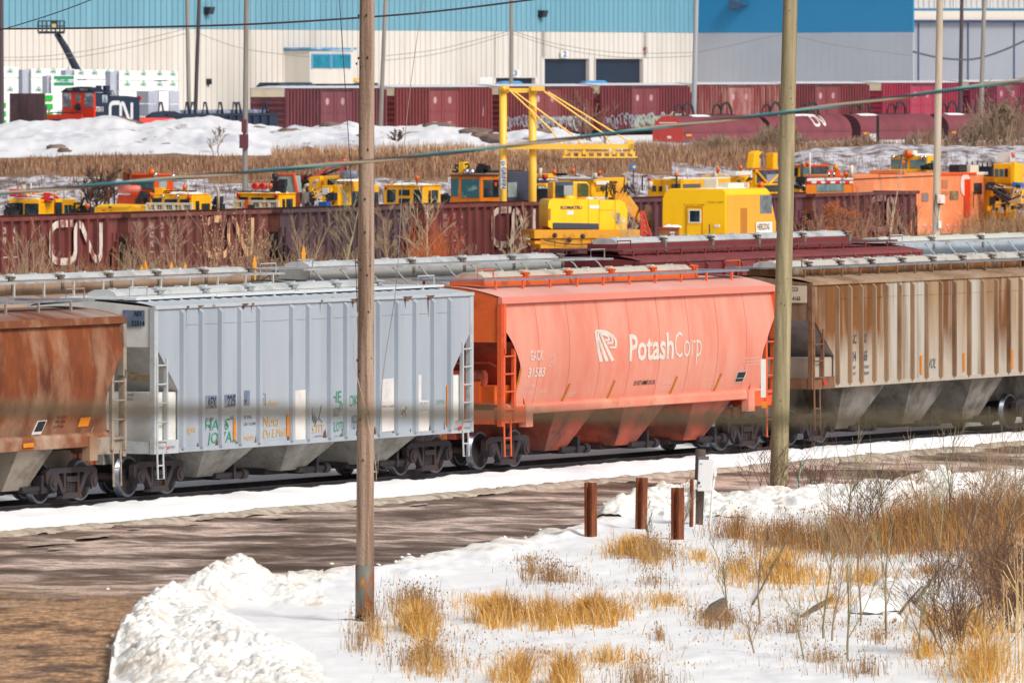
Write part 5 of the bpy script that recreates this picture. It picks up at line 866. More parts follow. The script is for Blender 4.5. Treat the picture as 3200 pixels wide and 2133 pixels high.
# lumber stacks
lw=mat('wrap_white','#fdfdfd',.55,c2='#f0f0f4',amt=.3,sc=.6,var=.03,k=.97); lg2=mat('wrap_end_grey','#c3c6d6',.6,c2='#b0b4c8',amt=.35,sc=1,var=.05); lgr_=mat('wrap_green','#1fc838',.5,c2='#18ac30',amt=.3,sc=1,var=.05); lgk=mat('print_green','#1d9a68',.5,var=.06)
def logo(mb,cx,cz,h,fn):
    s=h
    for pts in ([(-.45,0),(-.45,.55),(0,1),(.45,.55),(.45,0),(.2,0)],[(-.22,.12),(-.22,.5)],[(0,0),(0,.8)],[(-.15,.35),(0,.62),(.15,.35)],[(-.2,.2),(0,.45),(.2,.2)],[(.25,.2),(.25,.5)]): stroke([(cx+p[0]*s,cz+p[1]*s) for p in pts],.1*s,fn,mb)
LUM=[ # xl, corner, xr, top, bottom rows, depth
 ('white wrapped lumber bundles with green tree prints, leftmost stack behind the dark wagon',5,58,58,210,283,2,740,1),
 ('white wrapped lumber bundles with grey end behind, second stack from the left',97,97,235,216,278,2,745,0),
 ('white wrapped lumber bundles with green striped bands, behind the red locomotive',160,160,235,236,276,2,735,2),
 ('white wrapped lumber bundles behind the locomotive exhaust stack',232,232,358,218,285,2,742,0),
 ('white wrapped lumber bundles, rightmost tall stack beside the warehouse',372,372,524,222,320,3,738,0),
 ('white wrapped lumber bundles with yellow-brown ends low behind the locomotive hood',300,300,452,322,392,2,728,0),
 ('white wrapped lumber bundles filling the back row behind the dark wagon',20,20,180,262,330,2,752,2),
 ('tall white wrapped lumber stack with plain end, at the right end of the row',524,524,556,224,350,4,739,0),
 ('green and white wrapped lumber bundles between dark wagon and locomotive',138,138,166,292,372,3,725,3),
 ('green wrapped lumber bundles at the left edge, low stack',0,0,20,316,395,3,724,3),
 ('grey ended white wrapped lumber bundles, low stack right of the locomotive',463,560,575,286,376,4,715,4)]
for lab,xl_,c_,xr_,t,u,rows,d,kind in LUM:
    f=Fr(px=xl_,d=d,z=4.1,th=math.radians(78)); root=thing(f,'lumber_stack',lab,'lumber stack','wrapped lumber stacks'); X0=0; X1=f.x(xr_)
    zt=f.z(t); zbm=f.z(u)
    if kind==4:
        for r in range(rows):
            for cidx in range(3):
                b=MB(); a=f.x(463+cidx*33); e=f.x(463+(cidx+1)*33-1.5); z1=zt-(zt-.1)*r/rows; z0=zt-(zt-.1)*(r+1)/rows+.06; b.box(a,e,0,5,z0,z1); b.build('bundle',lg2 if cidx!=1 else lw,root,bev=.04)
        continue
    for r in range(rows):
        z1=zt-(zt-zbm)*r/rows; z0=(zt-(zt-zbm)*(r+1)/rows)+.08
        if r==rows-1: z0=min(z0,0.1)
        b=MB(); b.box(X0,X1,0,2.4,z0,z1); o=b.build('bundle',lgr_ if kind==3 else lw,root,bev=.05)
        pm=MB(); fn=lambda uu,vv:(uu,-.02,vv)
        if kind==3: 
            pm.box(X0,X1,-.03,0,z1-.14,z1-.02); pm.build('bundle_print',lw,o); continue
        if kind==2: pm.box(X0+.2,X1-.1,-.03,-.01,z1-.28,z1-.04); logo(pm,X0+.6,(z0+z1)/2-.3,.4,fn); logo(pm,X1-.7,(z0+z1)/2-.3,.4,fn)
        else:
            n=max(1,int((X1-X0)/1.0))
            for k in range(n): logo(pm,X0+(X1-X0)*(k+.5)/n,(z0 if r<rows-1 else z1-1.3)+.32,.42,fn)
        pm.build('bundle_print',lgk,o,raw=True)
        if r==0:
            w=MB(); a=f.x(xl_-(26 if kind in(0,1) and xl_>60 else 12)); w.box(a,X0-.02,.3,2.4,.1,zt-.05); w.build('bundle_end',lg2,root,bev=.04)
# dark coil cradle flat wagon with rail posts, and red beam
f=Fr(px=478,d=712,z=4.0); g=thing(f,'cradle_wagon','black low wagon with upright A-shaped brackets, right of the locomotive','flat wagon'); X=lambda p:f.x(p)
b=MB(); b.prism([(X(470),f.z(363)),(X(490),f.z(351)),(X(520),f.z(347)),(X(545),f.z(348)),(X(570),f.z(358)),(X(570),1.0),(X(470),1.0)],'y',0,.4); b.box(X(570),X(868),0,2.6,1.0,f.z(355,8)); b.box(X(520),X(868),-.1,0,f.z(362,8),f.z(356,8)); b.build('body',navy,g)
b=MB(); b.box(X(560),X(850),.3,2.3,f.z(355,8),f.z(346,8)+.05); b.build('load_cover',mat('cover_grey','#6a7490',.6,c2='#c9ccd6',amt=.3,sc=1.5,var=.1),g)
b=MB()
for px in (510,592,610,648,695,740,752,835):
    x=X(px); z=f.z(352,x); b.tube([(x-.4,.2,z-.2),(x-.12,.2,z+.75),(x+.12,.2,z+.75),(x+.5,.2,z-.2)],.08,6)
b.build('bracket',navy,g); b=MB(); 
for k in range(9): x=X(640+k*25); b.box(x-.12,x+.12,-.12,.02,1.0,f.z(362,x))
b.build('side_stake',navy,g)
for t in (2,14): bogie(g,t).location=(t,1.3,0)
f=Fr(px=432,d=705,z=4.0,th=math.radians(75)); g=thing(f,'loading_ramp','bright red sloping beam lying on the snow bank left of the black wagon','beam'); b=MB(); b.prism([(0,f.z(385)),(0,f.z(368)),(f.x(540),f.z(369)),(f.x(556),f.z(376)),(f.x(560),f.z(385))],'y',0,.8); b.box(f.x(470),f.x(474),-.01,.0,f.z(384),f.z(370)); b.build('body',mat('beam_red','#ef4a42',.5,var=.05),g)
b=MB(); b.box(.3,.5,.1,.7,0,f.z(384)); b.box(f.x(550),f.x(554),.1,.7,0,f.z(384)); b.build('support',darksteel,g)
# boom lift
f=Fr(px=160,d=760,z=4.5,th=math.radians(85)); g=thing(f,'boom_lift','dark blue boom lift with raised basket in front of the warehouse wall','boom lift'); X=lambda p:f.x(p); Z=lambda p:f.z(p)
b=MB(); x0,x1=X(119),X(201)
b.box(x0,x1,-.6,.6,Z(106),Z(98)); b.build('basket_floor',navy,g); b=MB()
for y in (-.6,.6):
    for px in (119,132,146,160,173,187,201): b.cyl((X(px),y,Z(100)),(X(px),y,Z(66)),.035,5)
    for py in (66,82): b.tube([(x0,y,Z(py)),(x1,y,Z(py))],.04,5)
for x in (x0,x1): b.tube([(x,-.6,Z(66)),(x,.6,Z(66))],.04,5)
b.box(X(156),X(180),-.65,-.55,Z(92),Z(64)); b.build('basket_rail',dk,g); b=MB(); b.box(X(161),X(174),-.7,-.6,Z(88),Z(75)); b.build('control_box',mat('box_beige','#c9bb84',.5,var=.1),g)
b=MB(); b.tube([(X(176),0,Z(104)),(X(205),.0,Z(150)),(X(238),0,Z(215)),(X(262),0,Z(262)),(X(285),0,.9)],[.22,.26,.3,.32,.3],4); b.build('boom',navy,g); b=MB(); b.box(X(262),X(325),-1,1,.4,1.4); [b.cyl((X(a),y,.4),(X(a),y+.3,.4),.4,12) for a in (272,315) for y in (-1.2,.9)]; b.build('chassis',navy,g)
# ---- warehouse ----------------------------------------------------------------------
WH=Fr(px=-160,d=836,z=4.4)
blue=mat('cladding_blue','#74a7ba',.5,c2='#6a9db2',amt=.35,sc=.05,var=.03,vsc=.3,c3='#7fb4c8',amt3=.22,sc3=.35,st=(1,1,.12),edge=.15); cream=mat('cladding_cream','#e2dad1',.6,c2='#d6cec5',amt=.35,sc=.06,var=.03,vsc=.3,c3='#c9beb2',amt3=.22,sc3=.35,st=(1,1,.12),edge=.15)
groove=mat('rib_shadow_blue','#5f9fbc',.6,var=.03); blue2=mat('cladding_blue_shaded','#2b83b4',.5,c2='#257aab',amt=.35,sc=.05,var=.03,vsc=.3); grey2=mat('cladding_cream_shaded','#b3b5be',.6,c2='#a9abb5',amt=.35,sc=.06,var=.03,vsc=.3)  # return wall pair: its shade is put into deeper blue and grey
x2=WH.x(2176); root=thing(WH,'warehouse','large industrial shed with blue upper cladding and cream ribbed lower wall','warehouse')
zbl=CH+(HY-88)*850/F-4.4; zt=30
def ribwall(name,mm,x0,x1,z0,z1,holes=()):
    b=MB(); b.box(x0,x1,.22,.4,z0,z1); p=1.02; x=x0
    while x<x1-.1:
        b.prism([(x+.03,.22),(x+.08,.0),(x+p-.10,.0),(x+p-.05,.22)],'z',z0,z1); x+=p
    return b.build(name,mm,root)
DO=[(1692,1840,184),(1860,2008,184),(1543,1671,244)]
xs=[x for a,b_,t in sorted(DO) for x in (WH.x(a),WH.x(b_))]
prev=0
for a,b_,t in sorted(DO):
    xa,xb=WH.x(a),WH.x(b_); zz=CH-(t-HY)*WH.d(xa)/F-4.4
    if xa-prev>.3: ribwall('lower_wall',cream,prev,xa-.12,0,zbl)
    ribwall('lower_wall',cream,xa-.12,xb+.12,zz+.12,zbl)
    o=MB(); o.box(xa,xb,.35,.45,0,zz); dr=o.build('loading_door',mat('door_curtain','#16283e',.6,c2='#0f1e30',amt=.4,sc=.25,st=(1,1,.4),var=.15),root)
    fr_=MB(); fr_.box(xa-.14,xa,-.06,.3,0,zz+.14); fr_.box(xb,xb+.14,-.06,.3,0,zz+.14); fr_.box(xa,xb,-.06,.3,zz,zz+.14); fr_.build('door_frame',mat('trim_pale','#d8cdc6',.5,var=.03),dr)
    prev=xb+.12
ribwall('lower_wall',cream,prev,x2,0,zbl); ribwall('upper_wall',blue,0,x2,zbl+.02,zt)
c2=WH.sub(x2); R2=lambda px: -WH.y(px,x2)     # distance along the return wall
w2=R2(2853)
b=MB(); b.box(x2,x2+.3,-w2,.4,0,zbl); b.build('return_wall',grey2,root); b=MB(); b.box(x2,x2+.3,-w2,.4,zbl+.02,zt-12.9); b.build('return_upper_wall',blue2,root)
b=MB()
k=0
while k<w2-.3: b.box(x2-.012,x2,-k-.10,-k-.06,0,zbl); k+=.8
b.build('cladding_seam',grey2,root)
b=MB(); b.box(x2-.12,x2+.02,-.12,0,0,zt); b.build('corner_trim',mat('trim_grey','#a9b4c0',.5,var=.05),root)
b=MB(); b.prism([(WH.y(2292,x2-.02),zbl+2.2),(WH.y(2292,x2-.02),zbl+3.4),(WH.y(2341,x2-.02),zbl+2.75),(WH.y(2330,x2-.02),zbl+2.55)],'x',x2-1.1,x2-.02); b.build('vent_hood',mat('hood_slate','#3c5a7a',.5,c2='#5d7fa0',amt=.3,sc=.5,var=.1),root)
# control room bay
xa,xb=WH.x(968,-2.6),WH.x(1104,-2.6); zz=lambda py: CH-(py-HY)*WH.d(xa)/F-4.4
b=MB(); b.box(xa,xb,-2.6,0,zz(262),zz(158)); b.build('control_room',cream,root); b=MB(); b.box(xa-.2,xb+.3,-2.8,.0,zz(156),zz(149)); b.build('control_room_roof',mat('roof_blue','#5a9cc8',.5,c2='#dfe6f0',amt=.3,sc=1,var=.05),root)
for p,q in ((975,1029),(1036,1092)):
    b=MB(); u0,u1=WH.x(p,-2.62),WH.x(q,-2.62); b.box(u0,u1,-2.68,-2.6,zz(213),zz(172)); o=b.build('window',mat('bay_glass','#1c7a94',.15,c2='#2f9ab0',amt=.4,sc=.6,var=.15),root); b=MB(); e=.14; b.box(u0-e,u0,-2.72,-2.6,zz(215),zz(170)); b.box(u1,u1+e,-2.72,-2.6,zz(215),zz(170)); b.box(u0,u1,-2.72,-2.6,zz(172),zz(168)); b.build('window_frame',mat('frame_blue','#6aa4cc',.5,var=.05),o)
b=MB(); b.box(xb,xb+.1,-2.2,-.8,zz(240),zz(172)); b.build('side_door',mat('door_slate','#3d6078',.4,c2='#9fb6c4',amt=.35,sc=.9,var=.1),root); b=MB(); b.tube([(xb,-2.4,zz(247)),(xb+3.2,-2.4,zz(247))],.1,6); b.tube([(xb+.3,-2.4,zz(250)),(xb+3.6,-2.4,zz(275))],.12,6); b.build('stair_rail',mat('rail_yellow','#e6b54a',.5,var=.05),root); b=MB(); b.box(xa+4,xb+5,-2.5,-.5,zz(272),zz(260)); b.build('stair_landing',navy,root)
# signs, lamps
sb2=mat('sign_number_blue','#2a62a8',.5,var=.05)
for t,px,py,w in (('2',1754,159,22),('3',1599,219,20)):
    x=WH.x(px,-.3); d=WH.d(x,-.3); z=lambda q: CH-(q-HY)*d/F; f=WH.sub(x,-.3,4.4+0); f.z0=z(py+22); g=thing(f,'door_sign',{'2':'white square sign with blue number 2 between the two tall dark doors','3':'white sign with blue number 3 half behind a grey pole'}[t],'sign'); L=1.5; b=MB(); b.box(0,L,0,.06,0,22*d/F); b.build('plate',white,g); text(t,.75,.48,sb2,g,lambda u,v:(.38+u,-.02,.12+v),.03)
for lab,px,py in (('dark wall lamp on the blue cladding, left of the wooden pole',647,38),('dark wall lamp on the blue cladding, right of the left wooden pole',1690,48),('small red and white wall lamp above the right loading door',2016,158),('small dark wall box on the cream cladding above the black wagon',652,257)):
    x=WH.x(px,-.1); d=WH.d(x); f=WH.sub(x,0); f.z0=CH-(py-HY)*d/F; g=thing(f,'wall_lamp',lab,'wall lamp'); b=MB(); b.prism([(-.7,.45),(0,.45),(0,-.2),(-.5,-.2)],'x',-.45,.45) if py<100 else b.box(-.25,.25,-.3,0,-.2,.3); b.build('housing',black if px!=2016 else mat('lamp_dark_red','#7a2a30',.5,c2='#e8d8d0',amt=.4,sc=2,var=.1),g); b=MB(); b.cyl((0,-.1,-.3),(0,.05,-.1),.1,8); b.build('bracket',darksteel,g)
f=WH.sub(WH.x(1500,-1.5),-1.5); f.z0=4.4; d=f.oy; g=thing(f,'notice_board','white notice board with grey writing left of loading door 3','sign'); b=MB(); L=WH.x(1540)-WH.x(1500); b.box(0,L,0,.1,2.2,CH-(242-HY)*d/F-4.4); b.build('plate',white,g); b=MB(); b.box(.2,.4,.02,.08,0,2.2); b.box(L-.4,L-.2,.02,.08,0,2.2); b.build('leg',darksteel,g); scrib(g,[(.5+.32*k,2.75,.25,.3) for k in range(8)],lambda u,v:(u,-.02,v),mat('letter_grey','#8a8f98',.6,var=.1),w=.08)
# trucks in the doorways, dark van
tbl=mat('truck_blue','#1f8fd0',.4,c2='#6fb8e0',amt=.25,sc=1,var=.05)
for lab,a,b_,t,dd in (('bright blue truck roof showing in front of loading door 3',1556,1645,254,-5),('bright blue truck roof showing between the two dark loading doors',1820,1910,252,-5)):
    x=WH.x((a+b_)/2,dd); f=WH.sub(x,dd); f.z0=4.4; d=f.oy; f.th=math.radians(75); f.u=(math.sin(f.th),math.cos(f.th)); f.n=(-math.cos(f.th),math.sin(f.th)); g=thing(f,'parked_truck',lab,'truck','blue trucks at the loading doors'); zt_=CH-(t-HY)*d/F-4.4; W_=(b_-a)*d/F/2
    b=MB(); b.prism([(-W_,.5),(-W_,zt_-.45),(-W_*.72,zt_-.1),(-W_*.1,zt_),(W_*.6,zt_),(W_,zt_-.4),(W_,.5)],'y',0,2.2); b.build('cab',tbl,g,bev=.08); b=MB(); b.box(-W_*.8,W_*.3,-.03,0,1.5,zt_-.6); b.build('window',glass,g)
    for x in (-W_*.6,W_*.6): w=MB(); w.lathe([(-.1,0),(-.1,.45),(.2,.45),(.2,0)],(x,.1,.45),'y',16); w.build('wheel',black,g)
x=WH.x(925,-6); f=WH.sub(x,-6); f.z0=4.4; d=f.oy; g=thing(f,'parked_van','dark van roof and windows showing above the leftmost box wagon','van'); zt_=CH-(258-HY)*d/F-4.4; b=MB(); b.prism([(-4.2,.4),(-4.2,zt_-.5),(-3.4,zt_),(3,zt_),(4.2,zt_-.6),(4.4,.4)],'y',0,1.9); b.build('body',black,g,bev=.06); b=MB(); [b.box(a,a+1.5,-.03,0,zt_-.55,zt_-.12) for a in (-3.2,-1.4,.4,2.2)]; b.build('window',mat('van_glass','#3a5a74',.15,var=.2),g); w=MB(); [w.lathe([(-.1,0),(-.1,.38),(.2,.38),(.2,0)],(x,.1,.38),'y',16) for x in (-3,3)]; w.build('wheel',darksteel,g)
# second building at the right
B2=Fr(px=2840,d=1010,z=4.4,th=math.radians(86)); g=thing(B2,'depot_building','grey depot building with cream band and thin blue trim, at the right edge','warehouse'); X=lambda p:B2.x(p); Z=lambda p:B2.z(p)
xe=X(3330); b=MB(); b.box(-8,xe,0,.5,0,Z(70)); b.build('wall',mat('depot_grey','#a4a8b2',.6,c2='#9a9ea9',amt=.35,sc=.1,var=.03,vsc=.5),g)
b=MB(); b.box(-8,xe,-.3,.5,Z(63),Z(34)); b.build('fascia',mat('fascia_cream','#e9dfd4',.6,var=.03),g); b=MB(); b.box(-8,xe,-.34,.5,Z(33.5),Z(26)); b.build('gutter',mat('trim_blue','#3f82ac',.5,var=.05),g); b=MB(); b.box(-8,xe,-.5,.0,Z(71),Z(63.5)); b.build('soffit',mat('soffit_navy','#33426a',.6,var=.08),g)
b=MB(); b.box(-8,xe,3,3.4,Z(25),Z(-60)); k=-8
while k<xe: b.box(k,k+.25,2.9,3.0,Z(24),Z(-60)); k+=.55
b.build('upper_wall',mat('depot_upper','#d2d0ce',.6,c2='#c3c1c0',amt=.3,sc=.2,var=.04),g); b=MB(); b.box(-8,xe,.5,3,Z(26),Z(25)); b.build('roof',snow,g)
b=MB(); [b.box(X(p),X(p)+.14,-.06,0,0,Z(72)) for p in (2868,3023,3167)]; b.build('wall_seam',MATS['soffit_navy'],g); b=MB(); [b.box(X(p),X(p)+.14,2.84,2.9,Z(24),Z(-30)) for p in (2991,3107)]; b.build('downpipe',white,g)
# ---- ground ---------------------------------------------------------------------------
def lerp(x,tab):
    if x<=tab[0][0]: return tab[0][1]
    for (a,b),(c,d) in zip(tab,tab[1:]):
        if x<=c: return b+(d-b)*(x-a)/(c-a)
    return tab[-1][1]
def qof(X,d): return -math.cos(TH)*X+math.sin(TH)*(d-235.5)
QZ=[(-80,-1.2),(-40,-.9),(-20,-.62),(-2.6,-.42),(-1.6,-.30),(-.8,-.17),(3,-.17),(8,-.05),(14,0),(400,0)]
def gz(X,d): return lerp(qof(X,d),QZ)
def GP(px,py):
    z=-.5
    for _ in range(9): d=F*(CH-z)/(py-HY); X=(px-CX)*d/F; z=gz(X,d)
    return Vector((X,d,z))
fb_=lambda v,s,o=4: noise.fractal(Vector(v)*s,.9,2.1,o)
def struct(o,kind='structure'): o['kind']=kind; return o
def ground_mat():
    m=bpy.data.materials.new('road_dirt'); m.use_nodes=True; nt=m.node_tree; N=nt.nodes; L=nt.links; b=N['Principled BSDF']
    tc=N.new('ShaderNodeTexCoord')
    def nz(sc,stretch,rot=0,det=8,rg=.6):
        mp=N.new('ShaderNodeMapping'); mp.inputs['Rotation'].default_value=(0,0,rot); mp.inputs['Scale'].default_value=stretch; L.new(tc.outputs['Object'],mp.inputs['Vector']); n=N.new('ShaderNodeTexNoise'); n.inputs['Scale'].default_value=sc; n.inputs['Detail'].default_value=det; n.inputs['Roughness'].default_value=rg; L.new(mp.outputs['Vector'],n.inputs['Vector']); return n.outputs['Fac']
    def ramp(fac,stops):
        r=N.new('ShaderNodeValToRGB'); e=r.color_ramp.elements
        while len(e)<len(stops): e.new(.5)
        for k,(p,c) in enumerate(stops): e[k].position=p; e[k].color=(*lin(c),1)
        L.new(fac,r.inputs['Fac']); return r.outputs['Color']
    def mix(f,a,c,t='MIX'):
        x=N.new('ShaderNodeMixRGB'); x.blend_type=t
        if isinstance(f,float): x.inputs['Fac'].default_value=f
        else: L.new(f,x.inputs['Fac'])
        for s_,v in ((1,a),(2,c)):
            if isinstance(v,str): x.inputs[s_].default_value=(*lin(v),1)
            else: L.new(v,x.inputs[s_])
        return x.outputs['Color']
    rot=-(math.pi/2-TH)
    wet=nz(.42,(.55,.75,1),rot,10,.66); road=ramp(wet,[(.36,'#4d3e33'),(.44,'#756254'),(.49,'#988577'),(.53,'#c3b5ab'),(.57,'#dcd3cb'),(.63,'#9a877b')])
    road=mix(.45,road,ramp(nz(2.2,(1,.35,1),0),[(.3,'#382b28'),(.6,'#7d6c66')]),'OVERLAY')
    dirt=ramp(nz(.8,(1,.6,1),0,10,.7),[(.38,'#6a523e'),(.46,'#a07e5c'),(.53,'#c9a67c'),(.62,'#a88662')])
    dirt=mix(.6,dirt,ramp(nz(9,(1,.15,1)),[(.35,'#4a4038'),(.62,'#b9aa98')]),'OVERLAY')
    # the brown lot: beyond a ragged line in the near left corner
    dp=N.new('ShaderNodeVectorMath'); dp.operation='DOT_PRODUCT'; a,c=GP(0,1850),GP(560,1880); t=(c-a).normalized(); nv=Vector((t.y,-t.x,0)); dp.inputs[1].default_value=nv; L.new(tc.outputs['Object'],dp.inputs[0])
    ad=N.new('ShaderNodeMath'); ad.operation='ADD'; L.new(dp.outputs['Value'],ad.inputs[0]); ad.inputs[1].default_value=-nv.dot(a)
    nn=N.new('ShaderNodeMath'); nn.operation='MULTIPLY_ADD'; L.new(nz(.35,(.7,1,1),rot),nn.inputs[0]); nn.inputs[1].default_value=16; L.new(ad.outputs[0],nn.inputs[2])
    rr=N.new('ShaderNodeMapRange'); rr.inputs['From Min'].default_value=2.5; rr.inputs['From Max'].default_value=13; L.new(nn.outputs[0],rr.inputs['Value'])
    col=mix(rr.outputs['Result'],road,dirt); 
    col=mix(.35,col,ramp(nz(16,(1,.12,1),0,6,.75),[(.38,'#4e4541'),(.6,'#a79b93')]),'OVERLAY')
    hv=N.new('ShaderNodeHueSaturation'); hv.inputs['Value'].default_value=1.4; hv.inputs['Saturation'].default_value=.95; L.new(col,hv.inputs['Color']); L.new(hv.outputs['Color'],b.inputs['Base Color'])
    ro=N.new('ShaderNodeMapRange'); ro.inputs['From Min'].default_value=.45; ro.inputs['From Max'].default_value=.66; ro.inputs['To Min'].default_value=.85; ro.inputs['To Max'].default_value=.42; L.new(wet,ro.inputs['Value']); L.new(ro.outputs['Result'],b.inputs['Roughness'])
    bp=N.new('ShaderNodeBump'); bp.inputs['Strength'].default_value=.5; bp.inputs['Distance'].default_value=.06; L.new(nz(7,(.5,1,1),rot,8,.7),bp.inputs['Height']); L.new(bp.outputs['Normal'],b.inputs['Normal'])
    return m
road_m=ground_mat()
mb=MB(); qs=[-90,-80,-60,-40,-30,-20,-12,-6,-2.6,-1.6,-.8,3,8,14,40,150,400]
def gf(u,v):
    q=qs[round(v*(len(qs)-1))]; s=-160+u*900; X=math.sin(TH)*s-math.cos(TH)*q; d=235.5+math.cos(TH)*s+math.sin(TH)*q; return (X,d,lerp(q,QZ)-.14)
mb.grid(gf,30,len(qs)-1); struct(mb.build('ground',road_m))
# snow beside and between the rails
def ribbon(q0,q1,nq,s0,s1,ns,h,name,mi=snow,edge=.25,z=None):
    mb=MB()
    def f(u,v):
        s=s0+u*(s1-s0); sh_=.85*max(0,min(1,(s+24)/55.)) if q0<-1.9 else 0; qa=q0+sh_; qb=q1+(sh_ if q1<-1 else 0); q=qa+v*(qb-qa); X=math.sin(TH)*s-math.cos(TH)*q; d=235.5+math.cos(TH)*s+math.sin(TH)*q
        e=min((q-qa),(qb-q))/edge+.9*fb_((s*.6,q*1.5,2),1.0)-.25
        hh=h*max(0,min(1,e))**.6+.03*fb_((s,q*2,7),1.2)-.05*(e<.05)
        return (X,d,(lerp(q,QZ) if z is None else z)+hh)
    mb.grid(f,ns,nq); return struct(mb.build(name,[mi],None,True))
ribbon(-2.3,-.25,18,-60,80,780,.16,'snow_shoulder',dsnow if False else snow,.5)
ribbon(.1,1.33,8,-40,90,300,.09,'snow_between_rails',snow,.2,-.19)
ribbon(1.55,26,16,-150,280,310,.14,'yard_snow',snow,.4,-.17)
# grey slush rim along the road edge of the shoulder
slush=mat('slush','#cdbfae',.7,c2='#8f7d6b',amt=.4,sc=2.5,var=.1,bump=.4,vsc=6)
ribbon(-2.75,-1.95,8,-60,80,780,.07,'slush_rim',slush,.35)
EDGE=[(250,2330),(330,2200),(345,2080),(375,2000),(430,1945),(520,1895),(700,1850),(900,1818),(1160,1776),(1440,1732),(1600,1694),(1830,1645),(1890,1600),(1980,1590),(2180,1585),(2500,1560),(2750,1530),(3000,1515),(3500,1492),(4400,1450)]
PILES=[(a_,b_,c_,d_,e_*(.7 if a_<1000 else .85)) for a_,b_,c_,d_,e_ in [(745,188.5,85,2.4,.85),(640,186,60,2.4,.55),(540,183,70,2.5,.5),(465,178,60,3,.48),(425,172.5,70,3,.5),(480,167,100,3.4,.5),(640,165,130,3,.42),(800,167,120,3.5,.25),(880,188,90,1.8,.2),(620,176,130,5,.4),(760,168,170,6,.34),(900,162,150,4,.25),(960,186,120,2,.2),(2085,226,75,2.2,.75),(2010,223,50,1.8,.4),(1940,220.5,40,1.5,.3),(2170,228,60,2,.45),(1150,193,80,1.5,.12),(1260,196,60,1.2,.15)]]
def pile(px,d):
    return sum(h*math.exp(-((px-a)/w)**2-((d-b)/c)**2) for a,b,w,c,h in PILES)
def chunks(v,s): 
    d1=noise.voronoi(Vector(v)*s)[0][0]; return max(0,1-d1*d1*1.6)**.5
def snowmesh(name,pa,pb,nu,da,db,nv,piles,mats):
    mb=MB(); cl=[]
    for j in range(nv+1):
        d=da*(db/da)**(j/nv)
        for i in range(nu+1):
            px=pa+(pb-pa)*i/nu; X=(px-CX)*d/F; z=gz(X,d); yy=HY+F*(CH-z)/d
            e=(yy-lerp(px,EDGE))/22.+1.1*fb_((X*1.3,d*.35,1),1.0,3)
            p=pile(px,d) if piles else 0; bank=.30*math.exp(-((e-1.2)/1.6)**2) if px>2150 else (.10+.06*(px>900))*math.exp(-((e-.9)/1.0)**2)
            if px>2080: bank*=min(1,(px-2080)/150.)
            v=(X,d,0); rough=min(1,p*4+bank*3)
            h=(.10*max(0,min(1,e*.7)) if e>0 else -.12)+(p+bank)*(.8+.5*fb_(v,.45,3))+.03*fb_((X,d*.5,4),.5)+.02*fb_(v,2.2,2)
            if piles: h+=rough*(.16*chunks(v,2.6)+.10*chunks((X+5,d,1),5.5)+.05*chunks((X,d+3,2),11)-.14)-.14*max(0,1-(p+bank)/.10)
            else: h+=.04*bank*fb_(v,2,3)-.02*(e>0)*max(0,noise.noise(Vector((X*1.6,d*.9,7))))**.5*2.2
            mb.v.append((X,d,z+h)); cl.append(rough if piles else bank*1.5)
    for j in range(nv):
        for i in range(nu):
            k=j*(nu+1)+i; mb.f.append((k,k+1,k+nu+2,k+nu+1)); mb.m.append(1 if cl[k]>.14 else 0)
    return struct(mb.build(name,mats,None,True))
snowmesh('snow_field',240,4400,566,158,252,260,False,[snow,dsnow])
snowmesh('snow_pile',240,1010,190,159,194,330,True,[snow,dsnow]); snowmesh('snow_bank',1850,3400,300,217,246,260,True,[snow,dsnow])
mb=MB()
for k in range(520):
    if k<300: px,py=R.uniform(270,1000),0; d=R.uniform(161,192)
    else: px=R.uniform(900,3300); d=0
    if not d:
        py=lerp(px,EDGE)+R.gauss(0,16); c=GP(px,py)
    else:
        if pile(px,d)<.12 and R.random()<.93: continue
        X=(px-CX)*d/F; c=Vector((X,d,gz(X,d)+pile(px,d)*.9))
    r=R.uniform(.02,.06) if R.random()<.9 else R.uniform(.06,.11); o=Vector((R.uniform(0,99),0,0))
    def f(u,v):
        a=2*math.pi*u; b_=math.pi*(v-.5); q=Vector((math.cos(b_)*math.cos(a),math.cos(b_)*math.sin(a),math.sin(b_))); return c+Vector((0,0,-.02))+q*r*(1+.4*noise.noise(q*1.8+o))
    mb.grid(f,7,4)
tag(mb.build('snow_chunks',[dsnow],None,True),'broken snow and ice chunks along the ploughed banks','snow',None,'stuff')
# the dirt road itself, rutted
mb=MB(); nu,nv=460,230
for j in range(nv+1):
    d=158*(266/158.)**(j/nv)
    for i in range(nu+1):
        px=-700+i*4700/nu; X=(px-CX)*d/F; q=qof(X,d); z=gz(X,d); h=.030*fb_((X,d*.5,2),.5,4)+.012*fb_((X,d*.6,8),2.2,3)
        for qq,w in ((-4.4,.3),(-6.0,.35),(-9.2,.3),(-10.9,.35),(-14.5,.4),(-16.3,.4)): h-=.035*math.exp(-((q+.5*noise.noise(Vector((X*.06,d*.03,qq)))-qq)/w)**2)
        if q>-1.0: h=-.15
        mb.v.append((X,d,z+h))
for j in range(nv):
    for i in range(nu): k=j*(nu+1)+i; mb.f.append((k,k+1,k+nu+2,k+nu+1)); mb.m.append(0)
struct(mb.build('road',road_m,None,True))
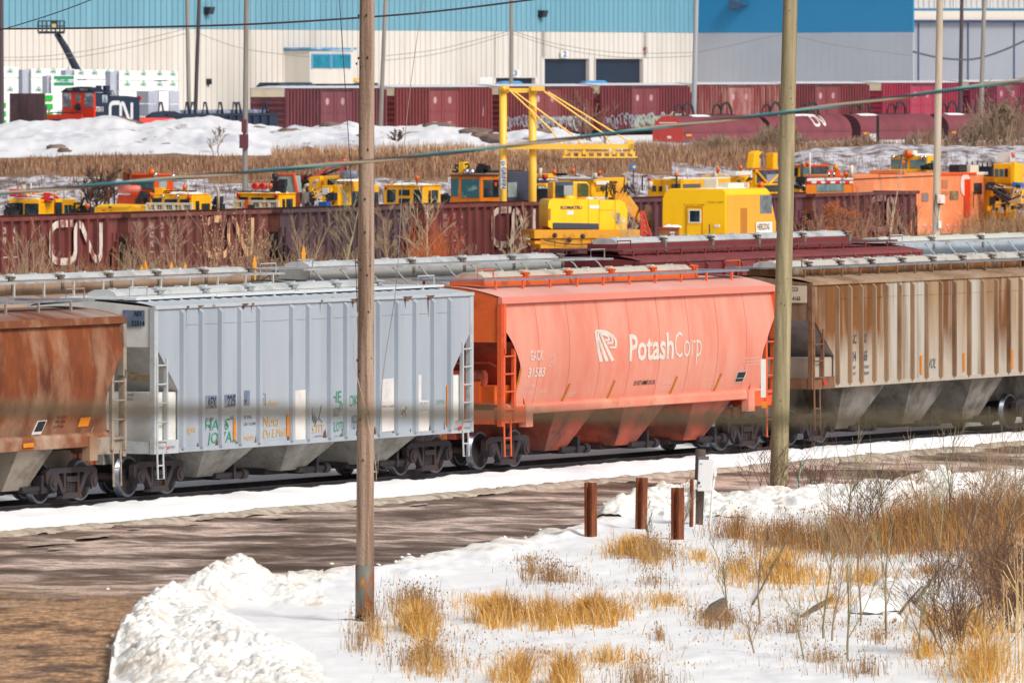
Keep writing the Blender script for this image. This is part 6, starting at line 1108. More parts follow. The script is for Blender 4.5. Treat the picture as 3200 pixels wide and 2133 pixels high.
# thin patches of ice on the road
mb=MB()
for px,py,w,h in ((150,1700,150,10),(290,1680,110,8),(420,1655,40,4),(640,1625,60,5),(180,1716,60,6),(945,1592,60,5),(1290,1543,70,5),(1310,1579,60,5),(880,1620,50,4),(600,1640,50,3),(2010,1466,22,3),(1880,1500,30,3)):
    c=GP(px,py); n=16; vs=[]
    for k in range(n):
        a=2*math.pi*k/n; r=1+.5*noise.noise(Vector((px+k*.9,py,0))); P2=GP(px+w/2*r*math.cos(a),py+h/2*r*math.sin(a)-w*.04*math.cos(a)); vs.append((P2.x,P2.y,P2.z+.03))
    mb.add(vs,[tuple(range(n))])
struct(mb.build('road_ice',slush,raw=False))
# far ground: flat yard, bank with snow, upper yard
bank_m=mat('bank_snow','#e9e4ec',.8,c2='#7d6b66',amt=.48,sc=1.1,st=(1,.25,1),var=.1,edge=.1,c3='#4e4044',amt3=.26,sc3=2.2)
deadg=mat('dead_grass_ground','#8b6a4e',.9,c2='#b58e68',amt=.4,sc=.5,var=.15)
def bshift(px): return lerp(px,[(0,0),(1300,-4),(1700,8),(2050,32),(2400,44),(3200,40)])
def fz(px,d):
    k=d-bshift(px); z=lerp(k,[(300,-.02),(472,-.02),(490,.7),(520,2.2),(556,3.75),(600,4.15),(660,4.3),(800,4.35),(1400,4.4)])
    if px>2400: z+=.95*min(1,(px-2400)/150.)*math.exp(-((k-560)/26.)**2)
    if 470<k<640: z+=.30*fb_(((px-CX)*d/F,d*.3,3),.22,4)
    return z
mb=MB(); ds=[280,380,440,465]+[470+4*i for i in range(26)]+[580,595,610,630,660,700,760,850,1000,1300]; pxs=[-6000,-4500,-3000,-2000,-1400,-1000,-700]+[-400+50*i for i in range(90)]+[4400,4800,5400,6500,8000,10000]
for d in ds:
    for px in pxs: mb.v.append(((px-CX)*d/F,d,fz(px,d)-.02))
for j in range(len(ds)-1):
    for i in range(len(pxs)-1):
        k=j*len(pxs)+i; dd=ds[j]-bshift(pxs[i]); mb.f.append((k,k+1,k+len(pxs)+1,k+len(pxs))); mb.m.append(0 if dd<474 or ds[j]>640 else (1 if dd<(548 if pxs[i]<2430 else 584) else 2))
struct(mb.build('yard_ground',[snow,bank_m,deadg],None,True))
# long snow berm
CR=[(-1200,396),(-600,384),(-200,392),(0,390),(110,386),(200,384),(300,378),(360,374),(430,388),(540,377),(640,372),(740,378),(800,392),(880,400),(1000,392),(1090,390),(1150,402),(1250,404),(1340,396),(1440,400),(1530,418),(1590,408),(1640,398),(1740,400),(1800,414),(1900,430),(1990,470),(2060,500)]
bsn=mat('berm_snow','#f6f6fa',.75,c2='#dcdde8',amt=.35,sc=.25,st=(1,.3,1),var=.03,c3='#8a7470',amt3=.24,sc3=.45,edge=.04,k=.9)
mb=MB(); NU,NV=430,40
for j in range(NV+1):
    t=j/NV; d=606+70*t
    for i in range(NU+1):
        px=-1200+i*3260/NU; X=(px-CX)*d/F; zc=CH-(lerp(px,CR)-HY)*655/F; zb0=fz(px,d)
        sh=max(0,1-abs(d-655)/46)**.75 if d<655 else max(0,1-(d-655)/21)**.8
        hgt=max(0,zc-4.2)*sh*(1+.0*t); n=.34*fb_((X,d*.35,5),.28,5)+.16*abs(noise.noise(Vector((X*.9,d*.3,1))))
        mb.v.append((X,d,zb0-.12+hgt+n*min(1,hgt)))
for j in range(NV):
    for i in range(NU): k=j*(NU+1)+i; mb.f.append((k,k+1,k+NU+2,k+NU+1)); mb.m.append(0)
struct(mb.build('snow_berm',[bsn],None,True))
mb=MB()
for px,py,r in ((365,378,.55),(400,384,.5),(425,390,.45),(490,432,.6),(520,455,.35),(505,440,.5),(175,462,.45),(200,470,.3),(310,440,.3),(668,420,.4),(726,430,.5),(905,416,.6),(1045,398,.7),(1370,400,.7),(1480,418,.8),(1500,425,.5),(1545,432,.6),(1390,404,.6),(960,470,.4),(560,395,.35),(255,400,.3),(800,404,.4),(1130,430,.4),(1700,412,.4)):
    d=655-max(0,(py-395))*.55; c=P(px,py,d); o=Vector((px*.1,0,0))
    def f(u,v):
        a=2*math.pi*u; b_=math.pi*(v-.5); q=Vector((math.cos(b_)*math.cos(a),math.cos(b_)*math.sin(a),math.sin(b_))); return c+Vector((q.x*1.5,q.y,q.z*.55))*r*(1+.5*noise.noise(q*1.7+o))
    mb.grid(f,10,6)
tag(mb.build('berm_rubble',[mat('rubble','#8a7468',.9,c2='#5a4a48',amt=.4,sc=1.5,var=.2)],None,True),'brown earth and rubble showing through the long snow berm','rubble',None,'stuff')
# ---- plants ------------------------------------------------------------------------------
def blade(mb,b,h,w,lean,az,mi=0,curl=.35):
    ax=Vector((math.cos(az),math.sin(az),0)); sd=Vector((math.cos(az+1.3),math.sin(az+1.3),0))*w/2
    m=b+Vector((0,0,h*.55))+ax*lean*h*.35; t=b+Vector((0,0,h*(1-.25*lean)))+ax*lean*h*(.75+curl*R.random())
    mb.add([b-sd,b+sd,m+sd*.8,m-sd*.8,t],[(0,1,2,3),(3,2,4)],mi)
def grass(name,label,spots,mats,h,w,lean=.45,kind='stuff',seed=0.0,seedm=0,gate=True):
    """spots: (px,py,half width px,half depth px,count,height factor)"""
    mb=MB()
    for px,py,a,b,n,hf in spots:
        for _ in range(n):
            r=min(1,abs(R.gauss(0,.5))); g=R.uniform(0,2*math.pi); q=1.0 if R.random()<.8 else R.uniform(1,2.1); ux,uy=px+a*r*q*math.cos(g),py+b*r*q*math.sin(g); p=GP(ux,uy); p.z+=.03
            if gate and noise.noise(Vector((p.x*1.1,p.y*.25,seed*9)))<R.uniform(-.45,.05): continue
            hh=h*hf*R.uniform(.45,1.1)*(1-.35*r); blade(mb,p,hh,w*R.uniform(.6,1.4),lean*R.uniform(.1,1.4),R.uniform(0,6.28),R.randrange(len(mats)))
            if seed and R.random()<seed:
                t=p+Vector((R.uniform(-.1,.1),R.uniform(-.1,.1),hh*.95)); s=R.uniform(.008,.018); mb.add([t+Vector((-s,0,0)),t+Vector((0,0,-s)),t+Vector((s,0,0)),t+Vector((0,0,s*1.6))],[(0,1,2,3)],seedm)
    o=mb.build(name,mats,None,raw=True); tag(o,label,'grass',None,kind); return o
gold=[mat('grass_gold','#e0a648',.85,var=.15),mat('grass_gold2','#cf9238',.85,var=.15),mat('grass_straw','#e6c48a',.85,var=.12)]
tan=[mat('weed_tan','#c09a6c',.85,var=.15),mat('weed_brown','#94704e',.85,var=.15),mat('weed_rust','#a8804f',.85,var=.15)]
grass('golden_grass','golden dry grass tufts standing in the foreground snow',[(1985,1748,105,34,1900,.9),(2420,1818,175,42,3000,.85),(1560,1955,100,28,1200,1.1),(1700,1958,110,30,1600,1.1),(1860,1950,120,30,1500,1.0),(1310,1985,75,45,1000,1.1),(1640,2145,110,30,1300,1.2),(1760,2150,80,30,800,1.1),(1330,2080,50,40,350,.9),(3080,2130,150,60,900,1.5),(3050,1990,150,60,900,1.2),(2900,2060,90,50,350,.8),(2700,1830,160,30,500,.8),(2320,2000,60,20,200,.6),(2230,1990,50,15,250,.7),(2080,1900,260,60,700,.5),(1500,1900,200,50,400,.5),(2600,1900,300,60,700,.5),(1900,2080,300,50,600,.6),(2450,1760,260,40,500,.6),(2900,1960,160,60,600,.8),(2180,1760,90,26,300,.6),(1420,2120,160,30,500,.8),(1180,2010,70,60,250,.8)],gold,.72,.014,.85)
grass('brown_weeds','brown dry weeds with seed heads scattered over the foreground snow',[(1300,1930,110,55,700,1.0),(1120,2030,70,80,220,1.1),(1330,2090,170,50,700,.8),(1720,1830,150,30,650,.8),(1660,1800,80,25,200,.7),(2040,1760,130,50,700,.9),(2050,1840,80,25,260,.7),(2210,1980,80,40,500,.8),(2270,1960,60,22,260,.7),(2060,2010,30,18,120,.6),(1990,2160,160,40,500,.9),(2480,1990,180,50,220,.6),(2560,2080,260,40,260,.6),(2740,2010,90,40,160,.6),(1270,1900,160,60,200,.9),(2320,1800,120,30,300,.9),(1160,2000,50,80,160,1.0),(2700,2120,260,25,260,.8),(1450,2020,80,25,120,.5),(2250,1660,180,30,260,1.0)],tan,.62,.011,.35,'stuff',.3,1)
grass('thicket_weeds','dense rust-brown dry thicket along the right side of the foreground',[(2450,1715,170,35,900,1.0),(2620,1730,220,40,1700,1.25),(2820,1720,230,50,2200,1.4),(3020,1700,220,70,2600,1.55),(3170,1690,150,80,1800,1.7),(2300,1690,130,26,450,.9),(3120,1820,150,60,1200,1.3),(2900,1640,260,40,700,1.2),(3150,1900,120,60,700,1.2)],tan+[gold[1],mat('weed_dark','#755440',.85,var=.15),mat('weed_russet','#b07a48',.85,var=.15)],.85,.012,.6,'stuff',.15,1,False)
grass('straw_litter','loose bent straw and small sprigs spread over the snow at the lower right',[(2300,1960,700,130,2600,.5),(2700,1950,500,170,2200,.5),(1700,2060,520,70,1300,.5),(1350,2000,240,110,900,.6),(2900,1800,350,110,1500,.8),(1900,1860,420,60,800,.5),(1650,1760,260,40,300,.6)],tan+[gold[1],gold[2]],.42,.010,1.5,'stuff',.06,1)
# foreground reeds with plumes
mb=MB()
for px,py,h in ((3078,2130,1.35),(3160,2130,1.6),(3185,2120,2.1),(3172,2140,1.9),(3195,2100,2.3),(3120,2150,1.2),(3010,2150,.9),(3185,2040,2.0),(3140,2090,1.5),(3196,2160,1.8)):
    p=GP(px,py); l=R.uniform(-.1,.1); t=p+Vector((l,0,h)); mb.tube([p,p+Vector((l*.4,0,h*.6)),t],[.012,.009,.005],4)
    for k in range(26): 
        a=R.uniform(0,1); c=t+Vector((R.gauss(0,.03),R.gauss(0,.03),-.22*a+.06)); blade(mb,c,.12,.02,.6,R.uniform(0,6.28),1)
    for k in range(3): blade(mb,p+Vector((l*.3,0,h*R.uniform(.2,.6))),h*.4,.02,1.2,R.uniform(0,6.28),0)
tag(mb.build('plume_reeds',[gold[2],mat('plume','#c9a27e',.9,var=.1)],None,raw=True),'tall plumed reeds in the lower right corner','reeds',None,'stuff')
def branchy(mb,b,h,r,depth,dirn,spread,mi=0,nseg=3,kids=(2,4),leaf=None,leaves=None,mn=.004):
    p=Vector(b); d=dirn.normalized(); pts=[p.copy()]; rs=[r]
    for k in range(nseg):
        d=(d+Vector((R.gauss(0,.09),R.gauss(0,.09),R.gauss(0,.05)+.03))).normalized(); p=p+d*h/nseg; pts.append(p.copy()); rs.append(max(mn,r*(1-.62*(k+1)/nseg)))
    mb.tube(pts,rs,4 if depth>0 else 3,mi,False)
    if leaf is not None and depth==0:
        for _ in range(leaves): c=pts[R.randrange(1,len(pts))]+Vector((R.gauss(0,.06),R.gauss(0,.06),R.gauss(0,.06))); s=R.uniform(.02,.04); mb.add([c+Vector((-s,0,0)),c+Vector((0,.01,-s)),c+Vector((s,0,0)),c+Vector((0,.01,s))],[(0,1,2,3)],leaf)
    if depth>0:
        for _ in range(R.randint(*kids)):
            t=R.uniform(.25,.98); i=min(nseg-1,int(t*nseg)); q=pts[i]+(pts[i+1]-pts[i])*(t*nseg-i); a=R.uniform(0,6.28)
            nd=(d*1.0+Vector((math.cos(a),math.sin(a),R.uniform(-.1,.5)))*spread).normalized()
            branchy(mb,q,h*R.uniform(.38,.6),max(mn,rs[i]*.55),depth-1,nd,spread,mi,3,kids,leaf,leaves,mn)
bark=mat('twig_tan','#a58a6e',.85,var=.15); barkg=mat('sapling_bark','#a39a74',.85,c2='#7d6d55',amt=.4,sc=3,var=.15); barkd=mat('twig_dark','#6e5344',.85,var=.2); birch=mat('birch_bark','#cdb997',.8,c2='#a58a66',amt=.3,sc=4,var=.1); willow=mat('willow_orange','#c8662e',.8,var=.15); leafm=mat('dry_leaf','#b9662c',.8,var=.2)
# saplings in the foreground
SAP=[(2372,1962,1690,.1,'multi-branched grey-green sapling beside the largest golden tuft'),(2770,2010,1600,.05,'tallest straight pale sapling right of centre in the foreground snow'),(2574,2010,1700,-.05,'forked slender sapling right of the fallen log'),(2600,2015,1760,.1,'thin sapling leaning right beside the forked sapling'),(2650,2080,1720,.08,'slender sapling with bare tip in the lower right snow'),(2514,2074,1900,-.1,'short thin sapling in the bottom snow, left of the slender one'),(2362,2055,1930,-.1,'lowest short sapling near the bottom centre'),(2868,2080,1850,.05,'thin sapling in front of the dark shrub'),(2935,1880,1560,.02,'pale straight sapling in the thicket'),(3020,1870,1480,.03,'tall pale sapling rising over the thicket'),(3145,1760,1385,.02,'tall sapling with its tip over the road, nearest the right edge'),(2968,1700,1395,.02,'slim sapling with its tip over the road, right of the bank lumps'),(2885,1680,1410,-.12,'slim sapling leaning left over the snow bank'),(2650,1640,1430,.02,'fine twiggy sapling right of the right wooden pole'),(2760,1640,1480,.05,'small twiggy sapling on the snow bank'),(2120,1690,1545,.12,'spindly bare shrub between the rusty posts'),(2030,1700,1600,-.05,'thin bare stem beside the middle rusty post'),(2275,1930,1760,-.05,'thin sapling left of the grey-green sapling'),(2690,1960,1690,0,'thin upright sapling left of the tallest one')]
for i,(px,py,top,ln,lab) in enumerate(SAP):
    b=GP(px,py); h=(py-top)*b.y/F; mb=MB(); branchy(mb,b-Vector((0,0,.05)),h,.016+.004*h,2,Vector((ln,0,1)),.55,0,5,(4,7),None,0,.0045)
    tag(mb.build('sapling',[barkg if i%3 else bark],None,raw=True),lab,'sapling','bare saplings in the foreground')
SHR=[(3010,2060,1.9,30,.8,barkd,'large dark tangled bare shrub at the lower right'),(3150,1990,2.2,30,.7,barkd,'dark tangled bare shrub touching the right edge'),(2545,1560,1.15,16,.8,barkd,'dark bare shrub at the foot of the right wooden pole, on its right'),(2395,1550,1.2,12,.8,barkd,'dark bare shrub at the foot of the right wooden pole, on its left'),(2690,1710,1.7,16,.5,barkd,'dark upright bare shrub in the thicket right of the grey box'),(2830,1560,1.0,12,.8,bark,'light bare shrub on the snow bank by the road'),(3120,1600,1.5,20,.7,bark,'light bare shrub on the snow bank near the right edge')]
for px,py,h,n,sp,mm,lab in SHR:
    b=GP(px,py); mb=MB()
    for k in range(n):
        a=R.uniform(0,6.28); branchy(mb,b+Vector((R.gauss(0,.25),R.gauss(0,.25),-.03)),h*R.uniform(.5,1),.010,2,Vector((math.cos(a)*sp*R.random(),math.sin(a)*sp*R.random(),1)),.8,0,4,(3,5),None,0,.004)
    tag(mb.build('bare_shrub',[mm],None,raw=True),lab,'shrub')
# rocks and a log under the snow
RKZ=-.04
rock=mat('grey_rock','#6d6660',.85,c2='#3f3a38',amt=.4,sc=3,var=.15,bump=.4)
RK=[(2830,1850,.55,.22,'long snow-capped grey rock, upper right of the rock group'),(2790,1845,.4,.2,'snow-capped grey rock beside the long one'),(2706,1935,.32,.28,'upright dark rock left of the snow mound'),(2755,1925,.42,.26,'snow-covered round rock in the middle of the group'),(2790,1950,.3,.18,'small dark rock below the round one'),(2870,1862,.3,.2,'small dark rock at the right of the group')]
for px,py,w,h,lab in RK:
    b=GP(px,py); root=bpy.data.objects.new('rock',None); C.objects.link(root); root.location=b+Vector((0,0,RKZ)); tag(root,lab,'rock','half buried rocks')
    def rk(u,v,k=1.0,o=-.08):
        a=2*math.pi*u; e=math.pi*(v-.5); q=Vector((math.cos(e)*math.cos(a),math.cos(e)*math.sin(a),math.sin(e))); r=1+.3*noise.noise(q*1.6+Vector((px,py,0))); return (q.x*w*r*k,q.y*w*.8*r*k,q.z*h*1.7*r*k+o)
    mb=MB(); mb.grid(rk,14,9); mb.build('body',rock,root); mb=MB(); mb.grid(lambda u,v: rk(u,.66+v*.34,1.03,-.06),14,5); mb.build('snow_cap',snow,root,True)
def pt(px,py,dz=0): v=GP(px,py); v.z+=dz; return v
for a,b,r,lab in (((2505,1940,.05),(2595,1900,.18),.06,'short grey log lying in the snow, right of the grey-green sapling'),((2215,1950,.1),(2260,1905,.15),.16,'broken stump of old wood among brown weeds'),((2860,1900,.1),(2960,1830,.5),.035,'long bare branch slanting across the rock group'),((2790,1960,.08),(2880,1880,.3),.03,'thin fallen branch below the rock group'),((2340,1920,.05),(2480,1760,.7),.02,'thin fallen stem leaning across the golden tuft')):
    mb=MB(); p,q=pt(*a),pt(*b); mb.tube([p,p.lerp(q,.5)+Vector((0,0,.03)),q],[r,r*.9,r*.6],8); tag(mb.build('fallen_branch',[mat('old_wood','#7a6a58',.85,c2='#4a3f36',amt=.4,sc=4,st=(1,1,3),var=.15)],None),lab,'branch')
# trees between the hopper trains
def tree(px,top,d,lab,mm,h0=0,spread=.55,lean=0,depth=3,r=.06,stems=1,leaf=None,leaves=0,kids=(3,5),name='bare_tree',twig=.007):
    zt=CH-(top-HY)*d/F; root=bpy.data.objects.new(name,None); C.objects.link(root); root.location=((px-CX)*d/F,d,h0); tag(root,lab,'tree','bare trees and bushes along the tracks'); h=zt-h0
    tr=MB(); cr=MB(); mats=[mm]+([leafm] if leaf else [])
    for s in range(stems):
        a=R.uniform(0,6.28); dv=Vector((lean+(.35*math.cos(a) if stems>1 else 0),.3*math.sin(a) if stems>1 else 0,1)).normalized(); p=Vector((R.gauss(0,.1)*(stems>1),0,0)); pts=[p.copy()]; n=6; hh=h*(R.uniform(.75,1) if stems>1 else 1)
        for k in range(n): dv=(dv+Vector((R.gauss(0,.06),R.gauss(0,.06),.03))).normalized(); p=p+dv*hh/n/max(.6,dv.z)*dv.z; pts.append(p.copy())
        rs=[max(twig,r*(1-.8*k/n)) for k in range(n+1)]; tr.tube(pts,rs,6)
        for _ in range(R.randint(9,13) if stems==1 else R.randint(4,6)):
            t=R.uniform(.3,.98)*n; i=min(n-1,int(t)); q=pts[i].lerp(pts[i+1],t-i); a=R.uniform(0,6.28); branchy(cr,q,hh*R.uniform(.2,.42),max(twig,rs[i]*.38),depth-2,Vector((math.cos(a)*spread+lean*.4,math.sin(a)*spread,.75)),.6,0,3,kids,1 if leaf else None,leaves,twig)
    tr.build('trunk',mm,root); cr.build('crown',mats,root,raw=True); return root
D=lambda px,o=-16: Gd(px)+o
for a in ((97,715,'bushy tan bare tree in front of the bold railway initials',bark,0,.5,0,3,.05,7),(1058,632,'tall bare tree leaning right, left of the left wooden pole',barkg,0,.6,.35,4,.09,1),(948,690,'bushy bare tree beside the leaning one',bark,0,.5,0,3,.05,6),(1228,648,'slim forked bare tree right of the left wooden pole',bark,0,.55,0,4,.06,2),(1340,640,'pale bare tree with spreading limbs above the orange brush',birch,0,.6,-.03,4,.07,1),(1290,650,'grey bare tree left of the orange brush',bark,0,.5,-.12,4,.05,1),(560,690,'twiggy bare tree before the lettered wagon',bark,0,.6,.05,4,.05,3),(480,700,'thin bare tree at the left end of the lettered wagon',bark,0,.55,.05,4,.045,2),(420,760,'low bare bush in the wagon gap',bark,0,.5,0,3,.03,5),(830,730,'low bare bush before the dull purple wagon end',bark,0,.5,0,3,.03,6),(1600,700,'small pale bare tree before the worn initials',birch,0,.6,.1,4,.04,2),(1100,740,'low spreading bare tree just left of the left wooden pole',bark,0,.8,.1,4,.04,3),(1440,730,'thin bare branch tree right of the orange brush',bark,0,.7,.2,3,.03,2)):
    px,top,lab,mm,h0,sp,ln,dp,r,st=a; tree(px,top,D(px),lab,mm,h0,sp,ln,dp,r,st)
tree(1975,668,D(1975,-22),'pale yellow birch in front of the yellow flat wagon',birch,0,.5,.06,4,.05,2); tree(2768,555,D(2768,-14),'tall white birch trunk in front of the orange cabin car',birch,0,.22,.05,2,.085,1); tree(2610,640,D(2610,-14),'rust-leaved bare tree before the dark maroon wagon',barkd,0,.5,0,4,.04,2,True,5)
def brushmass(name,label,spots,mats,cat='brush',twig=.009,leaf=None):
    mb=MB()
    for px,top,d,w,n,z0 in spots:
        for k in range(n):
            x=px+R.uniform(-w,w); dd=d+R.uniform(-4,4); zt=CH-(top+R.uniform(0,40)-HY)*dd/F; b=Vector(((x-CX)*dd/F,dd,z0)); branchy(mb,b,max(.5,zt-z0)*R.uniform(.6,.95),twig*1.5,1,Vector((R.gauss(0,.2),R.gauss(0,.2),1)),.5,R.randrange(len(mats)-(1 if leaf else 0)),4,(3,5),len(mats)-1 if leaf else None,3 if leaf else 0,twig)
    return tag(mb.build(name,mats,None,raw=True),label,cat,None,'stuff')
brushmass('orange_brush','bright orange willow brush right of the left wooden pole',[(1345,690,Gd(1340)-14,52,60,0)],[willow,mat('willow_red','#a8542c',.8,var=.15)])
brushmass('leafy_brush','brown brush with rusty leaves before the dark maroon wagon',[(2680,640,Gd(2680)-12,170,70,0),(2560,690,Gd(2560)-12,60,18,0)],[bark,barkd,leafm],leaf=True)
brushmass('leafy_brush','tan twiggy brush with dry leaves before the faded initials',[(720,690,Gd(720)-14,100,16,0)],[bark,mat('leaf_tan','#d9a878',.8,var=.15)],leaf=True)
brushmass('dry_brush','tan dry brush at the foot of the orange cabin car, right edge',[(3130,640,Gd(3130)+2,140,420,0),(2960,700,Gd(2960)-6,180,220,0)],[bark,tan[0],tan[1]])
brushmass('dry_brush','low tan brush along the open hopper wagons',[(250,790,Gd(250)-12,250,110,0),(640,790,Gd(640)-12,250,110,0),(1100,770,Gd(1100)-12,250,110,0)],[bark,tan[1]])
# yellow marker stakes
stk=mat('stake_orange','#f0a02a',.6,var=.1)
for px,t,lab in ((455,812,'taller orange marker stake left of the lettered wagon'),(443,825,'short orange marker stake beside the taller one'),(536,815,'broad short orange marker near the lettered wagon'),(579,818,'pale pointed orange marker right of the broad one'),(796,797,'narrow orange stake near the wagon gap'),(949,765,'tall orange stake left of the leaning tree')):
    d=Gd(px)-20; z=CH-(t-HY)*d/F; mb=MB(); X=(px-CX)*d/F; mb.prism([(X-.06,0),(X+.06,0),(X+.06,z-.2),(X,z),(X-.06,z-.2)],'y',d,d+.05); mb.box(X-.09,X+.09,d-.02,d+.0,z-.6,z-.3); tag(mb.build('marker_stake',stk,None),lab,'stake','orange marker stakes')
# reed belts on the bank
def belt(name,label,n,pr,dr,h,mats,w=.05,zo=0,lean=.3):
    mb=MB()
    for _ in range(n):
        px=R.uniform(*pr); d=R.uniform(*dr)+bshift(px); X=(px-CX)*d/F; dens=noise.noise(Vector((X*.25,d*.08,3)))
        if dens<-.25 and R.random()<.7: continue
        blade(mb,Vector((X,d,fz(px,d)-.05)),h*R.uniform(.5,1.15)*(1+.5*dens),w*R.uniform(.6,1.3),lean*R.uniform(0,1.6),R.uniform(0,6.28),R.randrange(len(mats)))
    return tag(mb.build(name,mats,None,raw=True),label,'reeds',None,'stuff')
bm=[mat('reed_brown','#a87c60',.9,var=.12),mat('reed_tan','#c39e7c',.9,var=.12),mat('reed_dark','#8a6555',.9,var=.12)]
belt('reed_belt','broad belt of brown reeds between the track machines and the snow berm',24000,(-150,2350),(551,588),.62,bm)
belt('reed_belt','tan reed tops along the foot of the snow berm, left of centre',4000,(850,1900),(590,604),1.1,[bm[1],mat('reed_orange','#d0a072',.9,var=.1)],.06)
belt('reed_belt','tan brush strip on the bank around the right wooden pole',5000,(1950,2480),(556,622),.9,[bm[1],bm[0],mat('reed_grey','#9a8270',.9,var=.1)])
belt('reed_belt','tan brush strip under the coil wagons at the right',5000,(2440,3350),(586,626),.8,[bm[1],bm[0],mat('reed_grey','#9a8270',.9,var=.1)])
belt('bank_twigs','sparse dark twigs poking through the snowy bank',5200,(-150,3350),(486,548),1.0,[bm[2],barkd],.03,0,.8)
grb=mat('grey_brush','#9a846f',.9,var=.12)
BB=[(2430,400,2.2,200,100,'rounded grey-brown bush behind the right wooden pole'),(2250,430,1.5,150,80,'low grey-brown bush left of the right wooden pole'),(3120,340,3.6,150,150,'tall grey-brown brush at the right edge below the box wagons'),(2900,410,2.4,90,110,'grey-brown brush below the plain coil wagon'),(2700,425,2.0,60,80,'low brown brush left of the signal post')]
for px,top,sp,n,w,lab in BB:
    mb=MB()
    for k in range(n):
        x=px+R.gauss(0,w*.55); d=640+R.uniform(-6,6)+0; zt=CH-(top-HY)*d/F; z0=fz(x,d); hh=max(.6,(zt-z0)*math.exp(-((x-px)/w)**2)*R.uniform(.7,1.05)); branchy(mb,Vector(((x-CX)*d/F,d,z0-.05)),hh,.03,1,Vector((R.gauss(0,.25),R.gauss(0,.2),1)),.6,0,3,(3,5),None,0,.022)
    tag(mb.build('bare_bush',[grb],None,raw=True),lab,'bush','bare bushes on the bank')
tree(1840,300,634,'round bare brown tree rising behind the gantry jib',mat('tree_brown','#8b6658',.85,var=.12),4.0,.6,0,4,.12,3,None,0,(3,4),'bare_tree',.017)
tree(1895,330,636,'bare brown tree beside the coil wagon end, right of the round one',MATS['tree_brown'],4.0,.6,.1,4,.10,2,None,0,(3,4),'bare_tree',.017)
tree(1225,405,630,'dark bare bush on the berm, right of the left wooden pole',barkd,4.2,.8,.1,4,.08,3,None,0,(4,6),'bare_tree',.024)
tree(3140,300,632,'pale bare tree at the right edge in front of the coil wagons',grb,4.0,.5,0,4,.1,3,None,0,(4,6),'bare_tree',.026)
tree(3030,400,628,'grey bare tree above the orange car',grb,4.0,.6,0,4,.1,3,None,0,(3,5),'bare_tree',.026)
tree(302,540,520,'dark grey bush on the bank between tamper cab and orange cab',barkd,1.6,.9,0,4,.05,9,None,0,(4,6),'bare_bush',.02)
tree(675,415,612,'fine grey bare tree on the berm left of the grey wooden pole',grb,4.0,.6,0,4,.05,3,None,0,(3,5),'bare_tree',.012)
# ---- poles, posts, boxes, wires ----------------------------------------------------------
wood=mat('pole_wood','#b59a86',.85,c2='#8a6f5c',amt=.45,sc=9,st=(1,1,.035),var=.16,c3='#3f2f28',amt3=.2,sc3=20,bump=.6,vsc=12,edge=.06); wood2=mat('pole_green_wood','#9f9070',.85,c2='#bfae86',amt=.42,sc=8,st=(1,1,.05),var=.16,c3='#6f6a4a',amt3=.3,sc3=5,bump=.4,vsc=9); greyw=mat('pole_grey','#9a938c',.8,c2='#7c726c',amt=.4,sc=3,st=(1,1,.05),var=.1); darkw=mat('pole_dark','#54464c',.8,c2='#3d3a44',amt=.4,sc=3,st=(1,1,.05),var=.1); palew=mat('pole_pale','#cbb8a4',.8,c2='#a58e78',amt=.35,sc=3,st=(1,1,.06),var=.1); lampg=mat('post_grey','#a9abb0',.5,var=.06)
def pole(bx,by,tx,d,wb,wt,mm,name,lab,cat,zb_=None,grp=None,ext=3.0):
    b=P(bx,by,d)
    if zb_ is not None: k=(b.z-zb_); b.z=zb_
    t=P(tx,0,d); dv=(t-b); t=t+dv*(ext/dv.z); L=(t-b).length; n=40; pts=[];rs=[]
    for i in range(n+1):
        q=b.lerp(t,i/n); pts.append(q-b); rs.append((wb+(wt-wb)*i/n)*d/F/2*(1+.012*noise.noise(Vector((i*.7,bx,0)))))
    root=bpy.data.objects.new(name,None); C.objects.link(root); root.location=b; tag(root,lab,cat,grp); mb=MB(); mb.tube(pts,rs,20); mb.build('shaft',mm,root,True); return root,pts,rs
b=GP(1140,1958); rL,pts,rs=pole(1140,1958,1147,b.y,57,44,wood,'utility_pole','weathered brown wooden pole with rusty metal sleeve at its foot, left of centre','utility pole')
dL=b.y; k=dL/F
mb=MB(); mb.tube([(0,0,(1958-1935)*k*0+.0),(0,0,(1958-1920)*k)],57*k/2+.012,22); mb.build('foot_band',mat('tar_black','#15181c',.5,var=.2),rL,True)
mb=MB(); mb.tube([(0,0,(1958-1921)*k),(0,0,(1958-1765)*k)],57*k/2+.008,22); mb.build('metal_sleeve',mat('sleeve','#75786f',.6,c2='#8a4c24',amt=.55,sc=4,st=(1,1,.3),var=.18,c3='#c98a2a',amt3=.25,sc3=8,edge=.06),rL,True)
kn=MB()
for i in range(26): 
    z=R.uniform(1.5,12); a=R.uniform(3.4,6.0); r=57*k/2*.93; kn.ball((r*math.cos(a),r*math.sin(a),z),.018,0,6,(1,1,1.6))
kn.build('knot',mat('knot_dark','#3a2a22',.8,var=.2),rL)
b=GP(2433,1544); rR,pts,rs=pole(2433,1546,2470,b.y,57,43,wood2,'utility_pole','greenish wooden pole with small bolt holes, standing on the snow bank right of centre','utility pole')
kn=MB(); dv=Vector(pts[-1])
for i in range(24):
    t=R.uniform(.08,.95); q=dv*t; a=R.uniform(3.5,5.9); r=(57+(43-57)*t)*b.y/F/2; kn.ball((q.x+r*math.cos(a),q.y+r*math.sin(a),q.z),.014,0,6)
kn.build('bolt_hole',MATS['knot_dark'],rR); mb=MB(); mb.box(-.42,-.3,-.1,0,2.3,3.2); mb.build('white_marker',white,rR); mb=MB(); mb.box(-.4,-.28,-.1,0,2.05,2.2); mb.build('reflector',amber,rR)
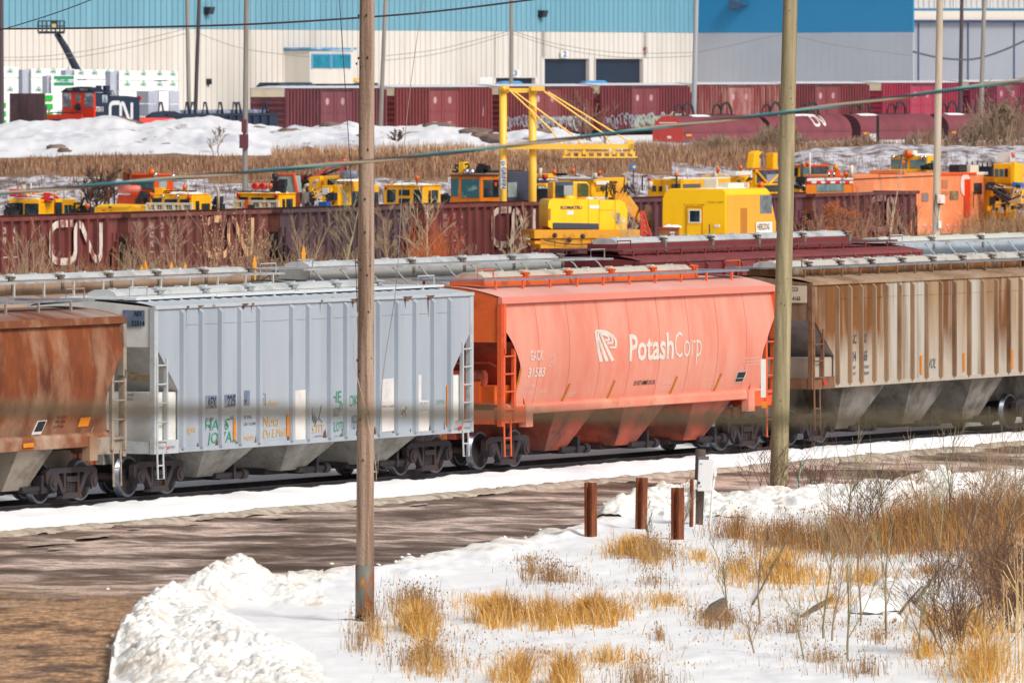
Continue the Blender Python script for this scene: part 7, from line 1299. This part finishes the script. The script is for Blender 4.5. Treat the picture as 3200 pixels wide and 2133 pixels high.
PL=[(5,400,3,690,18,14,darkw,'thin dark wooden pole at the left edge',4.2,1),(592,330,585,720,14,12,greyw,'pale grey pole left of the dark leaning pole',4.3,2),(608,330,622,722,13,11,darkw,'dark leaning pole behind the lumber and black wagon',4.3,3),(763,600,770,Gd(763)+26,18,15,greyw,'grey wooden pole with a brown box, rising behind the yellow reel cab',.0,4),(1186,400,1205,690,14,12,greyw,'blurred pale grey pole right of the left wooden pole',4.3,5),(1597,262,1598,800,14,12,greyw,'grey pole in front of loading door 3',4.4,6),(2166,360,2176,716,17,14,lampg,'smooth light grey post at the warehouse corner',4.2,7),(2999,250,3006,800,13,11,darkw,'dark brown pole in front of the depot building',4.4,9),(3063,330,3076,730,15,12,greyw,'grey pole right of the dark pole by the depot building',4.3,10)]
for bx,by,tx,d,wb,wt,mm,lab,zb_,i in PL:
    r,p_,_=pole(bx,by,tx,d,wb,wt,mm,'utility_pole',lab,'utility pole',zb_,'poles across the yard')
    if i==4: z=CH-(440-HY)*d/F; mb=MB(); mb.box(-.22,.2,-.3,-.1,z-.35,z+.3); mb.box(-.12,.12,-.25,-.1,z+.4,z+1.0); mb.build('junction_box',mat('box_maroon','#6a3340',.6,var=.1),r)
    if i==3: z=CH-(52-HY)*d/F; mb=MB(); mb.ball((-.3,-.1,z),.2); mb.tube([(0,0,z+.3),(-.3,0,z+.25)],.04,6); mb.build('street_lamp',chrome,r)
d8=330; r8,p8,_=pole(2919,720,2937,d8,26,20,palew,'utility_pole','pale wooden pole with rusty meter box and hanging cables, at the right','utility pole',0)
k8=d8/F; zz8=lambda py: CH-(py-HY)*k8
mb=MB(); mb.box(.1,.36,-.25,-.05,zz8(635),zz8(608)); mb.build('meter_box',mat('meter_rust','#f0e4d8',.5,c2='#b8612a',amt=.5,sc=2,var=.05,edge=.06),r8); mb=MB(); mb.tube([(.05,-.2,zz8(605)),(-.02,-.22,zz8(650)),(.1,-.2,zz8(690)),(.16,-.2,zz8(640))],.015,6); mb.box(.12,.3,-.2,-.1,zz8(640),zz8(636)); mb.build('cable',black,r8); mb=MB(); mb.box(.14,.24,-.22,-.12,zz8(712),zz8(690)); mb.build('white_conduit',white,r8)
# rusty posts and the box
RP=[(1846,1687,1507,29,'leftmost thick rusty steel post standing in the snow'),(2003,1664,1492,27,'middle thick rusty steel post standing behind golden grass'),(2117,1700,1523,30,'rightmost thick rusty steel post standing in the snow'),(2160,1660,1497,9,'thin rusty steel post left of the grey box')]
for px,py,top,w,lab in RP:
    b=GP(px,py); h=(py-top)*b.y/F; r=w*b.y/F/2; mb=MB(); mb.prism([(-r,-r),(r,-r),(r,-r*.55),(r*.25,-r*.55),(r*.25,r*.55),(r,r*.55),(r,r),(-r,r),(-r,r*.55),(-r*.25,r*.55),(-r*.25,-r*.55),(-r,-r*.55)],'z',-.1,h) if w>12 else mb.box(-r,r,-r,r,-.1,h)
    o=mb.build('rusty_post',rust,None,loc=b); o.rotation_euler=(R.gauss(0,.01),.018,1.0); tag(o,lab,'post','rusty steel posts by the road')
b=GP(2182,1650); kb_=b.y/F; root=bpy.data.objects.new('electric_box_post',None); C.objects.link(root); root.location=b; tag(root,'grey wooden post carrying a white rust-stained electric box with conduits','electric box')
Zb=lambda py:(1650-py)*kb_; Xb=lambda px:(px-2182)*kb_; oldw=mat('old_post','#6f5e54',.85,c2='#4a3d38',amt=.4,sc=4,st=(1,1,.1),var=.2,bump=.4)
mb=MB(); mb.tube([(Xb(2180),0,-.1),(Xb(2190),0,Zb(1403))],16*kb_,12); mb.build('post',oldw,root); mb=MB(); mb.box(Xb(2182),Xb(2215),-.2,-.14,Zb(1436),Zb(1424)); mb.build('bracket',mat('bracket_grey','#6d6a70',.6,var=.1),root)
bw=mat('box_white','#eeecec',.45,c2='#d99c54',amt=.22,sc=2.2,st=(1,1,.6),var=.04,edge=.1)
mb=MB(); mb.hexa([(Xb(2178),-.42,Zb(1531)),(Xb(2222),-.42,Zb(1532)),(Xb(2222),-.14,Zb(1532)),(Xb(2178),-.14,Zb(1531)),(Xb(2182),-.42,Zb(1434)),(Xb(2231),-.42,Zb(1435)),(Xb(2231),-.14,Zb(1435)),(Xb(2182),-.14,Zb(1434))]); mb.build('box',bw,root,bev=.02)
mb=MB(); mb.box(Xb(2163),Xb(2178),-.4,-.2,Zb(1527),Zb(1496)); mb.build('side_box',mat('box_ivory','#ece8da',.5,var=.04),root,bev=.03); mb=MB(); mb.cyl((Xb(2183),-.46,Zb(1505)),(Xb(2183),-.40,Zb(1505)),.03,12); mb.build('lock',dk,root)
mb=MB(); mb.tube([(Xb(2168),-.25,-.05),(Xb(2170),-.25,Zb(1528))],.026,8); mb.tube([(Xb(2216),-.25,-.05),(Xb(2226),-.25,Zb(1530)),(Xb(2234),-.25,Zb(1470)),(Xb(2236),-.22,Zb(1456))],.028,8); mb.box(Xb(2229),Xb(2239),-.35,-.15,Zb(1485),Zb(1453)); mb.build('conduit',white,root)
text('HR3',.05,.035,lettb,root,lambda u,v:(Xb(2186)+u,-.425,Zb(1449)+v)); text('HR3',.05,.035,lettb,root,lambda u,v:(Xb(2184)+u,-.425,Zb(1519)+v))
# signal post at the back, marker disc
d=640; b=P(2743,450,d); mb=MB(); root=bpy.data.objects.new('signal_post',None); C.objects.link(root); b.z=fz(2743,d)-.1; root.location=b; tag(root,'dark post with a small white box among brush under the coil wagons','signal post'); mb.box(-.09,.09,-.1,.1,0,CH-(362-HY)*d/F-b.z); mb.build('post',dk,root); mb=MB(); mb.box(-.55,-.12,-.2,.1,CH-(442-HY)*d/F-b.z,CH-(418-HY)*d/F-b.z); mb.build('white_box',white,root); mb=MB(); mb.box(-.38,-.28,-.1,0,0,CH-(442-HY)*d/F-b.z); mb.build('box_leg',lampg,root)
d=560; b=P(1979,560,d); root=bpy.data.objects.new('marker_disc',None); C.objects.link(root); root.location=(b.x,d,fz(1979,d)-.1); zt_=CH-(516-HY)*d/F-fz(1979,d); tag(root,'blue and yellow round marker on a thin stake in front of the snowy bank','marker'); mb=MB(); mb.cyl((0,0,0),(0,0,zt_),.04,6); mb.build('stake',dk,root); mb=MB(); mb.lathe([(-.05,0),(-.05,.2),(.02,.2),(.02,0)],(0,-.05,zt_),'y',16); mb.build('disc',mat('disc_blue','#1f7fd0',.5,var=.05),root); mb=MB(); mb.lathe([(-.01,0),(-.01,.09)],(.06,-.1,zt_),'y',10); mb.build('disc_dot',yel2,root)
# wires
def wire(name,lab,pts,d,r,m,cat='cable',smoothn=24,ds=None):
    q=[]
    for k in range(smoothn+1):
        t=k/smoothn*(len(pts)-1); i=min(len(pts)-2,int(t)); u=t-i; p0=pts[max(i-1,0)];p1=pts[i];p2=pts[i+1];p3=pts[min(i+2,len(pts)-1)]
        cr=lambda a,b_,c,e:.5*((2*b_)+(-a+c)*u+(2*a-5*b_+4*c-e)*u*u+(-a+3*b_-3*c+e)*u**3)
        dd=d if ds is None else ds[0]+(ds[1]-ds[0])*k/smoothn; q.append(P(cr(p0[0],p1[0],p2[0],p3[0]),cr(p0[1],p1[1],p2[1],p3[1]),dd))
    mb=MB(); mb.tube(q,r,6); return tag(mb.build(name,m,None,True),lab,cat)
wire('overhead_cable','dark cable sagging across the top in front of the blue cladding',[(-80,91),(300,88),(762,77),(1150,54),(1400,32),(1720,-8)],200,.022,mat('wire_dark','#3a2f3c',.6,var=.1))
wire('overhead_cable','thin dark cable rising steeply at the upper left corner',[(-60,110),(0,95),(110,62),(200,32),(300,-6)],200,.012,MATS['wire_dark'])
wire('overhead_cable','grey cable sagging in front of the depot building at the right',[(2853,162),(2930,180),(2990,186),(3050,184),(3130,160),(3215,122)],790,.09,mat('wire_grey','#5a5f6a',.6,var=.1))
for lab,p in (('upper of two faint wires sagging left of the dark leaning pole',[(8,180),(150,175),(350,145),(585,90)]),('lower of two faint wires sagging left of the dark leaning pole',[(8,190),(200,184),(400,150),(585,104)]),('upper of two faint wires left of the grey pole at door 3',[(1195,176),(1350,158),(1480,128),(1597,96)]),('lower of two faint wires left of the grey pole at door 3',[(1195,190),(1350,172),(1480,140),(1597,104)]),('upper of two faint wires right of the grey pole at door 3',[(1597,96),(1750,140),(1950,166),(2170,164)]),('lower of two faint wires right of the grey pole at door 3',[(1597,104),(1750,152),(1950,180),(2170,176)]),('faint wire across the shaded return wall',[(2176,165),(2300,140),(2450,110),(2600,140),(2853,176)]),('faint wire right of the dark leaning pole',[(608,100),(750,150),(900,172),(968,178)])): wire('overhead_wire',lab,p,722,.022,mat('wire_faint','#8d8783',.7,var=.05))
wire('guy_wire','thin dark guy wire left of the left wooden pole',[(1060,-10),(1090,450),(1113,860),(1121,1180)],dL-1.5,.008,MATS['wire_dark']); wire('guy_wire','thin grey guy wire crossing down to the right side of the left wooden pole',[(1322,-10),(1268,400),(1240,870),(1196,1180),(1180,1480)],dL-1.6,.007,greyw); wire('guy_wire','loose pale wire looping over the lower left wooden pole',[(1118,975),(1106,1080),(1112,1160),(1145,1290),(1172,1440),(1176,1500)],dL-1.7,.008,palew)
# twisted cable bundle and near blurred line
CP=[(-120,612),(0,605),(560,556),(1142,506),(1600,455),(2040,401),(2462,351),(3200,250),(3330,230)]; D0=112.; root=bpy.data.objects.new('twisted_cable',None); C.objects.link(root); root.location=P(0,605,D0); tag(root,'twisted cable bundle of black, tan and turquoise strands crossing the whole picture','cable')
for j,(mm,r_,ph) in enumerate(((mat('strand_black','#45434a',.6,var=.1),.013,0),(mat('strand_tan','#b8a993',.6,var=.1),.015,2.1),(mat('strand_teal','#2e9fae',.5,var=.1),.010,4.2))):
    mb=MB(); q=[]
    for k in range(181):
        px=-120+3450*k/180; py=lerp(px,CP); a=px/520*2*math.pi+ph; v=P(px,py,D0); q.append(v+Vector((0,math.cos(a)*.013,math.sin(a)*.013))-root.location)
    mb.tube(q,r_,8); mb.build('strand',mm,root,True)
wire('near_cable','blurred brown-grey line very near the camera, level across the middle',[(-200,1276),(800,1286),(1600,1296),(2400,1310),(3400,1318)],24.,.017,mat('near_brown','#6e6046',.8,var=.1))
# turquoise survey stake by the pole
mb=MB(); a=GP(2492,1528); a.z+=.1; b2=GP(2506,1495); b2.z+=.45; mb.tube([a,b2],.02,6); c=GP(2555,1545); c.z+=.1; mb.tube([c,c+Vector((-.25,.3,.35))],.02,6); tag(mb.build('survey_stick',mat('stick_teal','#8fd0c0',.6,var=.1),None),'pale turquoise sticks in the snow right of the right wooden pole','stick')
# ---- camera, sky, sun -----------------------------------------------------------------
cam=bpy.data.cameras.new('Camera'); co=bpy.data.objects.new('Camera',cam); C.objects.link(co); S.camera=co
co.location=(0,0,CH); co.rotation_euler=(math.pi/2,0,0); cam.sensor_width=36; cam.lens=36*F/3200; cam.shift_y=-(1066.5-HY)/3200; cam.clip_start=1; cam.clip_end=4000
cam.dof.use_dof=True; cam.dof.focus_distance=226; cam.dof.aperture_fstop=6.3
w=bpy.data.worlds.new('World'); S.world=w; w.use_nodes=True; nt=w.node_tree; sky=nt.nodes.new('ShaderNodeTexSky'); sky.sky_type='NISHITA'; sky.sun_disc=False
SD=Vector((.52,-.54,.66)).normalized(); el=math.asin(SD.z); az=math.atan2(SD.x,SD.y)
sky.sun_elevation=el; sky.sun_rotation=az; sky.dust_density=3.0; sky.air_density=1.0; sky.ozone_density=.6
hs=nt.nodes.new('ShaderNodeHueSaturation'); hs.inputs['Saturation'].default_value=.35; nt.links.new(sky.outputs['Color'],hs.inputs['Color'])
bg=nt.nodes['Background']; bg.inputs['Strength'].default_value=.068; nt.links.new(hs.outputs['Color'],bg.inputs['Color'])
sl=bpy.data.lights.new('sun','SUN'); so=bpy.data.objects.new('sun',sl); C.objects.link(so); sl.energy=2.0; sl.angle=math.radians(20); sl.color=(1,.96,.9)
so.rotation_euler=SD.to_track_quat('Z','Y').to_euler()
S.view_settings.view_transform='Standard'; S.view_settings.look='None'; S.view_settings.exposure=.5; S.view_settings.gamma=1
S.cycles.max_bounces=5; S.cycles.use_denoising=True
